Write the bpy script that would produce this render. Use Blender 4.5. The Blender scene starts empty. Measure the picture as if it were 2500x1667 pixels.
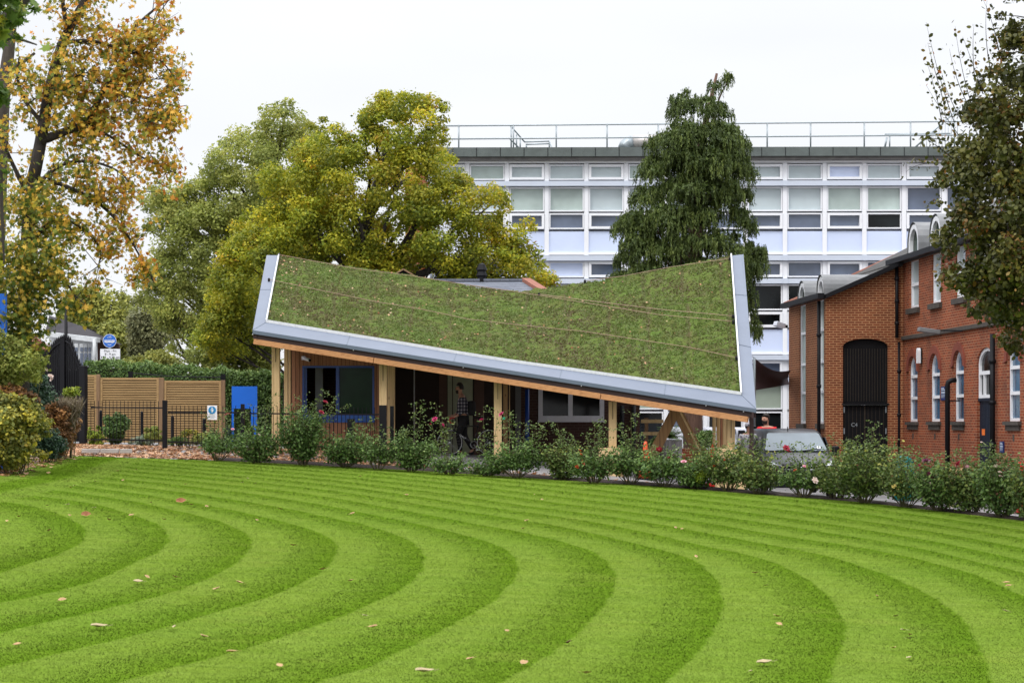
import bpy, bmesh, math, random
import numpy as np
from mathutils import Vector, Matrix
from mathutils.geometry import tessellate_polygon
random.seed(7); RG = np.random.default_rng(11)
sc = bpy.context.scene
COL = sc.collection
# ---------------------------------------------------------------- camera
F = 70.0/36*2500; HY = 1035.0; CX = 1250.0; ZC = 2.2     # focal length in photo pixels, horizon row, centre column, eye height
cam = bpy.data.cameras.new('camera'); cam.lens = 70; cam.sensor_width = 36
cam.shift_y = (HY-833.5)/2500; cam.clip_end = 3000; cam.clip_start = .5
co = bpy.data.objects.new('camera', cam); COL.objects.link(co)
co.location = (0, 0, ZC); co.rotation_euler = (math.pi/2, 0, 0); sc.camera = co
cam.dof.use_dof = True; cam.dof.focus_distance = 46; cam.dof.aperture_fstop = 5.6
# ---------------------------------------------------------------- world and sun (overcast)
SUN_EL, SUN_AZ = math.radians(48), math.radians(215)
w = bpy.data.worlds.new("World"); sc.world = w; w.use_nodes = True
nt = w.node_tree; nt.nodes.clear()
def wn(t, **k):
    n = nt.nodes.new(t)
    for a, b in k.items(): setattr(n, a, b)
    return n
out = wn('ShaderNodeOutputWorld'); bg1 = wn('ShaderNodeBackground'); bg2 = wn('ShaderNodeBackground'); add = wn('ShaderNodeAddShader')
sky = wn('ShaderNodeTexSky'); sky.sky_type = 'NISHITA'; sky.sun_disc = False
sky.sun_elevation = SUN_EL; sky.sun_rotation = SUN_AZ
nt.links.new(sky.outputs[0], bg1.inputs[0]); bg1.inputs[1].default_value = 0.012
tc = wn('ShaderNodeTexCoord'); sep = wn('ShaderNodeSeparateXYZ'); nt.links.new(tc.outputs['Generated'], sep.inputs[0])
mr = wn('ShaderNodeMapRange'); mr.interpolation_type = 'SMOOTHSTEP'
mr.inputs['From Min'].default_value = 0.12; mr.inputs['From Max'].default_value = 1.0
mr.inputs['To Min'].default_value = 0.93; mr.inputs['To Max'].default_value = 3.1
nt.links.new(sep.outputs[2], mr.inputs[0])
nz = wn('ShaderNodeTexNoise'); nz.inputs['Scale'].default_value = 2.2; nz.inputs['Detail'].default_value = 3
mpn = wn('ShaderNodeMapping'); mpn.inputs['Scale'].default_value = (1, 1, 5); nt.links.new(tc.outputs['Generated'], mpn.inputs[0]); nt.links.new(mpn.outputs[0], nz.inputs[0])
mr2 = wn('ShaderNodeMapRange'); mr2.inputs['From Min'].default_value = .3; mr2.inputs['From Max'].default_value = .7
mr2.inputs['To Min'].default_value = .90; mr2.inputs['To Max'].default_value = 1.05
nt.links.new(nz.outputs[0], mr2.inputs[0])
mu = wn('ShaderNodeMath', operation='MULTIPLY'); nt.links.new(mr.outputs[0], mu.inputs[0]); nt.links.new(mr2.outputs[0], mu.inputs[1])
bg2.inputs[0].default_value = (.975, .985, 1.02, 1); nt.links.new(mu.outputs[0], bg2.inputs[1])
nt.links.new(bg1.outputs[0], add.inputs[0]); nt.links.new(bg2.outputs[0], add.inputs[1]); nt.links.new(add.outputs[0], out.inputs[0])
sl = bpy.data.lights.new('sun', 'SUN'); sl.energy = 1.1; sl.angle = math.radians(14); sl.color = (1, .96, .9)
so = bpy.data.objects.new('sun', sl); COL.objects.link(so)
sd = Vector((math.sin(SUN_AZ)*math.cos(SUN_EL), math.cos(SUN_AZ)*math.cos(SUN_EL), math.sin(SUN_EL)))
so.rotation_euler = sd.to_track_quat('Z', 'Y').to_euler(); so.location = (0, 0, 60)
sc.view_settings.view_transform = 'Standard'; sc.view_settings.look = 'None'
sc.view_settings.exposure = 0; sc.view_settings.gamma = 1; sc.view_settings.use_curve_mapping = False
sc.cycles.max_bounces = 6; sc.cycles.transparent_max_bounces = 8
# ---------------------------------------------------------------- helpers
def P(x, y, d): return Vector(((x-CX)*d/F, d, ZC+(HY-y)*d/F))
def PX(v): return (CX+v[0]*F/v[1], HY-(v[2]-ZC)*F/v[1])
def lerp(a, b, t): return a+(b-a)*t
def tag(o, label=None, cat=None, group=None, kind=None):
    if label: o['label'] = label
    if cat: o['category'] = cat
    if group: o['group'] = group
    if kind: o['kind'] = kind
    return o
def thing(name, loc, label, cat, group=None):
    o = bpy.data.objects.new(name, None); COL.objects.link(o); o.location = loc
    o.empty_display_size = .2
    return tag(o, label, cat, group)
def wloc(o):
    v = Vector((0, 0, 0))
    while o is not None: v += Vector(o.location); o = o.parent
    return v
def link(name, me, mats, parent=None, smooth=False):
    o = bpy.data.objects.new(name, me); COL.objects.link(o)
    for m in (mats if isinstance(mats, (list, tuple)) else [mats]): me.materials.append(m)
    if parent is not None: o.parent = parent
    if smooth and len(me.polygons): me.polygons.foreach_set('use_smooth', [True]*len(me.polygons))
    return o
class MB:
    def __init__(s): s.v = []; s.f = []; s.m = []; s.mi = 0
    def add(s, vs, fs):
        b = len(s.v); s.v += [tuple(v) for v in vs]
        for f in fs: s.f.append(tuple(b+i for i in f)); s.m.append(s.mi)
        return s
    def hexa(s, p):     # 8 points: bottom 4, top 4
        return s.add(p, [(0,3,2,1),(4,5,6,7),(0,1,5,4),(1,2,6,5),(2,3,7,6),(3,0,4,7)])
    def box(s, c, sz, rz=0, rx=0, ry=0):
        R = Matrix.Rotation(rz, 3, 'Z') @ Matrix.Rotation(ry, 3, 'Y') @ Matrix.Rotation(rx, 3, 'X')
        q = []
        for z in (-.5, .5):
            for x, y in ((-.5,-.5),(.5,-.5),(.5,.5),(-.5,.5)):
                q.append(Vector(c)+R @ Vector((x*sz[0], y*sz[1], z*sz[2])))
        return s.hexa(q)
    def beam(s, a, b, w, h, up=(0,0,1)):    # w across, h along up
        a, b = Vector(a), Vector(b); t = (b-a).normalized(); r = t.cross(Vector(up))
        if r.length < 1e-4: r = t.cross(Vector((0,1,0)))
        r.normalize(); u = r.cross(t).normalized()
        q = []
        for e in (a, b): q += [e-r*w/2-u*h/2, e+r*w/2-u*h/2, e+r*w/2+u*h/2, e-r*w/2+u*h/2]
        return s.hexa(q)
    def tube(s, pts, r, n=6, cap=True):
        pts = [Vector(p) for p in pts]; rs = r if isinstance(r, (list, tuple)) else [r]*len(pts)
        vs = []; fs = []
        t0 = (pts[1]-pts[0]).normalized(); a = t0.orthogonal().normalized()
        for i, p in enumerate(pts):
            t = (pts[min(i+1, len(pts)-1)]-pts[max(i-1, 0)])
            t = t.normalized() if t.length > 1e-9 else t0
            a = (a-t*a.dot(t))
            a = a.normalized() if a.length > 1e-6 else t.orthogonal().normalized()
            b = t.cross(a)
            for k in range(n):
                an = 2*math.pi*k/n; vs.append(p+(a*math.cos(an)+b*math.sin(an))*rs[i])
        for i in range(len(pts)-1):
            for k in range(n):
                k2 = (k+1) % n; fs.append((i*n+k, i*n+k2, (i+1)*n+k2, (i+1)*n+k))
        if cap: fs.append(tuple(range(n))[::-1]); fs.append(tuple((len(pts)-1)*n+k for k in range(n)))
        return s.add(vs, fs)
    def lathe(s, c, prof, n=16, squash=1):
        vs = []; fs = []; c = Vector(c)
        for r, z in prof:
            for k in range(n):
                an = 2*math.pi*k/n; vs.append(c+Vector((math.cos(an)*r, math.sin(an)*r*squash, z)))
        for i in range(len(prof)-1):
            for k in range(n):
                k2 = (k+1) % n; fs.append((i*n+k, i*n+k2, (i+1)*n+k2, (i+1)*n+k))
        fs.append(tuple(range(n))[::-1]); fs.append(tuple((len(prof)-1)*n+k for k in range(n)))
        return s.add(vs, fs)
    def prism(s, poly3, off):     # polygon of 3D points extruded by vector
        poly3 = [Vector(p) for p in poly3]; n = len(poly3); off = Vector(off)
        vs = poly3+[p+off for p in poly3]
        fs = [tuple(range(n)), tuple(range(2*n-1, n-1, -1))]+[(i, (i+1) % n, n+(i+1) % n, n+i) for i in range(n)]
        return s.add(vs, fs)
    def build(s, name, mats, parent=None, smooth=False, local=False, bevel=0):
        me = bpy.data.meshes.new(name)
        off = Vector((0,0,0)) if (parent is None or local) else wloc(parent)
        vs = [(v[0]-off.x, v[1]-off.y, v[2]-off.z) for v in s.v] if off.length else s.v
        me.from_pydata(vs, [], s.f)
        bm = bmesh.new(); bm.from_mesh(me); bmesh.ops.recalc_face_normals(bm, faces=bm.faces); bm.to_mesh(me); bm.free()
        if len(set(s.m)) > 1: me.polygons.foreach_set('material_index', s.m)
        o = link(name, me, mats, parent, smooth)
        if bevel:
            b = o.modifiers.new('bevel', 'BEVEL'); b.width = bevel; b.segments = 2; b.limit_method = 'ANGLE'; b.angle_limit = .6
        return o
def copy_tree(o, parent=None):
    c = o.copy(); COL.objects.link(c); c.parent = parent
    for ch in list(o.children): copy_tree(ch, c)
    return c
def text_mesh(body, size, name, m, parent, pos, rot=(math.pi/2, 0, 0), align='CENTER', ext=.002):
    cu = bpy.data.curves.new('txt', 'FONT'); cu.body = body; cu.size = size; cu.align_x = align; cu.extrude = ext
    t = bpy.data.objects.new('txt', cu); COL.objects.link(t)
    dg = bpy.context.evaluated_depsgraph_get(); me = bpy.data.meshes.new_from_object(t.evaluated_get(dg))
    bpy.data.objects.remove(t); me.materials.clear()
    me.name = name
    o = link(name, me, m, parent); o.location = Vector(pos)-(wloc(parent) if parent else Vector()); o.rotation_euler = rot
    return o
class Plane:            # a vertical plane in the scene; pixel -> (along, height), point(along, height, offset towards viewer)
    def __init__(s, x0, d0, ux, uy):
        s.o = Vector((x0, d0)); s.u = Vector((ux, uy)).normalized(); s.n = Vector((s.u.y, -s.u.x))
        if s.n.dot(-s.o) < 0: s.n = -s.n
    def px(s, x, y):
        r = Vector(((x-CX)/F, 1.0)); den = s.u.x*r.y-s.u.y*r.x
        t = (s.u.x*s.o.y-s.u.y*s.o.x)/den
        p = r*t; return ((p-s.o).dot(s.u), ZC+(HY-y)*t/F)
    def pt(s, a, z, off=0): p = s.o+s.u*a+s.n*off; return Vector((p.x, p.y, z))
    def poly(s, pts): return [s.px(*p) for p in pts]
    def slab(s, mb, pts2, o0, o1):   # pts2 in (along, z)
        n = s.n*(o1-o0)
        return mb.prism([s.pt(a, z, o0) for a, z in pts2], (n.x, n.y, 0))
    def rect(s, mb, a0, z0, a1, z1, o0, o1): return s.slab(mb, [(a0,z0),(a1,z0),(a1,z1),(a0,z1)], o0, o1)
    def wall(s, mb, outer, holes, depth=.15, thick=.3):
        loops = [outer]+holes
        tris = tessellate_polygon([[Vector((a, z, 0)) for a, z in l] for l in loops])
        flat = [p for l in loops for p in l]
        mb.add([s.pt(a, z, 0) for a, z in flat], [tuple(t) for t in tris])
        for h in holes:
            n = len(h); mb.add([s.pt(a, z, 0) for a, z in h]+[s.pt(a, z, -depth) for a, z in h], [(i, (i+1) % n, n+(i+1) % n, n+i) for i in range(n)])
        n = len(outer); mb.add([s.pt(a, z, 0) for a, z in outer]+[s.pt(a, z, -thick) for a, z in outer], [(i, (i+1) % n, n+(i+1) % n, n+i) for i in range(n)])
    def frame(s, mb, outer, inner, o0, o1):   # ring between two loops with the same count
        n = len(outer); vs = []
        for o in (o1, o0):
            vs += [s.pt(a, z, o) for a, z in outer]+[s.pt(a, z, o) for a, z in inner]
        fs = []
        for i in range(n):
            j = (i+1) % n
            fs += [(i, j, n+j, n+i), (n+i, n+j, 3*n+j, 3*n+i), (i, j, 2*n+j, 2*n+i), (2*n+i, 2*n+j, 3*n+j, 3*n+i)]
        return mb.add(vs, fs)
def arch(a0, z0, a1, z1, rise, n=8):    # outline with a curved top, z1 = crown
    pts = [(a0, z0), (a1, z0)]; c = (a0+a1)/2; h = abs(a1-a0)/2
    sgn = 1 if a1 > a0 else -1
    for k in range(n+1):
        t = math.pi*k/n; pts.append((c+sgn*h*math.cos(t), z1-rise+rise*math.sin(t)))
    return pts
def rectp(a0, z0, a1, z1): return [(a0,z0),(a1,z0),(a1,z1),(a0,z1)]
# ---------------------------------------------------------------- materials
def new_mat(name):
    m = bpy.data.materials.new(name); m.use_nodes = True; t = m.node_tree; t.nodes.clear()
    o = t.nodes.new('ShaderNodeOutputMaterial'); b = t.nodes.new('ShaderNodeBsdfPrincipled'); t.links.new(b.outputs[0], o.inputs[0])
    return m, t, b, o
def N(t, typ, **k):
    n = t.nodes.new(typ)
    for a, b in k.items(): setattr(n, a, b)
    return n
def noise(t, scale, detail=4, rough=.6, stretch=None, dist=0):
    g = N(t, 'ShaderNodeNewGeometry'); n = N(t, 'ShaderNodeTexNoise'); n.inputs['Scale'].default_value = scale
    n.inputs['Detail'].default_value = detail; n.inputs['Roughness'].default_value = rough; n.inputs['Distortion'].default_value = dist
    if stretch:
        mp = N(t, 'ShaderNodeMapping'); mp.inputs['Scale'].default_value = stretch
        t.links.new(g.outputs['Position'], mp.inputs[0]); t.links.new(mp.outputs[0], n.inputs[0])
    else: t.links.new(g.outputs['Position'], n.inputs[0])
    return n.outputs[0]
def ramp(t, fac, stops, interp='LINEAR'):
    r = N(t, 'ShaderNodeValToRGB'); cr = r.color_ramp; cr.interpolation = interp
    while len(cr.elements) < len(stops): cr.elements.new(.5)
    for e, (p, c) in zip(cr.elements, stops): e.position = p; e.color = (*c, 1)
    t.links.new(fac, r.inputs[0]); return r.outputs[0]
def mixc(t, fac, a, b, mode='MIX'):
    m = N(t, 'ShaderNodeMix', data_type='RGBA', blend_type=mode)
    for s, v in ((m.inputs[0], fac), (m.inputs[6], a), (m.inputs[7], b)):
        if isinstance(v, (int, float)): s.default_value = v
        elif isinstance(v, tuple): s.default_value = (*v[:3], 1)
        else: t.links.new(v, s)
    return m.outputs[2]
def math_(t, op, a, b=None, clamp=False):
    m = N(t, 'ShaderNodeMath', operation=op); m.use_clamp = clamp
    for s, v in zip(m.inputs, (a, b)):
        if v is None: continue
        if isinstance(v, (int, float)): s.default_value = v
        else: t.links.new(v, s)
    return m.outputs[0]
def bump(t, b, h, strength=.3, dist=.02):
    n = N(t, 'ShaderNodeBump'); n.inputs['Strength'].default_value = strength; n.inputs['Distance'].default_value = dist
    t.links.new(h, n.inputs['Height']); t.links.new(n.outputs[0], b.inputs['Normal'])
def sc3(c, k): return tuple(min(1, x*k) for x in c)
def mat(name, col, rough=.6, metal=0, var=.15, vs=2.5, bmp=.15, bs=30, stretch=None, spec=.5, dirt=None):
    m, t, b, o = new_mat(name)
    n1 = noise(t, vs, 5, .65, stretch)
    c = ramp(t, n1, [(.3, sc3(col, 1-var)), (.7, sc3(col, 1+var))])
    if dirt:
        n2 = noise(t, dirt[1], 6, .7, dirt[3] if len(dirt) > 3 else None); f = ramp(t, n2, [(dirt[2], (0,0,0)), (dirt[2]+.15, (1,1,1))])
        c = mixc(t, math_(t, 'MULTIPLY', f, .8), c, dirt[0])
    t.links.new(c, b.inputs['Base Color']); b.inputs['Roughness'].default_value = rough; b.inputs['Metallic'].default_value = metal
    b.inputs['Specular IOR Level'].default_value = spec
    if bmp: bump(t, b, noise(t, bs, 4, .6, stretch), bmp)
    return m
def wood(name, col, col2, vertical=True, knots=True, rough=.65):
    m, t, b, o = new_mat(name)
    st = (14, 14, .7) if vertical else (.9, 14, 18)
    n1 = noise(t, 1.6, 6, .6, st, .3)
    c = ramp(t, n1, [(.3, col2), (.5, col), (.75, sc3(col, 1.12))])
    n3 = noise(t, .9, 3, .5); c = mixc(t, .5, c, ramp(t, n3, [(.3, (.75,.75,.75)), (.7, (1,1,1))]), 'MULTIPLY')
    if knots:
        g = N(t, 'ShaderNodeNewGeometry'); mp = N(t, 'ShaderNodeMapping'); mp.inputs['Scale'].default_value = (5,5,2.2) if vertical else (1.7,6,7)
        v = N(t, 'ShaderNodeTexVoronoi'); v.inputs['Scale'].default_value = 1.0
        t.links.new(g.outputs['Position'], mp.inputs[0]); t.links.new(mp.outputs[0], v.inputs[0])
        k = ramp(t, v.outputs['Distance'], [(.04, (1,1,1)), (.1, (0,0,0))]); c = mixc(t, math_(t, 'MULTIPLY', k, .75), c, sc3(col2, .35))
    t.links.new(c, b.inputs['Base Color']); b.inputs['Roughness'].default_value = rough
    bump(t, b, n1, .15, .01)
    return m
def brick(name, c1, c2, mortar, course=.075, dark=None, msize=.011):
    m, t, b, o = new_mat(name)
    g = N(t, 'ShaderNodeNewGeometry'); s = N(t, 'ShaderNodeSeparateXYZ'); t.links.new(g.outputs['Position'], s.inputs[0])
    u = math_(t, 'ADD', s.outputs[0], s.outputs[1]); cb = N(t, 'ShaderNodeCombineXYZ'); t.links.new(u, cb.inputs[0]); t.links.new(s.outputs[2], cb.inputs[1])
    br = N(t, 'ShaderNodeTexBrick'); br.offset = .5; t.links.new(cb.outputs[0], br.inputs['Vector'])
    br.inputs['Scale'].default_value = 1; br.inputs['Brick Width'].default_value = course*3; br.inputs['Row Height'].default_value = course
    br.inputs['Mortar Size'].default_value = msize; br.inputs['Mortar Smooth'].default_value = .2; br.inputs['Bias'].default_value = 0
    br.inputs['Color1'].default_value = (*c1, 1); br.inputs['Color2'].default_value = (*c2, 1); br.inputs['Mortar'].default_value = (*mortar, 1)
    n = noise(t, .9, 6, .7); c = mixc(t, .55, br.outputs[0], ramp(t, n, [(.3, (.55,.5,.5)), (.62, (1.0,1.0,1.0))]), 'MULTIPLY')
    n5 = noise(t, 9, 3, .6); c = mixc(t, .5, c, ramp(t, n5, [(.3, (.7,.66,.66)), (.7, (1.0,1.0,1.0))]), 'MULTIPLY')
    if dark:
        n2 = noise(t, .5, 6, .75, (1,1,.45)); f = ramp(t, n2, [(.54, (0,0,0)), (.68, (1,1,1))]); c = mixc(t, math_(t, 'MULTIPLY', f, .6), c, dark)
    t.links.new(c, b.inputs['Base Color']); b.inputs['Roughness'].default_value = .85; b.inputs['Specular IOR Level'].default_value = .25
    bump(t, b, br.outputs['Fac'], -.4, .008)
    return m
def glass(name, col, rough=.06, spec=.5, var=.2, coat=.12):
    m, t, b, o = new_mat(name)
    c = ramp(t, noise(t, .7, 3, .6), [(.35, sc3(col, 1-var)), (.65, sc3(col, 1+var))])
    t.links.new(c, b.inputs['Base Color']); b.inputs['Roughness'].default_value = rough; b.inputs['Specular IOR Level'].default_value = spec
    bump(t, b, noise(t, 1.2, 2, .5), .04, .05)
    b.inputs['Coat Weight'].default_value = coat; b.inputs['Coat Roughness'].default_value = .03
    return m
def leafmat(name, stops, trans=.3, rough=.55, spec=.3):
    m, t, b, o = new_mat(name)
    a = N(t, 'ShaderNodeAttribute', attribute_name='rnd'); c = ramp(t, a.outputs['Fac'], stops)
    a2 = N(t, 'ShaderNodeAttribute', attribute_name='cv')
    c = mixc(t, 1.0, c, a2.outputs['Color'], 'MULTIPLY')
    t.links.new(c, b.inputs['Base Color']); b.inputs['Roughness'].default_value = rough; b.inputs['Specular IOR Level'].default_value = spec
    tr = N(t, 'ShaderNodeBsdfTranslucent'); t.links.new(c, tr.inputs[0]); mx = N(t, 'ShaderNodeMixShader'); mx.inputs[0].default_value = trans
    t.links.new(b.outputs[0], mx.inputs[1]); t.links.new(tr.outputs[0], mx.inputs[2]); t.links.new(mx.outputs[0], o.inputs[0])
    return m
# ---------------------------------------------------------------- leaf clouds
SHAPES = {
 'rhomb': np.array([(-.5,0,0),(0,-.32,.05),(.5,0,0),(0,.32,.05)]),
 'oval': np.array([(-.5,0,0),(-.2,-.3,.05),(.2,-.27,.05),(.5,0,0),(.2,.27,.05),(-.2,.3,.05)]),
 'slim': np.array([(-.5,0,0),(-.1,-.13,.02),(.5,0,-.05),(-.1,.13,.02)]),
 'leafy': np.array([(-.45,0,0),(-.38,-.22,.02),(-.1,-.36,.05),(.12,-.30,.05),(.3,-.2,.02),(.5,0,.03),(.3,.2,.02),(.12,.30,.05),(-.1,.36,.05),(-.38,.22,.02)]),
 'blade': np.array([(-.5,0,0),(-.1,-.03,.02),(.5,0,-.05),(-.1,.03,.02)]),
 'lobed': np.array([(-.5,0,0),(-.32,-.2,.03),(-.42,-.5,.1),(-.02,-.28,.0),(.18,-.55,.1),(.16,-.18,0),(.5,0,.05),(.16,.18,0),(.18,.55,.1),(-.02,.28,0),(-.42,.5,.1),(-.32,.2,.03)]),
}
def leaves_obj(name, pos, nrm, axis, size, m, parent, shape='rhomb', rnd=None, cv=None):
    """pos,nrm,axis: (n,3); size (n,)"""
    n = len(pos); T = SHAPES[shape]; k = len(T)
    nrm = nrm/np.linalg.norm(nrm, axis=1, keepdims=True)
    a = axis-nrm*np.sum(axis*nrm, axis=1, keepdims=True); a /= np.linalg.norm(a, axis=1, keepdims=True)+1e-9
    b = np.cross(nrm, a)
    V = pos[:, None, :]+size[:, None, None]*(T[None, :, 0, None]*a[:, None, :]+T[None, :, 1, None]*b[:, None, :]+T[None, :, 2, None]*nrm[:, None, :])
    off = np.array(wloc(parent)) if parent is not None else np.zeros(3)
    V = (V.reshape(-1, 3)-off).astype(np.float32)
    me = bpy.data.meshes.new(name); me.vertices.add(n*k); me.vertices.foreach_set('co', V.ravel())
    me.loops.add(n*k); me.loops.foreach_set('vertex_index', np.arange(n*k, dtype=np.int32))
    me.polygons.add(n); me.polygons.foreach_set('loop_start', np.arange(0, n*k, k, dtype=np.int32)); me.polygons.foreach_set('loop_total', np.full(n, k, dtype=np.int32))
    me.update(); 
    at = me.attributes.new('rnd', 'FLOAT', 'FACE'); at.data.foreach_set('value', (RG.random(n) if rnd is None else rnd).astype(np.float32))
    at = me.attributes.new('cv', 'FLOAT_COLOR', 'FACE')
    c = np.ones((n, 4), dtype=np.float32)
    if cv is not None: c[:, :3] = cv if cv.ndim == 2 else cv[:, None]
    at.data.foreach_set('color', c.ravel())
    me.validate()
    return link(name, me, m, parent)
def cloud(name, C, R, n, size, m, parent, shape='rhomb', flat=.8, shell=.5, up=.6, droop=0, cvar=.25, tint=None, rfun=None):
    """C (k,3) clump centres, R (k,) radii"""
    C = np.asarray(C, float); R = np.asarray(R, float); wgt = R**2; wgt /= wgt.sum()
    idx = RG.choice(len(C), n, p=wgt)
    d = RG.normal(size=(n, 3)); d /= np.linalg.norm(d, axis=1, keepdims=True)
    rr = shell+(1-shell)*RG.random(n)**.7; rr *= 1+.15*RG.normal(size=n)
    pos = C[idx]+d*(rr*R[idx])[:, None]*np.array([1, 1, flat])
    nr = d*.6+RG.normal(size=(n, 3))*.55+np.array([0, 0, up])
    ax = RG.normal(size=(n, 3))+np.array([0, 0, -1.0])*droop
    s = size*(.65+.7*RG.random(n))
    cl = 1+cvar*(RG.random(len(C))*2-1)
    cv = cl[idx][:, None]*np.ones(3)
    if tint is not None: cv = cv*tint(pos)
    rnd = None
    if rfun is not None: rnd = rfun(pos, idx)
    else:
        cr = RG.random(len(C)); rnd = np.clip(.55*RG.random(n)+.45*cr[idx], 0, 1)
    return leaves_obj(name, pos, nr, ax, s, m, parent, shape, rnd, cv)
def in_poly(x, y, poly):
    c = np.zeros(x.shape, bool); n = len(poly)
    for i in range(n):
        x1, y1 = poly[i]; x2, y2 = poly[(i+1) % n]
        if y1 == y2: continue
        k = ((y1 > y) != (y2 > y)) & (x < (x2-x1)*(y-y1)/(y2-y1)+x1); c ^= k
    return c
def edge_dist(x, y, poly):
    d = np.full(x.shape, 1e9); n = len(poly)
    for i in range(n):
        a = np.array(poly[i], float); b = np.array(poly[(i+1) % n], float); ab = b-a
        t = np.clip(((x-a[0])*ab[0]+(y-a[1])*ab[1])/(ab@ab+1e-9), 0, 1)
        d = np.minimum(d, np.hypot(x-a[0]-t*ab[0], y-a[1]-t*ab[1]))
    return d
def crown_clumps(poly, d, thick, n, rmin, rmax, inset=1.0):
    """clump centres filling a crown whose outline at distance d is poly (photo px); thick = half depth in metres"""
    poly = [tuple(p) for p in poly]; xs = [p[0] for p in poly]; ys = [p[1] for p in poly]; C = []; R = []
    big = None
    while len(C) < n:
        x = RG.uniform(min(xs), max(xs), 4000); y = RG.uniform(min(ys), max(ys), 4000)
        k = in_poly(x, y, poly); x, y = x[k], y[k]; e = edge_dist(x, y, poly)/F*d
        if big is None: big = np.percentile(e, 98)
        r = np.minimum(RG.uniform(rmin, rmax, len(x)), np.maximum(e*.95*inset+rmin*.35, rmin*.4))
        k = e > r*.45; x, y, e, r = x[k], y[k], e[k], r[k]
        h = thick*np.sqrt(np.clip(e/big, 0, 1)*(2-np.clip(e/big, 0, 1)))
        dd = d+RG.uniform(-1, 1, len(x))*h
        sgn = RG.random(len(x)) < .6; dd = np.where(sgn, d-h*RG.uniform(.5, 1, len(x)), dd)
        for i in range(len(x)):
            # keep the outline's real size: position from the crown's own distance, then moved in depth
            C.append(((x[i]-CX)*d/F*(1), dd[i], ZC+(HY-y[i])*d/F)); R.append(r[i])
            if len(C) >= n: break
    C = np.array(C); 
    return C, np.array(R)
def limbs(mb, trunk, rt, C, k, r0, bend=.25, rmin=.02):
    """trunk: list of points with radii rt; k limbs from trunk to clumps in C"""
    trunk = [Vector(t) for t in trunk]
    mb.tube(trunk, rt, 8)
    idx = RG.choice(len(C), min(k, len(C)), replace=False)
    for i in idx:
        c = Vector(C[i]); cand = []
        for j, t in enumerate(trunk):
            dz = c.z-t.z; hd = math.hypot(c.x-t.x, c.y-t.y)
            if dz > hd*.15: cand.append((abs(dz-hd*.9), j))
        if not cand: cand = [(0, 0)]
        cand.sort(); j = cand[0][1]; s = trunk[j]
        mid = s.lerp(c, .5)+Vector((random.uniform(-1,1), random.uniform(-1,1), random.uniform(-.3,1)))*bend*(c-s).length*.4
        pts = []
        for q in range(7):
            u = q/6; pts.append(s*(1-u)**2+mid*2*u*(1-u)+c*u*u+Vector((random.uniform(-1,1), random.uniform(-1,1), random.uniform(-1,1)))*.03*(c-s).length*(1 if 0 < q < 6 else 0))
        ra = min(r0, rt[j]*.8)
        mb.tube(pts, [max(rmin, ra*(1-.85*q/6)) for q in range(7)], 5, False)
# ---------------------------------------------------------------- material library
M = {}
M['asphalt'] = mat('asphalt', (.22,.215,.225), .9, var=.12, vs=1.2, bmp=.4, bs=90)
M['gravel'] = mat('gravelly ground', (.2,.17,.13), .95, var=.35, vs=8, bmp=.6, bs=60)
M['soil'] = mat('dark soil', (.030,.019,.014), .95, var=.4, vs=9, bmp=1, bs=40)
M['white'] = mat('white paint', (.8,.81,.84), .45, var=.03, vs=1, bmp=0, dirt=((.5,.51,.52), 1.3, .66, (1,1,.4)))
M['offwhite'] = mat('off white render', (.72,.75,.84), .5, var=.04, vs=.6, bmp=.05)
M['band'] = mat('pale blue grey band', (.55,.60,.69), .45, var=.05, vs=.8, bmp=.05, dirt=((.38,.41,.46), 1.6, .64, (.4,.4,3)))
M['spandrel'] = mat('pale blue spandrel panel', (.60,.68,.88), .35, var=.04, vs=.5, bmp=0)
M['parapet'] = mat('dark grey green felt', (.10,.118,.112), .8, var=.18, vs=2, bmp=.3)
M['gutterg'] = mat('weathered gutter', (.11,.105,.10), .8, var=.3, vs=4, bmp=.2)
M['galv'] = mat('galvanised steel', (.32,.36,.38), .45, .7, var=.1)
M['blackm'] = mat('black painted steel', (.007,.007,.009), .5, 0, var=.2, bmp=.05, spec=.18)
M['blackw'] = mat('black painted boards', (.006,.006,.007), .6, spec=.12, var=.4, vs=5, stretch=(10,10,.6), bmp=.2)
M['navyw'] = mat('navy painted boards', (.012,.018,.034), .5, spec=.2, var=.3, vs=5, stretch=(10,10,.6), bmp=.2)
M['metal_trim'] = mat('grey zinc trim', (.155,.18,.232), .55, .0, spec=.3, var=.06, vs=1.5, bmp=.04, bs=6, dirt=((.13,.15,.19), 3, .62, (1,1,1)))
M['metal_dark'] = mat('dark grey zinc lip', (.12,.15,.195), .5, .0, spec=.3, var=.05, bmp=.03)
M['brownm'] = mat('dark brown fascia', (.045,.027,.026), .55, spec=.2, var=.08, bmp=.03)
M['upstand'] = mat('white upstand', (.62,.63,.64), .4, var=.1, vs=12, bmp=.1)
M['glulam'] = wood('orange glulam timber', (.52,.25,.10), (.36,.15,.05), False)
M['post'] = wood('pale larch post', (.62,.44,.22), (.46,.30,.13), True)
M['ply'] = wood('pale plywood', (.70,.50,.26), (.58,.39,.18), False, False)
M['clad'] = wood('red brown cladding', (.36,.165,.085), (.24,.10,.05), True, False)
M['brace'] = wood('aged brown plank', (.30,.17,.065), (.16,.08,.03), True)
M['fencew'] = wood('tan fence timber', (.42,.265,.11), (.30,.18,.07), False, False)
M['fencep'] = wood('brown fence post', (.25,.15,.075), (.18,.10,.05), True, False)
M['darkgap'] = mat('dark shadowed board', (.035,.024,.014), .9)
M['bluef'] = mat('royal blue frame', (.008,.05,.27), .35, var=.08)
M['bluesign'] = mat('bright blue sign', (.004,.135,.68), .35, var=.04, vs=1, bmp=0)
M['greyf'] = mat('grey window frame', (.55,.55,.58), .4, var=.05)
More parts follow.
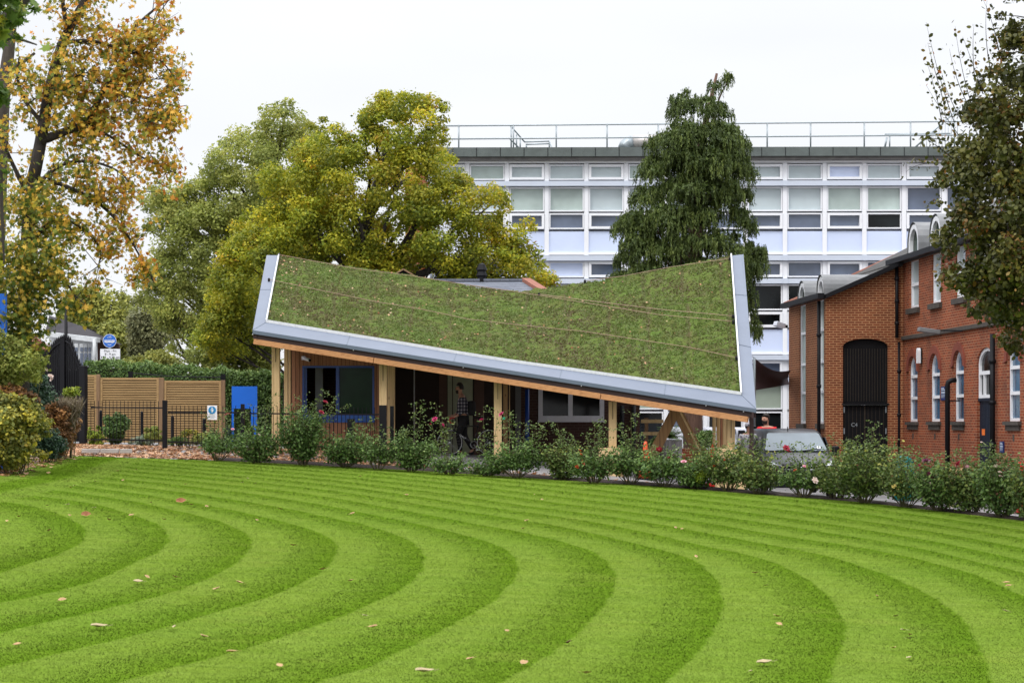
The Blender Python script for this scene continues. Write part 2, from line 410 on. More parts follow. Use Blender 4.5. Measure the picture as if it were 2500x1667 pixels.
M['dglass'] = glass('dark glass', (.007,.009,.010), .08, .25, .5, .0)
M['gglass'] = glass('glass in reflected green', (.006,.022,.009), .12, .12, .8, 0)  # mottled green of mirrored trees put into the pane colour
M['nglass'] = glass('blue grey glass', (.10,.125,.18), .08, .6)
M['blind'] = glass('pane with pale blind', (.46,.53,.55), .2, .5, .08)
M['blindg'] = glass('pane with greenish blind', (.40,.48,.45), .2, .5, .16)
M['brick'] = brick('red brick new', (.25,.068,.027), (.165,.042,.019), (.46,.25,.12), msize=.013)
M['brick2'] = brick('red brick old', (.35,.072,.024), (.18,.038,.018), (.40,.21,.12), dark=(.07,.03,.022), msize=.012)
M['bricks'] = mat('soft red arch brick', (.20,.045,.024), .85, var=.3, vs=9, bmp=.3, stretch=(6,6,6))
M['brick3'] = brick('dark brown brick', (.075,.035,.025), (.05,.024,.018), (.09,.06,.045))
M['slate'] = brick('grey slate', (.16,.18,.22), (.20,.22,.26), (.06,.07,.08), .09, msize=.005)
M['oldslate'] = brick('old grey slate', (.075,.075,.075), (.11,.11,.105), (.04,.04,.04), .07, msize=.004)
M['redtile'] = mat('red ridge tile', (.27,.105,.07), .8, var=.2, vs=5)
M['lead'] = mat('lead sheet', (.17,.175,.18), .5, .1, var=.15, vs=3, dirt=((.2,.2,.2), 3, .55))
M['stone'] = mat('dark stained sill', (.06,.05,.042), .85, var=.35, vs=6, bmp=.3)
M['bark'] = mat('dark bark', (.028,.022,.018), .95, var=.4, vs=5, bmp=.8, bs=18, stretch=(2,2,.5))
M['barkg'] = mat('grey brown bark', (.06,.048,.038), .95, var=.35, vs=5, bmp=.8, bs=18, stretch=(2,2,.5))
M['barkr'] = mat('red brown bark', (.15,.085,.06), .95, var=.4, vs=6, bmp=1, bs=14, stretch=(3,3,.4))
M['cane'] = mat('rose cane', (.09,.075,.035), .8, var=.3, vs=6, bmp=0)
def grey_cv(p): return np.ones(len(p))
# ================================================================ GROUND
ET = [(-60,46.1),(-10.2,46.1),(-6.6,46.7),(-1.9,45.5),(3.5,42.3),(6.9,39.3),(9.0,35.1),(10.6,30),(12,20),(13,2)]
HT = [(-60,.5),(-14,.5),(-11,.54),(-6,.65),(-1.3,.78),(3,1.25),(6,1.68),(8,2.0),(12,2.12),(20,2.25),(60,2.25)]
def yedge(X): return np.interp(X, [a for a, _ in ET], [b for _, b in ET])
def xleft(Y): return np.interp(Y, [0, 36.5, 39.9, 44, 46.1], [-9.6, -9.4, -9.8, -10.2, -10.25])
def hlawn(X, Y): return 1.97-.018*Y+.04*np.clip(X, -14, 14)
def gz(X, Y):
    X = np.asarray(X, float); Y = np.asarray(Y, float); ye = yedge(X)
    t = np.clip((Y-ye)/4.0, 0, 1); t = t*t*(3-2*t)
    return ZC-(hlawn(X, np.minimum(Y, ye))*(1-t)+np.interp(X, [a for a, _ in HT], [b for _, b in HT])*t)
def G(X, Y, dz=0): return Vector((X, Y, float(gz(X, Y))+dz))
def lawn_px(x, y):     # pixel on the lawn -> ground point
    d = 1.97/((y-HY)/F+.018-.04*(x-CX)/F); return (x-CX)*d/F, d
def grid_mesh(name, X, Y, Z, m):
    r, c = X.shape; me = bpy.data.meshes.new(name)
    me.vertices.add(r*c); me.vertices.foreach_set('co', np.stack([X, Y, Z], -1).astype(np.float32).ravel())
    i, j = np.meshgrid(np.arange(r-1), np.arange(c-1), indexing='ij'); a = (i*c+j).ravel()
    q = np.stack([a, a+1, a+c+1, a+c], -1).astype(np.int32); n = len(q)
    me.loops.add(n*4); me.loops.foreach_set('vertex_index', q.ravel()); me.polygons.add(n)
    me.polygons.foreach_set('loop_start', np.arange(0, n*4, 4, dtype=np.int32)); me.polygons.foreach_set('loop_total', np.full(n, 4, dtype=np.int32))
    me.polygons.foreach_set('use_smooth', [True]*n); me.update(); me.validate(); return link(name, me, m)
xs = np.concatenate([[-900,-300,-120,-60], np.arange(-30, 30.1, .5), [60,120,300,900]]); ys = np.concatenate([[-50,-10], np.arange(0, 70, .5), [80,100,150,400,1500]])
X, Y = np.meshgrid(xs, ys, indexing='xy'); Z = gz(X, Y); Z = np.where(Y < yedge(X)+.05, Z-.05, Z)
# ground material: asphalt beyond the bed
m, t, b, o = new_mat('ground surface')
n1 = noise(t, 1.1, 5, .6); c = ramp(t, n1, [(.3, (.20,.195,.20)), (.7, (.27,.265,.275))])
n2 = noise(t, 60, 3, .7); c = mixc(t, .5, c, ramp(t, n2, [(.3, (.6,.6,.6)), (.7, (1.15,1.15,1.15))]), 'MULTIPLY')
n3 = noise(t, .35, 4, .6); c = mixc(t, ramp(t, n3, [(.5, (0,0,0)), (.62, (.55,.55,.55))]), c, (.33,.31,.30))
t.links.new(c, b.inputs['Base Color']); b.inputs['Roughness'].default_value = .9; bump(t, b, n2, .4, .01); M['ground'] = m
g = grid_mesh('ground', X, Y, Z, M['ground']); tag(g, kind='structure')
# stripe coordinate -------------------------------------------------
SK = {1:[(0,1398),(57,1378),(134,1355),(184,1333),(211,1298),(161,1264),(115,1245)],
2:[(0,1470),(153,1440),(249,1409),(325,1371),(394,1340),(407,1310),(383,1283),(325,1256),(249,1233)],
3:[(0,1545),(230,1489),(344,1466),(459,1432),(536,1398),(597,1355),(611,1325),(589,1294),(536,1271),(459,1252),(400,1241)],
4:[(0,1625),(383,1535),(536,1489),(650,1459),(727,1424),(804,1371),(819,1333),(796,1310),(727,1283),(700,1278),(612,1256),(459,1225),(400,1215)],
5:[(300,1660),(650,1570),(800,1514),(877,1484),(953,1453),(1014,1411),(1033,1365),(1018,1334),(972,1307),(877,1277),(800,1262),(700,1240),(400,1196)],
6:[(800,1656),(915,1617),(1030,1560),(1106,1522),(1183,1476),(1244,1426),(1261,1384),(1240,1346),(1202,1327),(1125,1304),(1030,1281),(934,1262),(700,1218),(400,1180)],
7:[(1240,1656),(1336,1598),(1412,1541),(1481,1464),(1503,1407),(1470,1365),(1412,1334),(1297,1304),(1144,1277),(700,1198),(400,1167)],
8:[(1631,1656),(1696,1594),(1745,1533),(1760,1487),(1745,1418),(1696,1369),(1619,1342),(1489,1311),(1300,1272),(700,1185),(400,1156)],
9:[(2013,1656),(2051,1579),(2063,1526),(2040,1480),(1983,1426),(1906,1380),(1810,1350),(1715,1334),(1300,1252),(700,1172),(400,1146)],
10:[(2404,1637),(2373,1552),(2308,1476),(2212,1426),(2097,1384),(1983,1350),(1868,1327),(1300,1237),(700,1161),(400,1137)],
11:[(2500,1457),(2365,1395),(2250,1365),(2117,1338),(1983,1319),(1900,1306),(1300,1219),(700,1151)],
12:[(2400,1377),(1900,1281),(1300,1204),(700,1143)],13:[(2400,1347),(1900,1261),(1300,1190)],14:[(2400,1319),(1900,1243),(1300,1179)],15:[(2400,1298),(1900,1228)],16:[(2400,1279)]}
sp_ = []; sv_ = []
for k_, v_ in SK.items():
    for p_ in v_: sp_.append(lawn_px(*p_)); sv_.append(k_)
sp_ = np.array(sp_); sv_ = np.array(sv_, float)
def tps(r): return r*r*np.log(r+1e-9)
def scl(p): return p*np.array([1.0, .55])
_A = tps(np.linalg.norm(scl(sp_)[:,None]-scl(sp_)[None], axis=2))+np.eye(len(sp_))*.35
_P = np.c_[np.ones(len(sp_)), sp_]; _M = np.block([[_A, _P],[_P.T, np.zeros((3,3))]]); _w = np.linalg.solve(_M, np.r_[sv_, 0,0,0])
def stripe(X, Y):
    sh = X.shape; q = np.c_[X.ravel(), Y.ravel()]; out = np.empty(len(q))
    for i0 in range(0, len(q), 20000):
        c_ = q[i0:i0+20000]; r_ = np.linalg.norm(scl(c_)[:,None]-scl(sp_)[None], axis=2); out[i0:i0+20000] = tps(r_)@_w[:-3]+_w[-3]+c_@_w[-2:]
    return (out*1.06).reshape(sh)
def chaikin(p, n=3):
    for _ in range(n):
        q = [p[0]]
        for a, b_ in zip(p[:-1], p[1:]): q += [a*.75+b_*.25, a*.25+b_*.75]
        p = np.array(q+[p[-1]])
    return p
LE = np.array([(-9.3,5),(-9.4,36.5),(-9.8,39.9),(-10.2,44),(-10.3,47)])
def ledge(X, Y): return X-np.interp(Y, LE[:,1], LE[:,0])
ul = np.linspace(0, 1, 161); yl = np.linspace(0, 1, 221)
U, V = np.meshgrid(ul, yl, indexing='xy')
Yr = 2+V*45; XL = xleft(Yr); X = XL+(13-XL)*U; ye = yedge(X); Y = 2+(ye-2)*V; XL = xleft(Y); X = XL+(13-XL)*U; Y = 2+(yedge(X)-2)*V
Z = gz(X, Y-1e-3)
S = stripe(X, Y)
def grass_mat(name, blade):
    m, t, b, o = new_mat(name)
    a = N(t, 'ShaderNodeAttribute', attribute_name='s'); l = N(t, 'ShaderNodeAttribute', attribute_name='le')
    wob = math_(t, 'MULTIPLY', math_(t, 'SUBTRACT', noise(t, 1.2, 3, .6), .5), .16)
    wob2 = math_(t, 'MULTIPLY', math_(t, 'SUBTRACT', noise(t, 22, 2, .6), .5), .10)
    s = math_(t, 'ADD', math_(t, 'ADD', a.outputs['Fac'], wob), wob2)
    fr = math_(t, 'FRACT', math_(t, 'DIVIDE', s, 1.06))
    # dark half ends sharply at the outer edge, soft towards the inside
    f = ramp(t, fr, [(0, (.8,.8,.8)), (.03, (.02,.02,.02)), (.30, (.08,.08,.08)), (.5, (.38,.38,.38)), (.7, (.68,.68,.68)), (.9, (.95,.95,.95)), (1, (1,1,1))])
    gp = N(t, 'ShaderNodeNewGeometry'); sy = N(t, 'ShaderNodeSeparateXYZ'); t.links.new(gp.outputs['Position'], sy.inputs[0])
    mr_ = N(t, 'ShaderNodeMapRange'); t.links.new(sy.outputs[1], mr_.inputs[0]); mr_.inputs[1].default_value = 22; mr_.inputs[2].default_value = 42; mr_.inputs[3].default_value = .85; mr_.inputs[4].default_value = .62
    f = mixc(t, mr_.outputs[0], (.45,.45,.45), f)  # weaker lean sheen of far stripes put into the colour by distance
    le = math_(t, 'ADD', l.outputs['Fac'], wob)
    fl = ramp(t, math_(t, 'DIVIDE', le, 2.4), [(0, (.15,.15,.15)), (.22, (.15,.15,.15)), (.3, (.9,.9,.9)), (.5, (.9,.9,.9)), (.58, (.1,.1,.1)), (.9, (.1,.1,.1))])
    inl = math_(t, 'LESS_THAN', le, 1.9); f = mixc(t, inl, f, fl)
    nb = noise(t, .28, 4, .6); nm = noise(t, 2.2, 5, .7, (1,1.5,1)); nf = noise(t, 75, 3, .8, (.4,1.5,1)); nh = noise(t, 160, 2, .8)
    light = ramp(t, nm, [(.3, (.134,.204,.026)), (.7, (.166,.238,.042))]); dark = ramp(t, nm, [(.3, (.078,.150,.008)), (.7, (.104,.180,.014))])  # light and dark sides of leaning blades put into two grass colours
    st_ = noise(t, 3, 4, .75, (.35,2.6,1)); light = mixc(t, .8, light, ramp(t, st_, [(.3, (.80,.85,.76)), (.7, (1.14,1.10,1.08))]), 'MULTIPLY'); dark = mixc(t, .8, dark, ramp(t, st_, [(.3, (.75,.8,.7)), (.7, (1.12,1.08,1.1))]), 'MULTIPLY')
    c = mixc(t, f, light, dark)
    c = mixc(t, .6, c, ramp(t, nb, [(.3, (.85,.95,.8)), (.55, (1,1,1)), (.75, (1.0,1.0,.9))]), 'MULTIPLY')
    c = mixc(t, math_(t, 'MULTIPLY', ramp(t, noise(t, .8, 4, .7), [(.56, (0,0,0)), (.72, (1,1,1))]), .3), c, (.20,.24,.045))
    if blade:
        r = N(t, 'ShaderNodeAttribute', attribute_name='rnd')
        c = mixc(t, 1, c, ramp(t, r.outputs['Fac'], [(0, (.85,.88,.80)), (.5, (1,1,1)), (1, (1.09,1.07,1.08))]), 'MULTIPLY')
    else:
        c = mixc(t, .8, c, ramp(t, nf, [(.3, (.74,.77,.66)), (.5, (1,1,1)), (.72, (1.18,1.13,1.15))]), 'MULTIPLY')
        c = mixc(t, .5, c, ramp(t, nh, [(.3, (.65,.7,.6)), (.6, (1.1,1.08,1.06))]), 'MULTIPLY')
        bump(t, b, nf, .3, .01)
    t.links.new(c, b.inputs['Base Color']); b.inputs['Roughness'].default_value = .7; b.inputs['Specular IOR Level'].default_value = .0
    if blade:
        b.inputs['Specular IOR Level'].default_value = 0; up = N(t, 'ShaderNodeCombineXYZ'); up.inputs[2].default_value = 1; up.inputs[1].default_value = -.12; t.links.new(up.outputs[0], b.inputs['Normal'])
    if False:
        tr = N(t, 'ShaderNodeBsdfTranslucent'); t.links.new(c, tr.inputs[0]); mx = N(t, 'ShaderNodeMixShader'); mx.inputs[0].default_value = .15
        t.links.new(b.outputs[0], mx.inputs[1]); t.links.new(tr.outputs[0], mx.inputs[2]); t.links.new(mx.outputs[0], o.inputs[0])
    return m
lawn = grid_mesh('lawn', X, Y, Z, grass_mat('striped lawn', False)); tag(lawn, kind='structure')
for nm, ar in (('s', S), ('le', ledge(X, Y))):
    at = lawn.data.attributes.new(nm, 'FLOAT', 'POINT'); at.data.foreach_set('value', ar.astype(np.float32).ravel())
# grass blades
def blades(n, y0, y1, pw):
    q = RG.random(n); y = y0*(y1/y0)**q if pw else y0+(y1-y0)*q
    x = (RG.random(n)*2-1)*(.262*y+.5); k = (y < yedge(x)-.02) & (x > xleft(y)+.05); x, y = x[k], y[k]; n = len(x); return x, y
x, y = blades(620000, 12.5, 46.5, True)
n = len(x); z = gz(x, y); wd = .0022+.00018*y; hh = (.0038+.005*RG.random(n))*(1+.02*(y-12)); an = RG.random(n)*6.283
s = stripe(x, y); dk = (np.mod(s/1.06, 1) > .5); ly = np.where(dk, -1, 1)*.35*hh
T = np.zeros((n, 3, 3)); cx, sx = np.cos(an)*wd, np.sin(an)*wd
T[:,0] = np.stack([x-cx, y-sx, z-.003], -1); T[:,1] = np.stack([x+cx, y+sx, z-.003], -1)
T[:,2] = np.stack([x+RG.normal(size=n)*.4*hh, y+ly+RG.normal(size=n)*.4*hh, z+hh], -1)
me = bpy.data.meshes.new('grass'); me.vertices.add(n*3); me.vertices.foreach_set('co', T.astype(np.float32).ravel())
me.loops.add(n*3); me.loops.foreach_set('vertex_index', np.arange(n*3, dtype=np.int32)); me.polygons.add(n)
me.polygons.foreach_set('loop_start', np.arange(0, n*3, 3, dtype=np.int32)); me.polygons.foreach_set('loop_total', np.full(n, 3, dtype=np.int32)); me.update()
for nm, ar in (('s', s), ('le', ledge(x, y)), ('rnd', RG.random(n))):
    at = me.attributes.new(nm, 'FLOAT', 'FACE'); at.data.foreach_set('value', ar.astype(np.float32))
gr = link('grass', me, grass_mat('grass blades', True)); tag(gr, 'short mown green grass blades covering the striped lawn', 'grass', kind='stuff')
# rose bed strip of dark soil along the lawn edge
bx = np.linspace(-6.9, 10.2, 80); vs = []
mbb = MB()
for k, xx in enumerate(bx):
    ye = float(yedge(xx)); j = random.uniform(-.06, .06)
    for dy, dz in ((-.05, .0), (.02+j, .03), (.35, .07), (.75+j*3, .02), (.85, -.03)):
        p = (xx, ye+dy); mbb.v.append((p[0], p[1], float(gz(xx, ye+max(dy,0)))+dz))
for k in range(len(bx)-1):
    for q in range(4): mbb.f.append((k*5+q, k*5+q+1, (k+1)*5+q+1, (k+1)*5+q)); mbb.m.append(0)
bed = mbb.build('flower_bed', M['soil'], smooth=True); tag(bed, kind='structure')
# leaf litter
def litter(n, x, y, sz, name, m, label):
    z = gz(x, y)+.010+.008*RG.random(n)
    nr = np.stack([RG.normal(size=n)*.2, RG.normal(size=n)*.2, np.ones(n)], -1)
    o = leaves_obj(name, np.stack([x, y, z], -1), nr, RG.normal(size=(n, 3)), sz*(.6+.7*RG.random(n)), m, None, 'lobed')
    return tag(o, label, 'leaves', kind='stuff')
M['litter'] = leafmat('fallen dry leaves', [(0, (.24,.09,.035)), (.35, (.42,.21,.10)), (.65, (.56,.32,.17)), (.9, (.52,.38,.24)), (1, (.18,.08,.04))], .1)
n = 9000; x = -11.5+9.5*RG.random(n)**1.5; y = 46.2+RG.random(n)*5.6-.3; k = (y > yedge(x)+.1); x, y = x[k], y[k]
n2 = 1500; x2 = -9.5+15*RG.random(n2)**1.3; y2 = yedge(x2)+.15+RG.random(n2)*1.4
x = np.concatenate([x, x2]); y = np.concatenate([y, y2])
litter(len(x), x, y, .11, 'leaf_litter', M['litter'], 'thick carpet of dry orange leaves along the path by the fence')
n = 900; y = 36+RG.random(n)*11; x = xleft(y)-.15+RG.normal(size=n)*.25
litter(n, x, y, .10, 'leaf_litter', M['litter'], 'dry leaves gathered under the border shrubs at the lawn edge')
# pale kerb stones where the lawn meets the path
for k, (xa, xb, y0) in enumerate(((215,262,1108),(266,312,1109),(316,345,1110))):
    a = lawn_px(xa, y0); b_ = lawn_px(xb, y0+1); mb = MB(); za = float(gz(a[0], a[1]+.5))
    mb.beam((a[0], 46.75, za+.03), (b_[0], 46.8, za+.03), .22, .1)
    o = mb.build('kerb_stone', M['stone2'] if 'stone2' in M else M.setdefault('stone2', mat('pale kerb stone', (.42,.39,.37), .9, var=.1)), bevel=.01)
    tag(o, ['pale flat kerb stone nearest the border shrubs at the path', 'pale flat kerb stone in the middle of three beside the lawn', 'pale flat kerb stone farthest right beside the leafy path'][k], 'kerb stone', 'kerb stones at the lawn edge')
# single fallen leaves on the lawn
LV = [(552,475,2),(1157,388,2),(1318,418,0),(1785,433,0),(1640,505,0),(445,475,0),(45,512,0),(880,905,3),(937,873,0),(630,1195,3),(1112,1192,1),(1527,908,0),(1382,950,0),(313,572,0),(1120,873,0),(118,485,0),(450,294,0),(478,283,1),(608,255,1),(752,188,0),(870,180,1),(785,250,0),(1185,273,0),(1580,235,1),(1545,262,1),(1630,266,1),(965,392,0),(1218,405,0),(300,410,1),(430,405,1),(600,425,1),(695,505,0),(838,474,0),(1045,500,0),(395,1022,0),(110,1308,0),(1300,1255,0),(1785,1445,0),(1480,1355,0),(2240,895,0),(2060,823,0),(1870,668,0),(2248,463,0)]
LV = [(x/2.6133, 1080+y/2.6133, k) for x, y, k in LV]
LV += [(800+x/2.6133, 1120+y/2.6133, k) for x, y, k in [(290,1088,0),(237,1015,1),(615,1380,3),(910,1295,0),(1145,1115,0),(1535,1192,4),(1648,1385,0),(1250,1322,0),(1270,403,0),(1248,452,0),(1368,268,0),(1320,235,0),(210,118,0),(503,237,0)]]
LV += [(1600+x/2.6133, 1120+y/2.6133, k) for x, y, k in [(260,635,0),(130,447,0),(170,457,0),(640,740,0),(705,818,1),(775,1020,0),(790,1072,0),(695,1322,3),(610,1373,1),(1535,1018,1),(1585,1108,1),(1620,1138,0),(1617,1162,1),(1620,1285,1),(1520,1222,0),(1415,890,0),(2238,802,0),(2255,822,0),(2237,985,1)]]
M['lf_brown'] = mat('dry tan leaf', (.40,.25,.12), .8, var=.3, vs=30); M['lf_pale'] = mat('pale cream leaf', (.40,.32,.19), .8, var=.15, vs=30)
M['lf_orange'] = mat('bright orange brown leaf', (.26,.105,.04), .7, var=.3, vs=25); M['lf_dark'] = mat('dark brown leaf', (.10,.04,.02), .8, var=.3, vs=30)
def leaf_mesh(m, curl):
    mb = MB(); T = SHAPES['leafy']; vs = [(x*1.0, y*1.0*random.uniform(.8,1.1), curl*(abs(y)**1.5*1.3+abs(x)**2*.9)+.03) for x, y, z in T]
    vs.append((0,0,.02)); n = len(T); fs = [(i, (i+1) % n, n) for i in range(n)]
    mb.add(vs, fs); mb.tube([(.45,0,.12*curl),(.75,.05,.2*curl+.02)], .012, 4)
    o = mb.build('fallen_leaf', m, local=True); return o
prot = {}; rep = {2: 0, 3: 0}
spec = {(0): ('lf_brown', .085, .55), 1: ('lf_pale', .07, .5), 2: ('lf_orange', .15, .9), 3: ('lf_pale', .13, .6), 4: ('lf_dark', .12, .6)}
lbl2 = ['large upright orange brown leaf on a dark mown stripe', 'flat bright orange leaf lying further back on the lawn']
lbl3 = ['largest pale cream leaf lying beside a small curled tan leaf', 'long cream leaf lying near the front of the lawn', 'broad pale leaf near the bottom centre of the lawn', 'pale leaf lying on the dark stripe towards the right']
for x, y, k in LV:
    mk, sz, cu = spec[k]
    if k not in prot: prot[k] = leaf_mesh(M[mk], cu); o = prot[k]
    else: o = prot[k].copy(); COL.objects.link(o)
    gx, gy = lawn_px(x, y); o.location = G(gx, gy, .02); s_ = sz*random.uniform(.8, 1.2); o.scale = (s_, s_*random.uniform(.7,1), s_)
    o.rotation_euler = (random.uniform(-.3,.3), random.uniform(-.3,.3), random.uniform(0, 6.28))
    if k in (2,3): o.rotation_euler = (.7 if k == 2 else .15, random.uniform(-.15,.15), random.uniform(-.5,.5)); o.rotation_mode = 'ZXY'; o.rotation_mode = 'XYZ'
    if k == 2: l_ = lbl2[rep[2]]; rep[2] += 1
    elif k == 3: l_ = lbl3[rep[3]]; rep[3] += 1
    elif k == 4: l_ = 'dark brown curled leaf on the central pale stripe'
    elif k == 0: l_ = 'small curled tan leaf fallen on the mown lawn'
    else: l_ = 'small pale cream leaf fallen on the mown lawn'
    tag(o, l_, 'leaf', 'fallen leaves on the lawn')
# ================================================================ PAVILION
A_, B_ = P(617,809,48.5), P(1846,1001,44.5)
BK = [(651,626),(680,628),(777,643),(865,656),(1006,676),(1142,701),(1200,709),(1250,713),(1290,713),(1330,708),(1388,699),(1428,693),(1497,683),(1609,662),(1698,644),(1781,630),(1815,624)]
def back(u):
    x = lerp(651, 1815, u); y = np.interp(x, [a for a, _ in BK], [b_ for _, b_ in BK]); return P(x, y, lerp(56.5, 52.3, u))
def RP(u, v, off=0):
    a = A_.lerp(B_, u); b_ = back(u); p = a.lerp(b_, v)
    return p+Vector((0, -.35, .94))*off
def roofpx(x, y):
    best = None
    for it in range(5):
        if best is None: us = np.linspace(-.02, 1.02, 60); vs_ = np.linspace(0, 1, 60)
        else: us = best[1]+np.linspace(-1, 1, 9)*2/60/4**(it-1); vs_ = best[2]+np.linspace(-1, 1, 9)*2/60/4**(it-1)
        bb = None
        for u in us:
            for v in vs_:
                q = PX(RP(u, v)); e = (q[0]-x)**2+(q[1]-y)**2
                if bb is None or e < bb[0]: bb = (e, u, v)
        best = bb
    return best[1], min(1, max(0, best[2]))
pav = thing('pavilion', (0, 50, float(gz(0, 50))), 'modern timber pavilion with a sloping sedum roof edged in grey metal', 'pavilion')
U0, U1 = .026, .974
def V0(u): return lerp(.105, .062, u)
# sedum
m, t, b, o = new_mat('sedum mat')
uvn = N(t, 'ShaderNodeUVMap'); wv = N(t, 'ShaderNodeVectorMath', operation='ADD')
nn = N(t, 'ShaderNodeTexNoise'); nn.inputs['Scale'].default_value = 1.1; nn.inputs['Detail'].default_value = 3; t.links.new(uvn.outputs[0], nn.inputs[0])
vs1 = N(t, 'ShaderNodeVectorMath', operation='SCALE'); t.links.new(nn.outputs[1], vs1.inputs[0]); vs1.inputs['Scale'].default_value = .10
t.links.new(uvn.outputs[0], wv.inputs[0]); t.links.new(vs1.outputs[0], wv.inputs[1])
br = N(t, 'ShaderNodeTexBrick'); br.offset = .12; t.links.new(wv.outputs[0], br.inputs['Vector']); br.inputs['Scale'].default_value = 1
br.inputs['Brick Width'].default_value = .98; br.inputs['Row Height'].default_value = 2.9; br.inputs['Mortar Size'].default_value = .07; br.inputs['Mortar Smooth'].default_value = .7
seam = math_(t, 'MULTIPLY', br.outputs['Fac'], ramp(t, noise(t, 2.5, 4, .7), [(.30, (0,0,0)), (.5, (1,1,1))]))
na = noise(t, .55, 4, .65); nb = noise(t, 1.7, 6, .8); nc = noise(t, 26, 4, .85); nd = noise(t, 70, 3, .85)
c = ramp(t, nb, [(.28, (.15,.125,.055)), (.42, (.115,.135,.036)), (.55, (.115,.165,.035)), (.72, (.11,.20,.035))])
c = mixc(t, ramp(t, na, [(.55, (0,0,0)), (.8, (.8,.8,.8))]), c, (.16,.13,.07))
c = mixc(t, math_(t, 'MULTIPLY', seam, .6), c, (.09,.06,.042))
bald = ramp(t, noise(t, .8, 5, .75), [(.66, (0,0,0)), (.74, (1,1,1))]); c = mixc(t, math_(t, 'MULTIPLY', bald, .7), c, (.17,.13,.10))
c = mixc(t, .7, c, ramp(t, nc, [(.3, (.5,.5,.47)), (.5, (1,1,1)), (.72, (1.4,1.32,1.25))]), 'MULTIPLY')
c = mixc(t, .6, c, ramp(t, nd, [(.3, (.5,.5,.5)), (.65, (1.25,1.22,1.2))]), 'MULTIPLY')
t.links.new(c, b.inputs['Base Color']); b.inputs['Roughness'].default_value = .95; b.inputs['Specular IOR Level'].default_value = .1; bump(t, b, nc, 1, .04)
M['sedum'] = m
nu, nv = 120, 60; me = bpy.data.meshes.new('sedum_roof'); vv = []; uv = []; fs = []
NZ = RG.normal(size=(nu+1, nv+1))
for i in range(nu+1):
    u = lerp(U0, U1, i/nu)
    for j in range(nv+1):
        v = lerp(V0(u), 1.0, j/nv); edge = 0 < i < nu and j > 0
        vv.append(RP(u, v, .015+(.02+.022*NZ[i, j] if edge else 0))); uv.append((u*12.2, v*8.5))
for i in range(nu):
    for j in range(nv): a = i*(nv+1)+j; fs.append((a, a+nv+1, a+nv+2, a+1))
off = wloc(pav); me.from_pydata([tuple(p-off) for p in vv], [], fs); ul_ = me.uv_layers.new(name='UVMap')
for l in me.loops: ul_.data[l.index].uv = uv[l.vertex_index]
sed = link('sedum_roof', me, M['sedum'], pav, True)
# sedum tufts (stuff part)
n = 90000; u = U0+(U1-U0)*RG.random(n); v = RG.random(n)
A3, B3 = np.array(A_), np.array(B_); bx_ = 651+(1815-651)*u; by_ = np.interp(bx_, [a for a, _ in BK], [b_ for _, b_ in BK]); bd = 56.5+(52.3-56.5)*u
v = V0(u)+(1-V0(u))*v; sm = np.abs(np.mod(u*12.2+.03*np.sin(v*23), .98)-.49); bal = np.sin(u*17+4*np.sin(v*5))*np.sin(v*13+3*np.sin(u*7))+.35*np.sin(u*43)*np.sin(v*31); kk = ((sm < .455) | (RG.random(n) < .35)) & ((bal < .75) | (RG.random(n) < .45)); u, v, bx_, by_, bd = u[kk], v[kk], bx_[kk], by_[kk], bd[kk]; n = len(u); a = A3+(B3-A3)*u[:, None]; bk = np.stack([(bx_-CX)*bd/F, bd, ZC+(HY-by_)*bd/F], -1); p = a+(bk-a)*v[:, None]+np.array([0,-.015,.045])
M['sedumtuft'] = leafmat('sedum leaves', [(0, (.13,.09,.05)), (.25, (.13,.13,.04)), (.6, (.12,.175,.036)), (.9, (.145,.225,.042)), (1, (.26,.21,.11))], .25)
low = (.5+.25*np.sin(u*12.2*1.1+3*np.sin(v*4))+.25*np.sin(u*31+v*17+2*np.sin(u*9))); mid = RG.random(n)
rn = np.clip(.15+.45*low+.5*(mid-.4), 0, 1); rn = np.where(np.abs(np.mod(u*12.2, .98)-.49) > .45, rn*.45, rn)
o = leaves_obj('sedum_plants', p, RG.normal(size=(n,3))+np.array([0,-.6,.5]), np.array([0,-.2,1.])+RG.normal(size=(n,3))*.7, .05*(.6+.8*RG.random(n)), M['sedumtuft'], pav, 'rhomb', rn)
tag(o, kind='stuff')
n = 260; u = U0+(U1-U0)*RG.random(n)**1.5; v = RG.random(n); v = V0(u)+(1-V0(u))*v
p = np.array([RP(a, b_, .07) for a, b_ in zip(u, v)])
o = leaves_obj('fallen_leaves', p, RG.normal(size=(n,3))*.4+np.array([0,-.4,.9]), RG.normal(size=(n,3)), .052*(.6+.8*RG.random(n)), M['litter'], pav, 'lobed'); tag(o, kind='stuff')
# trim ring, white upstand, lips
def strip(name, f0, f1, m, k=60, thick=.03):
    mb = MB(); vs = []
    for i in range(k+1):
        s_ = i/k; vs += [f0(s_), f1(s_), f1(s_)-Vector((0,0,thick)), f0(s_)-Vector((0,0,thick))]
    fs = []
    for i in range(k):
        for q in range(4): fs.append((i*4+q, i*4+(q+1) % 4, (i+1)*4+(q+1) % 4, (i+1)*4+q))
    fs += [(0,1,2,3), (k*4+3,k*4+2,k*4+1,k*4)]
    mb.add(vs, fs); return mb.build(name, m, pav)
tr = lambda s_: .035
strip('edge_trim', lambda s_: RP(s_, 0, .035), lambda s_: RP(lerp(U0, U1, s_), V0(lerp(U0, U1, s_)), .055), M['metal_trim'])
strip('edge_trim', lambda s_: RP(0, s_, .035), lambda s_: RP(U0, lerp(V0(U0), 1, s_), .055), M['metal_trim'])
strip('edge_trim', lambda s_: RP(1, s_, .035), lambda s_: RP(U1, lerp(V0(U1), 1, s_), .055), M['metal_trim'])
mb = MB()
def ups(f, k=60):
    pts = [f(i/k) for i in range(k+1)]
    for a, b_ in zip(pts[:-1], pts[1:]): mb.beam(a, b_+(b_-a)*.02, .035, .07)
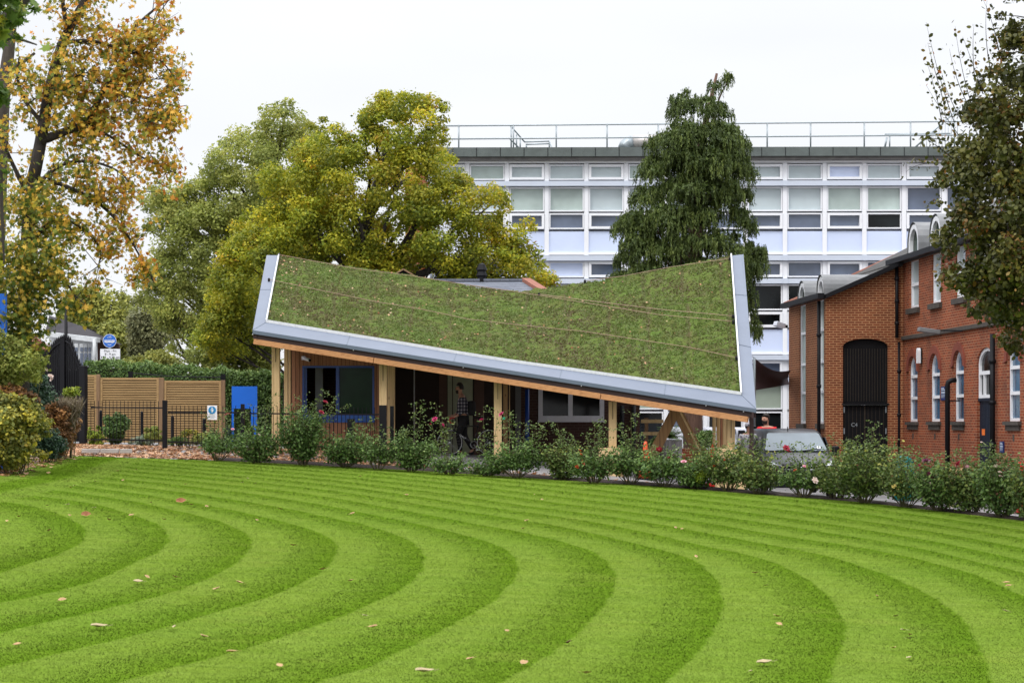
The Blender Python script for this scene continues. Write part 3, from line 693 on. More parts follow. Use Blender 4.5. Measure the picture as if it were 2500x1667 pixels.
ups(lambda s_: RP(lerp(U0, U1, s_), V0(lerp(U0, U1, s_)), .085)); ups(lambda s_: RP(U0, lerp(V0(U0), 1, s_), .085), 30); ups(lambda s_: RP(U1, lerp(V0(U1), 1, s_), .085), 30)
mb.build('white_upstand', M['upstand'], pav)
def drop(u, dz, dy=0): p = RP(u, 0, .03); return p+Vector((0, dy, dz))
def vstrip(name, z0, z1, y, m, dep=.05, ua=0, ub=1):
    a0, a1, b0, b1 = drop(ua, z0, y), drop(ub, z0, y), drop(ua, z1, y), drop(ub, z1, y); d = Vector((0, dep, 0))
    return MB().hexa([b0, b1, b1+d, b0+d, a0, a1, a1+d, a0+d]).build(name, m, pav)
vstrip('metal_lip', -.002, -.085, -.01, M['metal_dark'])
vstrip('fascia', -.086, -.20, .05, M['brownm'], .06)
# side fascias and soffit
for u_, nm in ((0, -1), (1, 1)):
    mb = MB(); k = 16
    for i in range(k):
        p0, p1 = RP(u_, i/k, .03), RP(u_, (i+1)/k, .03)
        for z0, z1, xo in ((-.003, -.085, 0),):
            mb.hexa([p0+Vector((nm*xo,0,z1)), p1+Vector((nm*xo,0,z1)), p1+Vector((nm*xo-nm*.05,0,z1)), p0+Vector((nm*xo-nm*.05,0,z1)), p0+Vector((nm*xo,0,z0)), p1+Vector((nm*xo,0,z0)), p1+Vector((nm*xo-nm*.05,0,z0)), p0+Vector((nm*xo-nm*.05,0,z0))])
    mb.build('metal_lip', M['metal_dark'], pav)
    mb = MB()
    for i in range(k):
        p0, p1 = RP(u_, i/k, .03)+Vector((-nm*.05,0,-.086)), RP(u_, (i+1)/k, .03)+Vector((-nm*.05,0,-.086)); d = Vector((0,0,-.12)); e = Vector((-nm*.05,0,0))
        mb.hexa([p0+d, p1+d, p1+d+e, p0+d+e, p0, p1, p1+e, p0+e])
    mb.build('fascia', M['brownm'], pav)
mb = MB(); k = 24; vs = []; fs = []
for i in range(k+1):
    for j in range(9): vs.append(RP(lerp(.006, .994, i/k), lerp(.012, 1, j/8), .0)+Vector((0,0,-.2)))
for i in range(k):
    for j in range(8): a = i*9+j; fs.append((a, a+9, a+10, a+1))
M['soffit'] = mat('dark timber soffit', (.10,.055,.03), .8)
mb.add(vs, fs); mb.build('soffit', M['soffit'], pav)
for s0, s1, (ua, va), (ub, vb) in ((0,0,(0,0),(U0,V0(U0))),(0,0,(1,0),(U1,V0(U1))),(0,0,(.2,0),(.203,V0(.2))),(0,0,(.42,0),(.423,V0(.42))),(0,0,(.63,0),(.633,V0(.63))),(0,0,(.83,0),(.833,V0(.83))),(0,0,(0,.5),(U0,.51)),(0,0,(1,.36),(U1,.37)),(0,0,(1,.7),(U1,.71))):
    MB().beam(RP(ua, va, .038), RP(ub, vb, .058), .014, .008).build('trim_joint', M['metal_dark'], pav)
# screws: bright fixing dots
mb = MB()
for x, y in ((617,818),(880,861),(1157,904),(1443,950),(1733,997),(1818,1009)):
    u_ = (x-617)/(1846-617); p = drop(u_, -.1, .02); mb.lathe(p, [(.001,-.014),(.012,-.01),(.014,0),(.012,.01),(.001,.014)], 8)
mb.build('fixing_bolts', M['white'], pav)
# front beams (three lengths of glulam)
def BL(x):   # point on the beam line below the fascia, for photo column x
    u_ = (x-617)/(1846-617); p = drop(u_, -.2, .10); return p
for xa, xb in ((621,933),(934.5,1490),(1491.5,1829)):
    a, b_ = BL(xa)+Vector((0,0,-.065)), BL(xb)+Vector((0,0,-.065)); MB().beam(a, b_, .14, .13).build('front_beam', M['glulam'], pav, bevel=.006)
# rafters under the roof
for u_ in np.linspace(.05, .95, 9):
    a = RP(u_, .03)+Vector((0,0,-.27)); b_ = RP(u_, .92)+Vector((0,0,-.32)); MB().beam(a, b_, .12, .16).build('rafter', M['brace'], pav)
# columns
def colm(x, wpx, d, ytop, base=None, m='post', dep=.18, slot=True, name='column'):
    p = P(x, ytop, d); w_ = wpx*d/F; zb = float(gz(p.x, d)) if base is None else P(x, base, d).z
    o = MB().box((p.x, d+dep/2, (p.z+zb)/2), (w_, dep, p.z-zb)).build(name, M[m], pav, bevel=.008)
    if slot:
        s_ = MB().box((p.x, d-.001, p.z-.2), (.012, .012, .42)).build('steel_slot', M['blackm'], o)
    return o
for x, ytop, d, base in ((673,843,48.9,None),(935,888,48.0,None),(1215.5,932,47.1,None),(1496,980,46.2,1096),(1785,1024,45.3,1096)):
    colm(x, 19, d, ytop, base)
for x, wp, d, ytop, m_ in ((698,9,49.6,848,'post'),(707,5.5,49.9,850,'post'),(955,18,49.4,888,'post'),(1234,11,48.6,935,'brace'),(1244,2,49,938,'post')):
    colm(x, wp, d, ytop, None, m_, .14, False, 'rear_post')
for x, wp, m_, d in ((1744,8,'post',46.5),(1754,8,'post',46.7),(1762,6,'clad',46.9),(1770,9,'post',46.4)):
    colm(x, wp, d, 1016, None, m_, .12, False, 'rear_post')
colm(1835.5, 10, 44.95, 1013, None, 'brownm', .09, False, 'corner_pipe')
# plywood boxes round two column feet
for xa, xb, yt, d in ((1463,1522,1093,46.0),(1751,1822,1095,45.2)):
    p, q = P(xa, yt, d), P(xb, yt, d); zb = float(gz(p.x, d))-.05
    MB().box(((p.x+q.x)/2, d+.25, (p.z+zb)/2), (q.x-p.x, .6, p.z-zb)).build('plywood_base_box', M['ply'], pav, bevel=.006)
# inverted V brace and its thin side batten
ap = P(1651, 1000, 46.6)
for xf, yf, df in ((1592,1112,46.6),(1712,1120,47.0)):
    f_ = P(xf, yf, df); f_.z = float(gz(f_.x, f_.y)); f_.x = ap.x+(P(xf, yf, df).x-ap.x)*(f_.z-ap.z)/(P(xf, yf, df).z-ap.z)
    MB().beam(ap, f_, .24, .09, (0,1,0)).build('diagonal_brace', M['brace'], pav, bevel=.006)
a = P(1661, 1005, 46.4); b_ = P(1714, 1112, 46.4); MB().beam(a, b_, .035, .14, (0,1,0)).build('brace_batten', M['post'], pav)
# cables over the roof
def cable(pts):
    q = []
    for a, b_ in zip(pts[:-1], pts[1:]):
        for k in range(6): q.append((lerp(a[0], b_[0], k/6), lerp(a[1], b_[1], k/6)))
    q.append(pts[-1]); w3 = [RP(*roofpx(x, y), .1) for x, y in q]
    o = MB().tube(w3, .0085, 5).build('safety_cable', M['cable'], pav, True)
    for e in (w3[0], w3[-1]): MB().lathe(e+Vector((0,0,-.05)), [(.02,-.05),(.03,0),(.035,.06),(.015,.09)], 8).build('cable_anchor', M['blackm'], o)
M['cable'] = mat('tan cable', (.30,.20,.13), .6)
cable([(681,630),(865,664),(1006,682),(1142,704),(1250,719),(1445,751),(1611,778),(1790,794)])
cable([(657,691),(775,716),(910,744),(1030,764),(1142,788),(1279,804),(1422,818),(1548,837),(1680,857),(1798,883)])
cable([(1316,727),(1428,742),(1606,764),(1790,781)])
cable([(1782,640),(1637,661),(1520,683),(1428,695)])
# kiosk: clad walls, blue framed window
KP = Plane(0, 50.2, 1, 0); kz = float(gz(-4.5, 50.2))
L = lambda x, y: KP.px(x, y)
a0, zt = L(712, 835); a1, _ = L(925, 835); w0 = L(738, 893); w1 = L(914, 1031)
mb = MB(); zt2 = RP(.08, .22).z-.24; zt3 = RP(.26, .22).z-.24
KP.wall(mb, [(a0, kz), (a1, kz), (a1, zt3), (a0, zt2)], [rectp(w0[0], w1[1], w1[0], w0[1])], .12, 2.6)
mb.build('kiosk_wall', M['clad'], pav)
bb = MB(); x = a0
while x < a1:
    ztop = lerp(zt2, zt3, (x-a0)/(a1-a0))
    segs = [(kz, ztop)] if (x < w0[0] or x > w1[0]) else [(kz, w1[1]-.01), (w0[1]+.01, ztop)]
    for z0, z1 in segs: KP.rect(bb, x-.004, z0, x+.004, z1, .001, .004)
    x += .097
bb.build('board_joints', M['blackm'], pav)
win = MB(); KP.frame(win, rectp(w0[0], w1[1], w1[0], w0[1]), rectp(w0[0]+.06, w1[1]+.22, w1[0]-.05, w0[1]-.05), -.08, .02)
m0 = L(825, 900)[0]; KP.rect(win, m0-.05, w1[1]+.221, m0+.035, w0[1]-.051, -.07, .01); KP.rect(win, m0-.012, w1[1]+.23, m0+.005, w0[1]-.052, .011, .02)
wo = win.build('window', M['bluef'], pav)
sill = MB(); KP.rect(sill, L(822,1015)[0], L(822,1031)[1], w1[0]+.01, L(822,1014)[1], .021, .05); sill.build('blue_sill_panel', mat('mid blue panel', (.01,.09,.40), .4), wo)
pn = MB(); KP.rect(pn, m0+.036, w1[1]+.221, w1[0]-.051, w0[1]-.051, -.05, -.045); pn.build('pane', M['gglass'], wo)
# inside seen through the open half: dark room, a pale wall and a blue reveal
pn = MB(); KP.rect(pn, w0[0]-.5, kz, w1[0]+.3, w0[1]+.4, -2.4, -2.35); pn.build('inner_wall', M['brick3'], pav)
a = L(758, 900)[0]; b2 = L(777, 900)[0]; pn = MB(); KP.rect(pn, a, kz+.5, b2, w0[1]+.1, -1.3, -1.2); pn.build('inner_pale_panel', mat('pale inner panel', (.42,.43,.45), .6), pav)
pn = MB(); KP.rect(pn, L(745,900)[0], kz+.5, L(749,900)[0], w0[1]-.052, -.06, -.0); pn.build('frame_bar', M['bluef'], wo)
# security camera on the cladding
cm = thing('security_camera', P(742, 878, 50.1), 'small white security camera fixed to the red brown cladding', 'camera')
a = P(741, 874, 50.08); mb = MB(); mb.box(a+Vector((0,-.03,0)), (.10,.06,.10)); mb.build('bracket', M['white'], cm, bevel=.01)
mb = MB(); mb.tube([a+Vector((.0,-.06,.0)), a+Vector((.17,-.22,-.06))], .045, 12); mb.build('housing', M['offwhite'], cm, True)
mb = MB(); mb.tube([a+Vector((.171,-.221,-.061)), a+Vector((.182,-.231,-.064))], .034, 12); mb.build('lens', M['blackm'], cm)
# back wall of the covered space, with pale door and brown doors
BP = Plane(0, 53.0, 1, 0); bz = float(gz(0, 53))
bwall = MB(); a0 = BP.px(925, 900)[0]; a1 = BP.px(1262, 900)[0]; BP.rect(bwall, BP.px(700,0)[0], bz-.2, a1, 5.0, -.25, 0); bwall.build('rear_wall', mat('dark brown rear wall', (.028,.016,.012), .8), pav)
for x0, x1, m_, nm, o1 in ((1093,1104,'pg','door_frame',.03),(1106,1154,'pg','pale_door',.02),(1072,1091,'db','brown_door',.02),(1158,1182,'db','brown_door',.02),(1010,1013,'greyf','door_edge',.03),(1258,1272,'gq','rear_door_frame',.05)):
    if m_ == 'pg' and 'pg' not in M: M['pg'] = mat('pale green grey door', (.34,.37,.25), .6, var=.1)
    if m_ == 'gq' and 'gq' not in M: M['gq'] = mat('grey door frame', (.11,.11,.11), .5)
    if m_ == 'db' and 'db' not in M: M['db'] = mat('dark brown door', (.09,.04,.025), .6)
    mb = MB(); BP.rect(mb, BP.px(x0, 0)[0], bz, BP.px(x1, 0)[0], 4.6, .002, o1); mb.build(nm, M[m_], pav)
mb = MB(); p = P(1287, 935, 51.4); mb.tube([(p.x, p.y, 3.1), (p.x, p.y, float(gz(p.x, p.y)))], .055, 10); mb.build('blue_downpipe', M['bluef'], pav, True)
# small green sign on the column
mb = MB(); mb.box(P(1230, 1021, 46.9), (.06,.01,.06)); mb.build('green_sticker', mat('green sticker', (.0,.30,.14), .5), pav)
# ================================================================ LOW BRICK HOUSE BEHIND THE PAVILION
hs = thing('slate_roofed_house', (2, 58, 1.2), 'low brown brick house with grey slate roof rising behind the pavilion', 'house')
HP = Plane(0, 54.0, 1, 0); L = HP.px; a1 = L(1562, 900)[0]; mb = MB(); wi = rectp(*L(1316, 1021), *L(1473, 945))
HP.wall(mb, rectp(L(1262,900)[0], .3, a1, 4.5), [wi], .1, .4); mb.build('wall', M['brick3'], hs)
mb = MB(); mb.box(((L(900,900)[0]+a1)/2, 59.8, 1.7), (a1-L(900,900)[0], 9.5, 3.0)); mb.build('rear_block', M['brick3'], hs)
fr = MB(); A0, Z0 = wi[0]; A1, Z1 = wi[2]; HP.frame(fr, rectp(A0-.02, Z0-.06, A1+.02, Z1+.02), rectp(A0+.1, Z0+.07, A1-.1, Z1-.08), -.05, .03)
mm = (A0+A1)/2-.02; HP.rect(fr, mm-.06, Z0+.071, mm+.06, Z1-.081, -.05, .03)
HP.rect(fr, A0-.04, Z0-.1, A1+.04, Z0-.061, -.05, .08)
wo = fr.build('window', M['greyf'], hs)
for s0, s1 in ((A0+.101, mm-.061), (mm+.061, A1-.101)):
    mb = MB(); HP.rect(mb, s0, Z0+.071, s1, Z1-.081, -.04, -.03); mb.build('pane', M['dglass'], wo)
# downpipes
for x in (1519, 1547):
    mb = MB(); p = P(x, 1000, 53.9); mb.tube([(p.x, p.y, 2.7), (p.x, p.y, .4)], .06, 10); mb.build('downpipe', M['blackm'], hs, True)
# roof: hipped, ridge seen above the sedum
e = 57.0; rl, rr = P(900,687,60), P(1288,686,60); ez = P(1000,715,57).z-.25
f0 = Vector((P(800,700,57).x, 56.6, ez-.3)); f1 = Vector((P(1400,720,57).x, 56.6, ez-.3)); b0 = Vector((f0.x, 63.5, ez-.3)); b1 = Vector((f1.x, 63.5, ez-.3))
mb = MB(); mb.add([f0, f1, b1, b0, rl, rr], [(0,1,5,4),(1,2,5),(2,3,4,5),(3,0,4),(0,3,2,1)]); mb.build('roof', M['slate'], hs)
mb = MB(); mb.beam(rr+Vector((-.05,0,.04)), f1.lerp(rr, .05)+Vector((0,0,.06)), .28, .1); mb.build('hip_tiles', M['redtile'], hs)
mb = MB(); mb.beam(rl+Vector((0,0,.03)), rr+Vector((-.15,0,.03)), .22, .07); mb.build('ridge_tiles', M['slate'], hs)
p = P(1176, 686, 60); mb = MB(); mb.lathe(p, [(.13,-.1),(.13,.12),(.17,.16),(.12,.3),(.17,.33),(.10,.5),(.02,.54)], 10); mb.build('vent_cowl', M['blackm'], hs)
# little gable beyond
gb = thing('gabled_vent', P(985, 690, 58.5), 'tiny dark gabled roof peeping above the sedum near the ridge', 'roof')
mb = MB(); q = P(985, 661, 58.5); mb.prism([q+Vector((-.42,0,-.5)), q+Vector((.42,0,-.5)), q+Vector((.42,0,-.22)), q+Vector((0,0,.0)), q+Vector((-.42,0,-.22))], (0,1.2,0)); mb.build('wall', M['blackw'], gb)
mb = MB(); mb.beam(q+Vector((-.5,.55,-.25)), q+Vector((.0,.55,.04)), 1.3, .04); mb.beam(q+Vector((.0,.55,.04)), q+Vector((.5,.55,-.25)), 1.3, .04); mb.build('roof', M['fencep'], gb)
# ================================================================ WHITE OFFICE BLOCK
ob = thing('office_block', P(1700, 1100, 78), 'long white panelled office block with rows of windows and a dark flat roof edge', 'building')
OP = Plane(P(1250,0,77.1).x, 77.1, 18.6, -.25)
def oy(y, x=1400): return OP.px(x, y)[1]
def oa(x): return OP.px(x, 700)[0]
xl_, xr_ = oa(1046), oa(2800)
Hs = lambda y: ZC+(HY-y)*77.0/F
gb_ = float(gz(8, 77))-.3
mb = MB(); OP.rect(mb, xl_, gb_, xr_, Hs(366), -9, -.35); mb.build('core', M['offwhite'], ob)
mb = MB(); OP.rect(mb, xl_-.3, Hs(386), xr_, Hs(364), -9.2, .55); mb.build('parapet', M['parapet'], ob)
x = 1107
while x < 2500: mb = MB(); OP.rect(mb, oa(x)-.012, Hs(386), oa(x)+.012, Hs(364.5), .551, .558); mb.build('parapet_joint', M['blackm'], ob); x += 57.6
mb = MB(); OP.rect(mb, xl_-.2, Hs(394), xr_, Hs(386.2), -.3, .45); mb.build('gutter', M['gutterg'], ob)
mb = MB(); OP.rect(mb, xl_, Hs(399), xr_, Hs(394.2), -.3, .2); mb.build('fascia_board', M['white'], ob)
xm = [1044+96.9*i for i in range(-0, 18)]
# brick end wall on the left
mb = MB(); OP.rect(mb, xl_-.9, gb_, xl_-.01, Hs(400), -8, .02); mb.build('brick_end', M['brick2'], ob)
for y0, y1 in ((455,443),(637,624.5),(693,681),(879,867),(934,921)):
    mb = MB(); OP.rect(mb, xl_, Hs(y0), xr_, Hs(y1), -.3, .22); mb.build('band', M['band'], ob)
    mb = MB(); k = 0
    for x in xm[1::2]: OP.rect(mb, oa(x)-.10, Hs(y0)-.004, oa(x)+.10, Hs(y1)+.004, .2, .235)
    mb.build('band_cover_plate', M['band'], ob)
ROWS = [(441,401,'A'),(518,456,'B'),(561,520,'C'),(622,563,'S'),(679,638,'A'),(759,694,'D'),(801,761,'C'),(865,803,'S'),(919,880,'A'),(1001,938,'G'),(1160,1004,'W')]
for i, x in enumerate(xm):      # mullions
    for y0, y1 in ((442,399.5),(623,455.5),(680,638),(866,694),(920,880),(1165,935)):
        if x > 2500 and y0 > 640: continue
        mb = MB(); OP.rect(mb, oa(x)-.085, Hs(y0), oa(x)+.085, Hs(y1), -.3, .06); mb.build('mullion', M['white'], ob)
pick = random.Random(5)
for i in range(len(xm)-1):
    a0, a1 = oa(xm[i])+.086, oa(xm[i+1])-.086; opening = (i % 2 == 0)
    for y0, y1, kd in ROWS:
        if xm[i] > 2450 and y0 > 640: continue
        if xm[i] < 1090 and y0 > 470: continue
        z0, z1 = Hs(y0), Hs(y1)
        if kd == 'S':
            mb = MB(); OP.rect(mb, a0, z0+.1, a1, z1-.03, -.3, -.02); mb.build('spandrel_panel', M['spandrel'], ob)
            mb = MB(); OP.rect(mb, a0, z0, a1, z0+.098, -.3, .05); mb.build('sill', M['white'], ob); continue
        fw = .05; o1 = .02
        if opening and kd in 'AC': fw = .095; o1 = .10
        fr = MB(); OP.frame(fr, rectp(a0+.01, z0+.03, a1-.01, z1-.01), rectp(a0+fw+.01, z0+fw+.03, a1-fw-.01, z1-fw-.01), -.2, o1)
        wo = fr.build('window', M['white'], ob)
        if kd == 'A': m_ = 'nglass' if y0 > 650 and pick.random() < .45 else pick.choice(['blind','blind','blindg','spandrel'] if y0 < 500 else ['spandrel','dglass','nglass'])
        elif kd == 'B': m_ = 'nglass' if xm[i] > 2150 else pick.choice(['blind','blindg','blind'])
        elif kd == 'C': m_ = 'dglass' if (y0 > 700 or xm[i] < 1200 or 2050 < xm[i] < 2150) else 'nglass'
        elif kd == 'D': m_ = 'dglass'
        elif kd == 'G': m_ = 'gpan'
        else: m_ = 'dglass' if i % 3 else 'nglass'
        if m_ == 'gpan' and m_ not in M: M[m_] = mat('pale sage panel', (.28,.33,.27), .5, var=.05)
        mb = MB(); OP.rect(mb, a0+fw+.012, z0+fw+.032, a1-fw-.012, z1-fw-.012, -.12 if kd != 'B' else -.16, -.10 if kd != 'B' else -.14); mb.build('pane', M[m_], wo)
# roof railings
rl = thing('roof_railing', P(1700, 364, 77.5), 'long galvanised two rail safety railing along the flat roof of the white block', 'railing')
RP2 = Plane(P(1250,0,77.6).x, 77.6, 18.6, -.25); Hr = lambda y: ZC+(HY-y)*77.6/F
def ra(x): return RP2.px(x, 400)[0]
for (ya, yb) in (((307.5), (299.5)), ((339.5), (332.5))):
    pts = [RP2.pt(ra(x), Hr(lerp(ya, yb, (x-1090)/1200)), 0) for x in (1085, 1400, 1700, 2000, 2300, 2600)]
    MB().tube(pts, .03, 6).build('rail', M['galv'], rl, True)
for x in (1120,1253.5,1358,1482,1607,1740,1873,1979,2110,2223,2330,2440):
    MB().tube([RP2.pt(ra(x), Hr(lerp(305.5, 298.5, (x-1090)/1200)), 0), RP2.pt(ra(x), Hr(364), 0)], .03, 6).build('post', M['galv'], rl, True)
# stepping access guard
ag = thing('access_guard', P(1290, 364, 78), 'small tubular guard frame round the roof ladder beside the long railing', 'railing')
def T2(name, pts, r=.03, root=ag, m_='galv'): return MB().tube(pts, r, 6).build(name, M[m_], root, True)
T2('rail', [P(1246,307,78.2), P(1280,346,79.5)]); T2('rail', [P(1246,341,78.2), P(1268,362,79.5)])
T2('rail', [P(1280,347,79.5), P(1342,345,79.5)]); T2('rail', [P(1284,353,79.2), P(1341,351,79.2)]); T2('rail', [P(1341,345,79.5), P(1348,362,79)])
for x, y, d in ((1248,309,78.2),(1261,329,78.8),(1270,340,79.2),(1285,352,79.4),(1341,346,79.5)): T2('post', [P(x,y,d), P(x,364,d)])
# raking guard at the right with close balusters
sg = thing('stair_guard', P(2330, 364, 79), 'raking steel stair guard with close bars at the right end of the roof', 'railing')
a, b_ = P(2232, 362, 79.5), P(2345, 262, 79.5); MB().tube([a, b_], .035, 6).build('rail', M['galv'], sg, True)
T2('rail', [P(2160,329,79), P(2320,327,79)], .045, sg); T2('post', [P(2172,331,79), P(2172,362,79)], .03, sg); T2('post', [P(2165,336,79.4), P(2160,362,79.4)], .04, sg)
k = 0
for x in np.arange(2240, 2345, 7.5):
    T2('bar', [P(x, lerp(362,262,(x-2232)/113), 79.5), P(x, 364, 79.5)], .012, sg)
# roof duct
dt = thing('roof_duct', P(1555, 362, 78), 'fat pale metal duct bending out of the flat roof behind the conifer', 'duct')
c = [P(1524,364,78), P(1527,356,78), P(1534,350,78), P(1545,347,78)]
MB().tube(c, .26, 14).build('elbow', M['galv'], dt, True)
MB().tube([P(1545,347,78), P(1610,346,78)], .26, 14).build('pipe', mat('pale duct metal', (.50,.47,.45), .4, .5, var=.08), dt, True)
# maroon sail canopy
sa = thing('sail_canopy', P(1880, 930, 66), 'dark maroon canvas sail stretched beside the brick wing corner', 'canopy')
pa, pb, pc, pd = P(1841,873,64), P(1930,905,66), P(1928,938,68), P(1843,952,64)
mb = MB(); vs = []; fs = []
for i in range(9):
    for j in range(9):
        u, v = i/8, j/8; p = (pa.lerp(pb, u)).lerp(pd.lerp(pc, u), v); p.y += .5*math.sin(math.pi*v); p.z += -.2*math.sin(math.pi*u)*(1-v)*1; vs.append(p)
for i in range(8):
    for j in range(8): a = i*9+j; fs.append((a, a+9, a+10, a+1))
mb.add(vs, fs); o = mb.build('canvas', mat('maroon canvas', (.045,.018,.020), .75), sa, True)
sm = o.modifiers.new('thick', 'SOLIDIFY'); sm.thickness = .015
mb = MB(); mb.tube([P(1840,872,64), P(1800,850,62.5)], .012, 5); mb.build('rope', M['galv'], sa)
mb = MB(); mb.tube([P(1842,873,64), P(1842,1040,64)], .04, 8); mb.build('pole', M['galv'], sa, True)
# ================================================================ RED BRICK SCHOOL BUILDING
BB = thing('brick_school_building', P(2300, 1180, 58), 'red brick Victorian school building with arched white windows and dormers', 'building')
MPl = Plane(16.03, 0, -.0617, 1)     # main facade, receding
WPl = Plane(0, 62.0, 1, 0)          # gable wall of the wing, facing the lawn
wcorner = WPl.px(2016, 0)[0]
SPl = Plane(wcorner, 62.0, -.075, 1)   # side wall of the wing
Q = MPl.px
def seg(x0, x1, y0, y1, plane=MPl):      # pixel box on receding plane, horizontal edges kept level using heights at x mid
    a0, _ = plane.px(x0, 0); a1, _ = plane.px(x1, 0); am = (x0+x1)/2
    z0 = plane.px(am, y0)[1]; z1 = plane.px(am, y1)[1]; return a0, z0, a1, z1
gzb = float(gz(13, 58))-.3
# openings on the main facade
wins = []
holes = []
sillz = Q(2250, 1029)[1]; topz = Q(2285, 862)[1]
for xa, xb in ((2219,2240),(2271,2294.5),(2329,2353),(2460,2490)):
    a0, a1 = Q(xa, 0)[0], Q(xb, 0)[0]; lo, hi = min(a0, a1), max(a0, a1); hi2 = topz
    wins.append((lo, sillz, hi, hi2)); holes.append(arch(lo, sillz, hi, hi2, (hi-lo)/2*.9))
# continue nearer windows (outside frame to the right) for completeness
dlo, dhi = sorted((Q(2385,0)[0], Q(2428,0)[0])); dtop = Q(2410, 847)[1]; dmid = Q(2410, 971)[1]
holes.append(arch(dlo, gzb+.2, dhi, dtop, (dhi-dlo)*.28))
upw = []
uz0 = Q(2233, 752)[1]; uz1 = Q(2233, 612)[1]
for xa, xb in ((2221,2243),(2275,2297),(2333,2357),(2395,2421)):
    lo, hi = sorted((Q(xa,0)[0], Q(xb,0)[0])); upw.append((lo, hi)); holes.append(rectp(lo, uz0, hi, uz1-.001))
gutz = Q(2240, 627)[1]
uz1_ = gutz-.02
holes = holes[:5]+[rectp(lo, uz0, hi, uz1_-.06) for lo, hi in upw]
fa, fb = Q(2680, 0)[0], WPl.px(2204,0)[0]
far = 62.0/math.cos(math.atan(.0617)); near = Q(2640, 0)[0]
lo_, hi_ = min(near, 63), 63.2
mb = MB(); MPl.wall(mb, rectp(lo_, gzb, hi_, gutz), holes, .13, .35); mb.build('wall', M['brick2'], BB)
# raised arches (rings) over the windows and string course
for a0, z0, a1, z1 in wins:
    w_ = (a1-a0); r_ = w_/2; out_ = [p for p in arch(a0-.16, z1-r_*.9, a1+.16, z1+.2, r_*.9+.2)][1:]+[(a0-.16, z1-r_*.9)]
    o_ = arch(a0-.2, z1-r_, a1+.2, z1+.24, r_+.24-.001)[2:]; i_ = arch(a0-.0, z1-r_, a1+.0, z1+.004, r_*.9+.004)[2:]
    mb = MB(); n = len(o_); vs = [MPl.pt(a, z, .05) for a, z in o_]+[MPl.pt(a, z, .05) for a, z in i_]+[MPl.pt(a, z, .001) for a, z in o_]+[MPl.pt(a, z, .001) for a, z in i_]
    fs = []
    for i in range(n-1): fs += [(i,i+1,n+i+1,n+i),(i,i+1,2*n+i+1,2*n+i),(n+i,n+i+1,3*n+i+1,3*n+i)]
    mb.add(vs, fs); mb.build('arch', M['bricks'], BB)
    wf = MB(); MPl.frame(wf, arch(a0+.005, z0, a1-.005, z1-.005, r_*.9), arch(a0+.08, z0+.08, a1-.08, z1-.08, r_*.82), -.125, -.06)
    zt = [z0+(z1-z0)*.36, z0+(z1-z0)*.69]
    for z in zt: MPl.rect(wf, a0+.081, z-.045, a1-.081, z+.045, -.12, -.04)
    wo = wf.build('window', M['white'], BB)
    pm = MB(); MPl.slab(pm, arch(a0+.081, z0+.081, a1-.081, z1-.081, r_*.81), -.118, -.112); pm.build('pane', M['bluegl'] if 'bluegl' in M else M.setdefault('bluegl', glass('blue reflecting glass', (.05,.12,.20), .1, .8, .3)), wo)
    sm_ = MB(); MPl.rect(sm_, a0-.14, z0-.1, a1+.14, z0-.002, -.1, .1); MPl.rect(sm_, a0-.06, z0-.24, a1+.06, z0-.101, .0, .05); sm_.build('sill', M['stone'], wo)
    vm = MB(); MPl.rect(vm, (a0+a1)/2-.06, Q(2285,1072)[1], (a0+a1)/2+.06, Q(2285,1058)[1], .001, .012); vm.build('air_brick', M['stone'], BB)
# door with fanlight
wf = MB(); zf = dmid; MPl.frame(wf, arch(dlo+.005, zf, dhi-.005, dtop-.005, (dhi-dlo)*.27), arch(dlo+.09, zf+.09, dhi-.09, dtop-.09, (dhi-dlo)*.24), -.125, -.05)
zt = lerp(zf, dtop, .5); MPl.rect(wf, dlo+.091, zt-.05, dhi-.091, zt+.05, -.12, -.04); mm = lerp(dlo, dhi, .70); MPl.rect(wf, mm-.03, zf+.091, mm+.03, zt-.051, -.12, -.045)
wo = wf.build('fanlight', M['white'], BB); pm = MB(); MPl.slab(pm, arch(dlo+.091, zf+.091, dhi-.091, dtop-.091, (dhi-dlo)*.24), -.118, -.112); pm.build('pane', M['dglass'], wo)
dm = MB(); MPl.rect(dm, dlo+.01, gzb, dhi-.01, zf-.08, -.12, -.08)
do = dm.build('navy_door', M['navyw'], BB)
jm = MB()
for q in np.arange(dlo+.15, dhi-.1, .13): MPl.rect(jm, q-.006, gzb, q+.006, zf-.1, -.08, -.076)
jm.build('board_joint', M['blackm'], do)
hm = MB(); MPl.rect(hm, dlo+.005, zf-.079, dhi-.005, zf-.002, -.12, -.03); hm.build('door_head', M['navyw'], do)
nm_ = MB(); q = lerp(dlo, dhi, .78); MPl.rect(nm_, q-.13, Q(2395,1062)[1], q+.13, Q(2395,1047)[1], -.078, -.07); nm_.build('orange_notice', mat('orange notice', (.75,.16,.02), .5), do)
# string course, dirt ledge
sc_ = MB(); zl = Q(2209, 826)[1]; MPl.rect(sc_, lo_, zl-.05, hi_, zl+.06, .001, .09); sc_.build('string_course', M['stone'], BB)
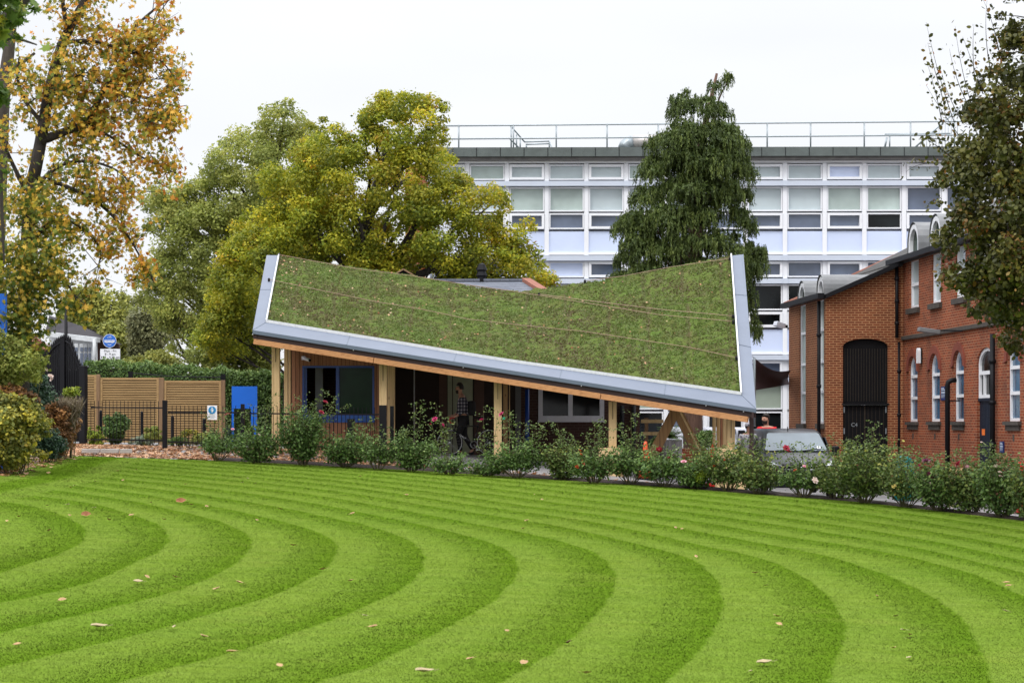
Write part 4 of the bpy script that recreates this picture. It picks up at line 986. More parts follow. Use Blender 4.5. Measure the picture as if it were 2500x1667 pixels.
# upper windows with round topped dormers
for k, (a0, a1) in enumerate(upw):
    wf = MB(); zt = uz1_-.06; MPl.frame(wf, rectp(a0+.005, uz0, a1-.005, zt), rectp(a0+.09, uz0+.09, a1-.09, zt-.02), -.125, -.05)
    zm = lerp(uz0, zt, .5); MPl.rect(wf, a0+.091, zm-.045, a1-.091, zm+.045, -.12, -.04); wo = wf.build('window', M['white'], BB)
    pm = MB(); MPl.rect(pm, a0+.091, uz0+.091, a1-.091, zt-.021, -.118, -.112); pm.build('pane', M['blind'], wo)
    sm_ = MB(); MPl.rect(sm_, a0-.14, uz0-.16, a1+.14, uz0-.002, -.1, .1); sm_.build('sill', M['stone'], wo)
def dormer(pl, a0, a1, zb, zt, depth):
    w_ = a1-a0; df = MB(); pl.frame(df, arch(a0-.06, zb, a1+.06, zt, w_*.55, 10), arch(a0+.07, zb+.05, a1-.07, zt-.14, w_*.45, 10), -.14, .02)
    d = df.build('dormer', M['white'], BB)
    pm = MB(); pl.slab(pm, arch(a0+.075, zb+.055, a1-.075, zt-.145, w_*.45, 10), -.1, -.09); pm.build('pane', M['gglass'], d)
    rm = MB(); o_ = arch(a0-.12, zb, a1+.12, zt+.07, w_*.6+.05, 10); n = len(o_)
    vs = [pl.pt(a, z, .05) for a, z in o_]+[pl.pt(a, z, -depth) for a, z in o_]; rm.add(vs, [(i, i+1, n+i+1, n+i) for i in range(1, n-1)]+[(0, n-1, 2*n-1, n)]); rm.add([pl.pt(a, z, -.142) for a, z in o_], [tuple(range(n))])
    rm.build('lead_roof', M['lead'], d, False)
for k, (a0, a1) in enumerate(upw): dormer(MPl, a0, a1, gutz+.03, gutz+1.02, 2.6)
# gutter of the main range and roof
gm = MB(); g0, g1 = MPl.pt(lo_, gutz+.02, .2), MPl.pt(hi_, gutz+.02, .2); gm.beam(g0, g1, .22, .16); gm.build('gutter', M['blackm'], BB)
rdir = MPl.n*-1
rm = MB(); e0, e1 = MPl.pt(lo_, gutz, .1), MPl.pt(hi_+6, gutz, .1); k0, k1 = MPl.pt(lo_, gutz+2.3, -4.2), MPl.pt(hi_+3.5, gutz+2.3, -4.2)
rm.add([e0, e1, k1, k0, e0+Vector((0,0,-.1)), e1+Vector((0,0,-.1)), k1+Vector((0,0,-.3)), k0+Vector((0,0,-.3))], [(0,1,2,3),(4,5,6,7),(0,1,5,4),(1,2,6,5),(2,3,7,6),(3,0,4,7)]); rm.build('main_roof', M['oldslate'], BB)
# downpipes
def pipe(x, y0, y1, r, off=.12, plane=MPl, m_='blackm', root=BB, name='downpipe'):
    a, z0 = plane.px(x, y0); z1 = plane.px(x, y1)[1]; p, q = plane.pt(a, z0, off), plane.pt(a, z1, off); mb = MB(); mb.tube([p, q], r, 10)
    for t_ in (.2, .5, .8): c_ = p.lerp(q, t_); mb.tube([c_+Vector((0,0,-.05)), c_+Vector((0,0,.05))], r*1.35, 10)
    return mb.build(name, M[m_], root, True)
pipe(2209, 645, 825, .055, .25); pipe(2206, 835, 1190, .055, .15); pipe(2434, 815, 1150, .07, .12)
vp = thing('vent_pipe', P(2352, 1150, 55), 'stout black standing pipe with bent top in front of the third arched window', 'pipe')
a, z = Q(2352, 930); p = MPl.pt(a, z, .45); z0 = float(gz(p.x, p.y)); MB().tube([(p.x,p.y,z0), (p.x,p.y,z-.12), (p.x+.02,p.y,z-.03), (p.x+.12,p.y+.0,z+.02), (p.x+.24,p.y,z+.03)], .07, 12).build('pipe', M['blackm'], vp, True)
MB().tube([(p.x,p.y,z-.55), (p.x+.35,p.y,z-.55)], .02, 6).build('pipe_bracket', M['blackm'], vp)
# lamps and small signs on the facade
fl = thing('floodlight', MPl.pt(*Q(2250, 870), .1), 'slim white floodlight standing off the brick wall between first two arched windows', 'lamp')
a, z = Q(2250, 868); mb = MB(); MPl.slab(mb, arch(a-.12, z-.24, a+.12, z+.24, .1), .02, .05); mb.build('back_plate', M['blackm'], fl)
mb = MB(); MPl.slab(mb, arch(a-.10, z-.23, a+.10, z+.23, .1), .051, .14); mb.build('diffuser', M['white'], fl)
fl = thing('floodlight', MPl.pt(*Q(2345, 810), .1), 'grey hooded floodlight on a bracket at the string course', 'lamp')
p = MPl.pt(*Q(2358, 808), .1); q = MPl.pt(*Q(2345, 806), .75); MB().beam(p, q, .04, .04).build('bracket', M['blackm'], fl); mb = MB(); mb.box(q+Vector((-.15,0,-.02)), (.6,.3,.12), 0, 0, .15); mb.build('housing', M['lead'], fl, bevel=.02)
fl = thing('floodlight', P(1905, 793, 68), 'white boxy floodlight on the far corner of the brick wing', 'lamp')
MB().box(P(1903,793,67.5), (.34,.3,.16), .3, 0, .3).build('housing', M['offwhite'], fl, bevel=.02); MB().box(P(1916,797,67.6), (.2,.1,.1)).build('bracket', M['blackm'], fl)
def wsign(plane, x0, x1, y0, y1, m_, label, lines=True, col='white'):
    a0, z0, a1, z1 = seg(x0, x1, y0, y1, plane); s_ = thing('wall_sign', plane.pt((a0+a1)/2, z0, .03), label, 'sign')
    mb = MB(); plane.rect(mb, a0, z0, a1, z1, .012, .04); mb.build('board', M[m_], s_)
    lm = MB(); lo2, hi2 = sorted((a0, a1)); h = z1-z0
    for k, (f0, f1, t_) in enumerate(((.82,.9,.6),(.70,.78,.75),(.50,.62,.8),(.40,.43,.7),(.33,.36,.7),(.26,.29,.7),(.19,.22,.6))):
        plane.rect(lm, hi2-(hi2-lo2)*(.1), z0+h*f0, hi2-(hi2-lo2)*(.1+t_), z0+h*f1, .0402, .042)
    lm.build('lettering', mat('sign lettering', (.45,.52,.62), .5), s_); return s_
M['signblue'] = mat('dark blue sign', (.008,.022,.12), .4)
wsign(MPl, 2300, 2312, 977, 943, 'signblue', 'dark blue wall sign between the second and third arched windows')
wsign(MPl, 2444, 2453, 1105, 1077, 'signblue', 'small dark blue sign low on the wall right of the navy door')
# wing: gable wall
H = WPl.px
gpoly = [H(2016,1250), H(2206,1250), H(2206,640), H(2203,640), H(2016,723)]; gpoly[0] = (gpoly[0][0], gzb); gpoly[1] = (gpoly[1][0], gzb)
da0, da1 = H(2058,0)[0], H(2168,0)[0]; dz1 = H(2100,827)[1]; dz0 = gzb+.1
mb = MB(); WPl.wall(mb, gpoly, [arch(da0, dz0, da1, dz1, .24, 12)], .2, .35); mb.build('gable_wall', M['brick'], BB)
um = MB(); dzm = H(2100,984)[1]; WPl.slab(um, arch(da0, dzm, da1, dz1, .24, 12), -.2, -.12); uo = um.build('loading_door', M['blackw'], BB)
jm = MB()
for q in np.arange(da0+.08, da1-.03, .085): WPl.rect(jm, q-.006, dzm+.06, q+.006, dz1-.3, -.12, -.116)
jm.build('board_joint', M['darkgap'], uo)
um = MB(); WPl.rect(um, da0, dz0, da1, dzm-.06, -.2, -.10); uo = um.build('double_door', M['blackw'], BB)
jm = MB()
for q in np.arange(da0+.08, da1-.03, .12): WPl.rect(jm, q-.005, dz0, q+.005, dzm-.1, -.10, -.097)
WPl.rect(jm, (da0+da1)/2-.012, dz0, (da0+da1)/2+.012, dzm-.07, -.099, -.092); jm.build('board_joint', M['darkgap'], uo)
hm = MB()
for q in (da0+.05, da1-.05):
    for yy in (1000, 1052): z = H(2100, yy)[1]; WPl.rect(hm, q-.018, z-.09, q+.018, z+.09, -.099, -.07)
hm.build('hinge', M['galv'], uo)
hm = MB(); WPl.rect(hm, da0-.03, dzm-.058, da1+.03, dzm-.002, -.19, .03); hm.build('transom', M['blackm'], BB)
text_mesh('C4', .17, 'lettering', M['galv'], uo, WPl.pt(H(2087,0)[0], H(2087,1041)[1], -.09))
# brick soldier arch
mb = MB(); n = 24; cx_ = (da0+da1)/2; hw = (da1-da0)/2; r_o = []
for i in range(n):
    t0 = math.pi*(1-(i+.08)/n); t1 = math.pi*(1-(i+.92)/n)
    def pa_(t_, e): return (cx_+(hw+e*.55)*math.cos(t_), dz1-.24+(.24+e)*math.sin(t_))
    if pa_(t0, 0)[1] < dz1-.24-.0: continue
    WPl.slab(mb, [pa_(t0,.01), pa_(t1,.01), pa_(t1,.24), pa_(t0,.24)], .001, .02)
mb.build('arch', M['brick'], BB)
mb = MB(); n = 12
WPl.slab(mb, arch(cx_-hw-.13, dz1-.25, cx_+hw+.13, dz1+.235, .475, 16)[2:]+[(cx_-hw, dz1-.25)]+arch(cx_-hw, dz1-.25, cx_+hw, dz1, .24, 16)[2:][::-1][0:0], .0005, .006) if False else None
# verge / sloping coping
p0, p1 = WPl.pt(*H(2012,727), .1), WPl.pt(*H(2207,641), .1); mb = MB(); mb.beam(p0+Vector((0,-.02,.03)), p1+Vector((0,-.02,.03)), .5, .12); mb.build('verge', M['blackm'], BB)
rm = MB(); q0, q1 = WPl.pt(*H(2014,722), .0), WPl.pt(*H(2204,640), .0)
# side wall of the wing
SQ = SPl.px; sa1 = SQ(1926,0)[0]; gz_s = SQ(1965,738)[1]
sh = []; sw = []
for xa, xb in ((1952,1967),(1999,2011.5)):
    lo, hi = sorted((SQ(xa,0)[0], SQ(xb,0)[0])); sw.append((lo, hi)); sh.append(rectp(lo, SQ(1960,1034)[1], hi, gz_s-.07))
mb = MB(); SPl.wall(mb, rectp(0, gzb, sa1, gz_s), sh, .13, .35); mb.build('side_wall', M['brick'], BB)
for (a0, a1), hh in zip(sw, sh):
    z0, z1 = hh[0][1], hh[2][1]; wf = MB(); SPl.frame(wf, rectp(a0+.01, z0, a1-.01, z1), rectp(a0+.1, z0+.08, a1-.1, z1-.02), -.12, -.04)
    for f_ in (.26, .50, .76): z = lerp(z0, z1, f_); SPl.rect(wf, a0+.101, z-.04, a1-.101, z+.04, -.11, -.03)
    wo = wf.build('window', M['white'], BB); pm = MB(); SPl.rect(pm, a0+.101, z0+.081, a1-.101, z1-.021, -.11, -.1); pm.build('pane', M['blindg'], wo)
    sm_ = MB(); SPl.rect(sm_, a0-.1, z0-.16, a1+.1, z0-.002, -.1, .1); sm_.build('sill', M['stone'], wo)
    dormer(SPl, a0, a1, gz_s+.02, gz_s+.66, 1.9)
gm = MB(); gm.beam(SPl.pt(-.15, gz_s+.02, .18), SPl.pt(sa1+.1, gz_s+.02, .18), .2, .16); gm.build('gutter', M['blackm'], BB)
pipe(2010, 735, 1150, .06, .14, SPl)
# wing roof: rises from the side gutter towards the main range
rm = MB(); a = SPl.pt(-.1, gz_s, .1); b_ = SPl.pt(sa1+.2, gz_s, .1); c_ = P(2217,613,66); d_ = P(2204,641,61.9)
ridge_l = P(2075, 676, 70)
rm.add([a, b_, ridge_l, P(2240,600,70), d_, a+Vector((0,0,-.1)), d_+Vector((0,0,-.1))], [(0,1,2,3,4),(0,4,6,5)]); rm.build('wing_roof', M['oldslate'], BB)
mb = MB(); mb.tube([ridge_l+Vector((-.3,0,-.15)), P(2255,592,70)], .07, 8); mb.build('ridge_tiles', M['redtile'], BB, True)
mb = MB(); mb.tube([ridge_l, b_+Vector((0,0,.1))], .07, 8); mb.build('hip_tiles', M['redtile'], BB, True)
mb = MB(); mb.box(WPl.pt(H(2194,0)[0], H(2194,1083)[1], .002), (.09,.012,.12)); mb.build('air_brick', M['blackm'], BB)
# solid back of the building
mb = MB(); p = MPl.pt(hi_, gzb, -.4); q = MPl.pt(lo_, gzb, -.4)
mb.add([p, q, q+Vector((8,0,0)), p+Vector((8,0,0))]+[v+Vector((0,0,gutz-gzb-.2)) for v in (p, q, q+Vector((8,0,0)), p+Vector((8,0,0)))], [(0,1,2,3),(4,5,6,7),(0,1,5,4),(1,2,6,5),(2,3,7,6),(3,0,4,7)]); mb.build('rear_block', M['brick2'], BB)
# ================================================================ LEFT: GATE, FENCES, SIGNS
gt = thing('iron_gate', P(170,1085,53), 'tall black close barred iron gate with a swooping peaked top', 'gate')
GP = Plane(P(205,0,51.5).x, 51.5, 1, -.28)
gg = lambda x, y: GP.px(x, y)
prof = [(40,905),(58,898),(80,888),(100,870),(118,852),(135,832),(150,822),(162,819),(172,826),(180,846),(188,868),(197,888),(206,903)]
zb_ = gg(200, 1078)[1]
mb = MB()
for x in np.arange(42, 206, 4.2):
    a, z = gg(x, float(np.interp(x, [p[0] for p in prof], [p[1] for p in prof]))); GP.rect(mb, a-.016, zb_, a+.016, z, -.016, .016)
    mb.add([GP.pt(a-.016, z, -.016), GP.pt(a+.016, z, -.016), GP.pt(a+.016, z, .016), GP.pt(a-.016, z, .016), GP.pt(a, z+.07, 0)], [(0,1,4),(1,2,4),(2,3,4),(3,0,4)])
mb.build('bars', M['blackm'], gt)
mb = MB(); a0, a1 = gg(40,0)[0], gg(204,0)[0]; GP.rect(mb, a0, zb_+.02, a1, gg(100,905)[1], -.03, -.022); mb.build('backing_sheet', M['blackm'], gt)
MB().tube([GP.pt(*gg(x, y+14), .03) for x, y in prof], .022, 6).build('curved_rail', M['blackm'], gt, True)
mb = MB(); GP.rect(mb, gg(155,0)[0]-.06, zb_-.05, gg(155,0)[0]+.06, gg(155,826)[1], .017, .07); mb.build('meeting_stile', M['blackm'], gt)
mb = MB(); GP.rect(mb, gg(197,0)[0], zb_-.1, gg(211,0)[0], gg(205,893)[1], -.08, .09); mb.build('gate_post', M['blackm'], gt, bevel=.01)
MB().tube([GP.pt(*gg(150,1080), .03), GP.pt(*gg(197,1083), .03)], .035, 8).build('bottom_rail', M['galv'], gt, True)
# slatted timber fence panels
FP = Plane(P(300,0,54).x, 54.0, 1, .02)
def fpanel(x0, x1, yt, yb, label):
    f_ = thing('slatted_fence', FP.pt(FP.px((x0+x1)/2,0)[0], FP.px(x0, yb)[1], 0), label, 'fence', 'slatted timber fence panels')
    a0, a1 = FP.px(x0,0)[0], FP.px(x1,0)[0]; z0, z1 = FP.px(x0,yb)[1], FP.px(x0,yt)[1]
    mb = MB(); z = z0+.05; k = 0
    while z < z1-.09: FP.rect(mb, a0+.06, z, a1-.06, z+.044, -.01, .012+.002*(k % 3)); z += .0655; k += 1
    mb.build('slats', M['fencew'], f_)
    mb = MB(); FP.frame(mb, rectp(a0, z0, a1, z1), rectp(a0+.06, z0+.05, a1-.06, z1-.06), -.03, .03); mb.build('frame', M['fencew'], f_)
    mb = MB(); FP.rect(mb, a0+.05, z0+.04, a1-.05, z1-.05, -.05, -.04); mb.build('backing', M['darkgap'], f_); return f_
fpanel(150, 236, 915, 1078, 'narrow end of slatted tan fence beside the black gate')
fpanel(245, 388, 922, 1080, 'wide slatted tan fence panel behind the railings, nearest the gate')
fpanel(401, 540, 929, 1084, 'slatted tan fence panel behind the railings, nearest the blue sign')
for x0, x1, yt, lb in ((236,244.5,914,'brown timber fence post nearest the black gate'),(388.5,400.5,922,'brown timber fence post between the two wide slatted panels'),(540.5,550,928,'brown timber fence post at the right end of the slatted fence')):
    mb = MB(); FP.rect(mb, FP.px(x0,0)[0], .6, FP.px(x1,0)[0], FP.px(x0,yt)[1], -.05, .06); o = mb.build('fence_post', M['fencep'], bevel=.008); tag(o, lb, 'fence post', 'timber fence posts')
for x, y0, y1, lb in ((319,907,921,'stub of black post standing behind the middle of the slatted fence'),(545,913,928,'stub of black post behind the right end of the slatted fence')):
    p = P(x, y1, 54.8); mb = MB(); mb.box((p.x, 54.8, (P(x,y0,54.8).z+.9)/2), (.11,.11,P(x,y0,54.8).z-.9)); o = mb.build('fence_post', M['blackm']); tag(o, lb, 'fence post', 'black posts behind the fence')
o = MB().tube([P(319,910,54.9), P(420,919,54.9), P(545,921,54.9)], .015, 5).build('fence_rail', M['blackm']); tag(o, 'thin black rail between posts above the slatted fence', 'rail')
# low black metal railings
barm = None
def railing(pts, spacing, label):
    """pts: (x, ytop, ybottom, d) ends"""
    global barm
    (x0, t0, b0, d0), (x1, t1, b1, d1) = pts; r_ = thing('metal_railing', P((x0+x1)/2, (b0+b1)/2, (d0+d1)/2), label, 'railing', 'low black metal railings')
    T0, T1, B0, B1 = P(x0,t0,d0), P(x1,t1,d1), P(x0,b0,d0), P(x1,b1,d1); dz = .17
    for nm, a, b_ in (('top_rail', T0-Vector((0,0,dz)), T1-Vector((0,0,dz))), ('bottom_rail', B0+Vector((0,0,.08)), B1+Vector((0,0,.08)))): MB().beam(a, b_, .012, .035).build(nm, M['blackm'], r_)
    n = int((T1-T0).length/spacing); h = (T0.z-B0.z)
    if barm is None:
        mb = MB(); mb.tube([(0,0,0), (0,0,1)], .0085, 6); barm = mb.build('bar', M['blackm'], r_, local=True); first = barm
        first.location = B0-wloc(r_); first.scale = (1,1,h)
    for k in range(1, n):
        c_ = barm.copy(); COL.objects.link(c_); c_.parent = r_; c_.location = B0.lerp(B1, k/n)-wloc(r_); c_.scale = (1,1,lerp(T0.z-B0.z, T1.z-B1.z, k/n))
    return r_
railing([(222,978,1080,50.5),(396,979,1083,49.6)], .112, 'low black railing section standing right beside the tall gate')
railing([(410,990,1086,49.5),(586,990,1092,48.8)], .112, 'low black railing section in front of the slatted fence with notice')
railing([(600,992,1095,48.7),(925,994,1100,47.0)], .112, 'low black railing section in front of the timber kiosk')
for x, w_, y0, d, lb in ((402.5,11,977,49.5,'square black railing post between the two left railing sections'),(592.5,9,986,48.7,'square black post in front of the blue sign board'),(935,18,989,47.0,'broad black post standing against the second timber column'),(957,9,991,47.3,'narrower black post just right of the second timber column'),(857,18,1022,47.4,'broad black box post in front of the cladding under the kiosk window')):
    p = P(x, y0, d); zb = float(gz(p.x, d)); mb = MB(); mb.box((p.x, d, (p.z+zb)/2), (w_*d/F, .11, p.z-zb)); o = mb.build('railing_post', M['blackm'], bevel=.006); tag(o, lb, 'post', 'square black posts of the railings')
for x, w_, y0, d, lb in ((246,8,1001,52.2,'round topped dark bollard behind the railing nearest the gate'),(346,6.5,1003,52.6,'round topped dark bollard in the middle behind the railings'),(421,8,1014,52.0,'dark curved topped bollard right of the square railing post'),(498,8,1020,52.0,'dark flat topped bollard below the blue circle notice')):
    p = P(x, y0, d); zb = float(gz(p.x, d)); r = w_*d/F/2; mb = MB(); h = p.z-zb
    mb.lathe((p.x, p.y, zb), [(r*1.15,0),(r*1.15,.05),(r,.06),(r,h-.1),(r*.96,h-.05),(r*.75,h-.015),(r*.3,h)], 16); o = mb.build('bollard', M['blackm'], smooth=True); tag(o, lb, 'bollard', 'dark bollards behind the railings')
# notice on the fence (white sheet, blue disc with white figure)
nt_ = thing('notice', P(518,1010,49.0), 'white notice with a blue circle and white figure on the railings', 'sign')
p = P(518,1007,48.95); MB().box(p, (.24,.008,.35)).build('sheet', M['white'], nt_)
def disc(c, r, m_, name, root, dy): 
    mb = MB(); n = 32; mb.prism([(c.x+math.cos(2*math.pi*k/n)*r, c.y+dy, c.z+math.sin(2*math.pi*k/n)*r) for k in range(n)], (0,-.003,0)); return mb.build(name, m_, root)
M['cyanb'] = mat('sign blue disc', (.01,.22,.50), .4)
disc(p+Vector((0,0,.06)), .095, M['cyanb'], 'blue_disc', nt_, -.006)
mb = MB(); q = p+Vector((0,-.011,.06)); mb.box(q+Vector((0,0,-.012)), (.028,.002,.085)); mb.box(q+Vector((-.026,0,.0)), (.012,.002,.05)); mb.box(q+Vector((.026,0,.0)), (.012,.002,.05)); mb.box(q+Vector((0,0,.055)), (.028,.0025,.028))
mb.build('white_figure', M['white'], nt_)
mb = MB()
for z_, w_ in ((-.07,.16),(-.09,.13),(-.115,.17),(-.135,.1)): mb.box(p+Vector((0,-.006,z_)), (w_,.002,.007))
mb.build('lettering', mat('notice grey text', (.2,.28,.35), .6), nt_)
# blue sign board
bs = thing('blue_sign_board', P(597,1100,51), 'blank bright blue sign board on a blue post behind the railings', 'sign')
BSP = Plane(0, 51.0, 1, 0); mb = MB(); BSP.slab(mb, [BSP.px(*q) for q in ((566,997),(613,997),(613,1040),(628,1040),(628,943),(566,943))], -.02, .02)
mb.build('board', M['bluesign'], bs); mb = MB(); BSP.rect(mb, BSP.px(566,0)[0], float(gz(-6.5,51)), BSP.px(571,0)[0], BSP.px(566,998)[1], -.02, .02); mb.build('post', M['bluesign'], bs)
mb = MB(); BSP.rect(mb, BSP.px(618,0)[0], float(gz(-6.5,51)), BSP.px(625,0)[0], BSP.px(566,1041)[1], -.02, .018); mb.build('post', M['bluesign'], bs)
b2 = thing('blue_sign_board', P(-15,900,39.6), 'tall bright blue sign board rising above the shrubs at the left edge', 'sign')
BS2 = Plane(0, 39.6, 1, .1); mb = MB(); z0 = BS2.px(0,825)[1]
BS2.rect(mb, BS2.px(-60,0)[0], z0, BS2.px(17,0)[0], BS2.px(0,717)[1], -.03, .03); mb.build('board', M['bluesign'], b2)
mb = MB(); BS2.rect(mb, BS2.px(3,0)[0], float(gz(-9.8,38.2)), BS2.px(12,0)[0], z0-.001, -.03, .03); mb.build('post', M['bluesign'], b2)
# bus lane traffic sign
ts = thing('traffic_sign', P(268,1080,66), 'round blue bus, cycle and taxi lane sign above a white hours plate', 'sign')
c = P(267.5,832,66); R_ = .225
disc(c, R_, M['white'], 'white_rim', ts, 0); disc(c, R_*.94, mat('traffic sign blue', (.01,.13,.55), .4), 'blue_disc', ts, -.004)
mb = MB(); y_ = -.010
for sx in (-.04, .04):
    for k in range(14):
        an = 2*math.pi*k/14; an2 = 2*math.pi*(k+1)/14; q = c+Vector((sx,y_,.115)); mb.beam(q+Vector((math.cos(an),0,math.sin(an)))*.03, q+Vector((math.cos(an2),0,math.sin(an2)))*.03, .004, .009, (0,1,0))
for a_, b2_ in (((-.04,.115),(-.012,.155)),((-.012,.155),(.03,.155)),((.04,.115),(.028,.165)),((-.04,.115),(.0,.115)),((.0,.115),(.03,.155)),((.018,.168),(.035,.168))): mb.beam(c+Vector((a_[0],y_,a_[1])), c+Vector((b2_[0],y_,b2_[1])), .004, .009, (0,1,0))
mb.build('bicycle_symbol', M['white'], ts)
mb = MB(); mb.box(c+Vector((0,y_,-.01)), (.33,.004,.085)); mb.box(c+Vector((-.09,y_,-.055)), (.045,.004,.03)); mb.box(c+Vector((.09,y_,-.055)), (.045,.004,.03)); mb.build('bus_symbol', M['white'], ts)
mb = MB()
for k in range(6): mb.box(c+Vector((-.12+k*.048,y_-.004,.008)), (.036,.003,.028))
mb.build('bus_windows', bpy.data.materials['traffic sign blue'], ts)
text_mesh('taxi', .085, 'lettering', M['white'], ts, c+Vector((0,y_,-.15)))
q = P(269,864,66); MB().box(q, (.66,.008,.335)).build('hours_plate', M['white'], ts)
M['sblack'] = mat('sign black', (.02,.02,.02), .5)
MB().box(q+Vector((0,.012,0)), (.68,.008,.355)).build('plate_border', M['sblack'], ts)
for k, s_ in enumerate(('Mon - Fri', '8 - 9 am', '3.00 - 4.30 pm')): text_mesh(s_, .108, 'lettering', M['sblack'], ts, q+Vector((0,-.008,.065-k*.105)))
q = P(268,888,66); MB().box(q, (.40,.008,.30)).build('camera_plate', M['white'], ts); MB().box(q+Vector((0,.012,0)), (.42,.008,.32)).build('plate_border', M['sblack'], ts)
mb = MB(); mb.box(q+Vector((-.05,-.006,.07)), (.17,.004,.09)); mb.box(q+Vector((-.1,-.006,.0)), (.07,.004,.08)); mb.box(q+Vector((.1,-.006,.02)), (.05,.004,.08)); mb.build('camera_symbol', M['sblack'], ts); disc(q+Vector((-.02,-.009,.075)), .03, M['white'], 'lens_symbol', ts, 0)
MB().tube([(c.x, 66.05, float(gz(c.x, 66))), (c.x, 66.05, c.z+.1)], .04, 8).build('pole', M['galv'], ts, True)
# street lamp post
o = MB().tube([P(161,1060,70), P(161,724,70)], [.09,.05], 8).build('lamp_post', M['blackm'], smooth=True); tag(o, 'slim dark lamp post rising behind the gate peak', 'lamp post')
# distant house with white bay windows
M['dullw'] = mat('weathered white paint', (.48,.50,.51), .6)
dh = thing('brick_bungalow', P(220,1060,95), 'dark roofed bungalow with white window bays beyond the hedge', 'house')
DP = Plane(P(236,0,92).x, 92.0, -.35, .94)
D = lambda x, y: P(x, y, 92.0)
mb = MB(); p0, p1 = P(160,895,94), P(238,895,92); 
def quad(mb, pts, off=(0,.3,0)): mb.prism(pts, off)
quad(mb, [P(120,900,96), P(238,900,92), P(238,826,92), P(120,816,96)]); mb.build('white_wall', mat('dull white wall', (.42,.44,.45), .7), dh)
mb = MB(); quad(mb, [P(238.2,900,92), P(290,900,93), P(290,838,93), P(238.2,830,92)]); mb.build('brick_wall', M['brick3'], dh)
mb = MB(); mb.add([P(110,812,95.3), P(243,829,91.5), P(300,842,92.5), P(120,770,99), P(195,794,97)], [(0,1,4,3),(1,2,4)]); mb.add([P(110,812,95.3)+Vector((0,6,-.1)), P(300,842,92.5)+Vector((0,6,0)), P(120,770,99), P(195,794,97)], [(0,1,3,2)])
mb.build('roof', mat('dark slate roof', (.035,.032,.036), .8, spec=.15, var=.2, vs=3), dh)
for x0, x1 in ((183,190),(196,203),(206,213),(216,222)):
    wm = MB(); quad(wm, [P(x0-1,896,92.6), P(x1+1,896,92.6), P(x1+1,839,92.6), P(x0-1,839,92.6)], (0,-.06,0)); wo = wm.build('window', M['dullw'], dh)
    for ya, yb in ((893,862),(858,848)):
        pm = MB(); quad(pm, [P(x0,ya,92.5), P(x1,ya,92.5), P(x1,yb,92.5), P(x0,yb,92.5)], (0,-.03,0)); pm.build('pane', M['nglass'], wo)
MB().tube([P(231,900,91.4), P(231,826,91.4)], .09, 8).build('downpipe', M['dullw'], dh, True)
mb = MB(); mb.beam(P(112,815,95), P(240,830,91.4), .2, .22); mb.build('eaves_board', M['dullw'], dh)
# ================================================================ TREES
LM = {}
LM['oak'] = leafmat('yellowing oak leaves', [(0, (.085,.125,.016)), (.3, (.205,.25,.021)), (.6, (.38,.375,.028)), (.85, (.56,.475,.034)), (.95, (.55,.31,.035)), (1, (.40,.14,.03))], .42)
LM['plane'] = leafmat('olive green leaves', [(0, (.12,.155,.038)), (.4, (.24,.28,.06)), (.75, (.37,.39,.09)), (1, (.50,.47,.12))], .42)
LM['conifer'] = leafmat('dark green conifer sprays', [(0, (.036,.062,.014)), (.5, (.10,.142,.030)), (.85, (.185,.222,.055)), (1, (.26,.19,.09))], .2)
LM['autumn'] = leafmat('orange and green autumn leaves', [(0, (.06,.10,.015)), (.3, (.16,.20,.03)), (.5, (.46,.38,.05)), (.7, (.64,.40,.06)), (.9, (.62,.28,.035)), (1, (.42,.13,.02))], .35)
LM['maple'] = leafmat('bright green maple leaves', [(0, (.05,.10,.02)), (.5, (.12,.20,.03)), (.8, (.24,.30,.04)), (.92, (.40,.34,.03)), (1, (.55,.25,.03))], .4)
LM['beech'] = leafmat('dark bronze green leaves', [(0, (.028,.034,.010)), (.4, (.07,.075,.017)), (.75, (.125,.12,.024)), (.9, (.21,.115,.025)), (1, (.30,.09,.02))], .2, .45, .25)
LM['hedge'] = leafmat('clipped hedge leaves', [(0, (.035,.07,.018)), (.5, (.085,.15,.03)), (.9, (.16,.24,.055)), (1, (.25,.31,.10))], .2)
LM['yellow'] = leafmat('pale yellow green leaves', [(0, (.13,.15,.03)), (.5, (.24,.26,.055)), (1, (.40,.38,.08))], .3)
LM['weep'] = leafmat('grey green weeping leaves', [(0, (.09,.10,.045)), (.5, (.17,.18,.08)), (1, (.28,.27,.12))], .3)
LM['brown'] = leafmat('brown autumn leaves', [(0, (.09,.045,.02)), (.5, (.20,.10,.04)), (.85, (.34,.16,.05)), (1, (.5,.26,.05))], .25)
LM['goldbush'] = leafmat('yellow green bush leaves', [(0, (.07,.09,.02)), (.4, (.17,.19,.04)), (.7, (.36,.32,.05)), (.92, (.55,.46,.05)), (1, (.36,.18,.05))], .3)
LM['rose'] = leafmat('rose leaves', [(0, (.030,.062,.018)), (.45, (.085,.148,.038)), (.85, (.165,.25,.068)), (1, (.28,.34,.12))], .25, .5, .18)
LM['rosey'] = leafmat('yellowing rose leaves', [(0, (.04,.07,.02)), (.45, (.09,.14,.035)), (.85, (.18,.22,.055)), (1, (.38,.34,.06))], .25, .5, .18)
LM['teal'] = leafmat('blue green shrub leaves', [(0, (.018,.038,.025)), (.5, (.04,.08,.05)), (1, (.09,.16,.08))], .2)
LM['grassy'] = leafmat('dry grass plumes', [(0, (.10,.075,.05)), (.5, (.20,.155,.10)), (1, (.32,.26,.17))], .3)
LM['silver'] = leafmat('silvery low leaves', [(0, (.10,.15,.09)), (.5, (.22,.28,.19)), (1, (.42,.46,.36))], .2)
LM['lime'] = leafmat('lime young leaves', [(0, (.12,.18,.02)), (.6, (.25,.32,.03)), (1, (.40,.42,.05))], .35)
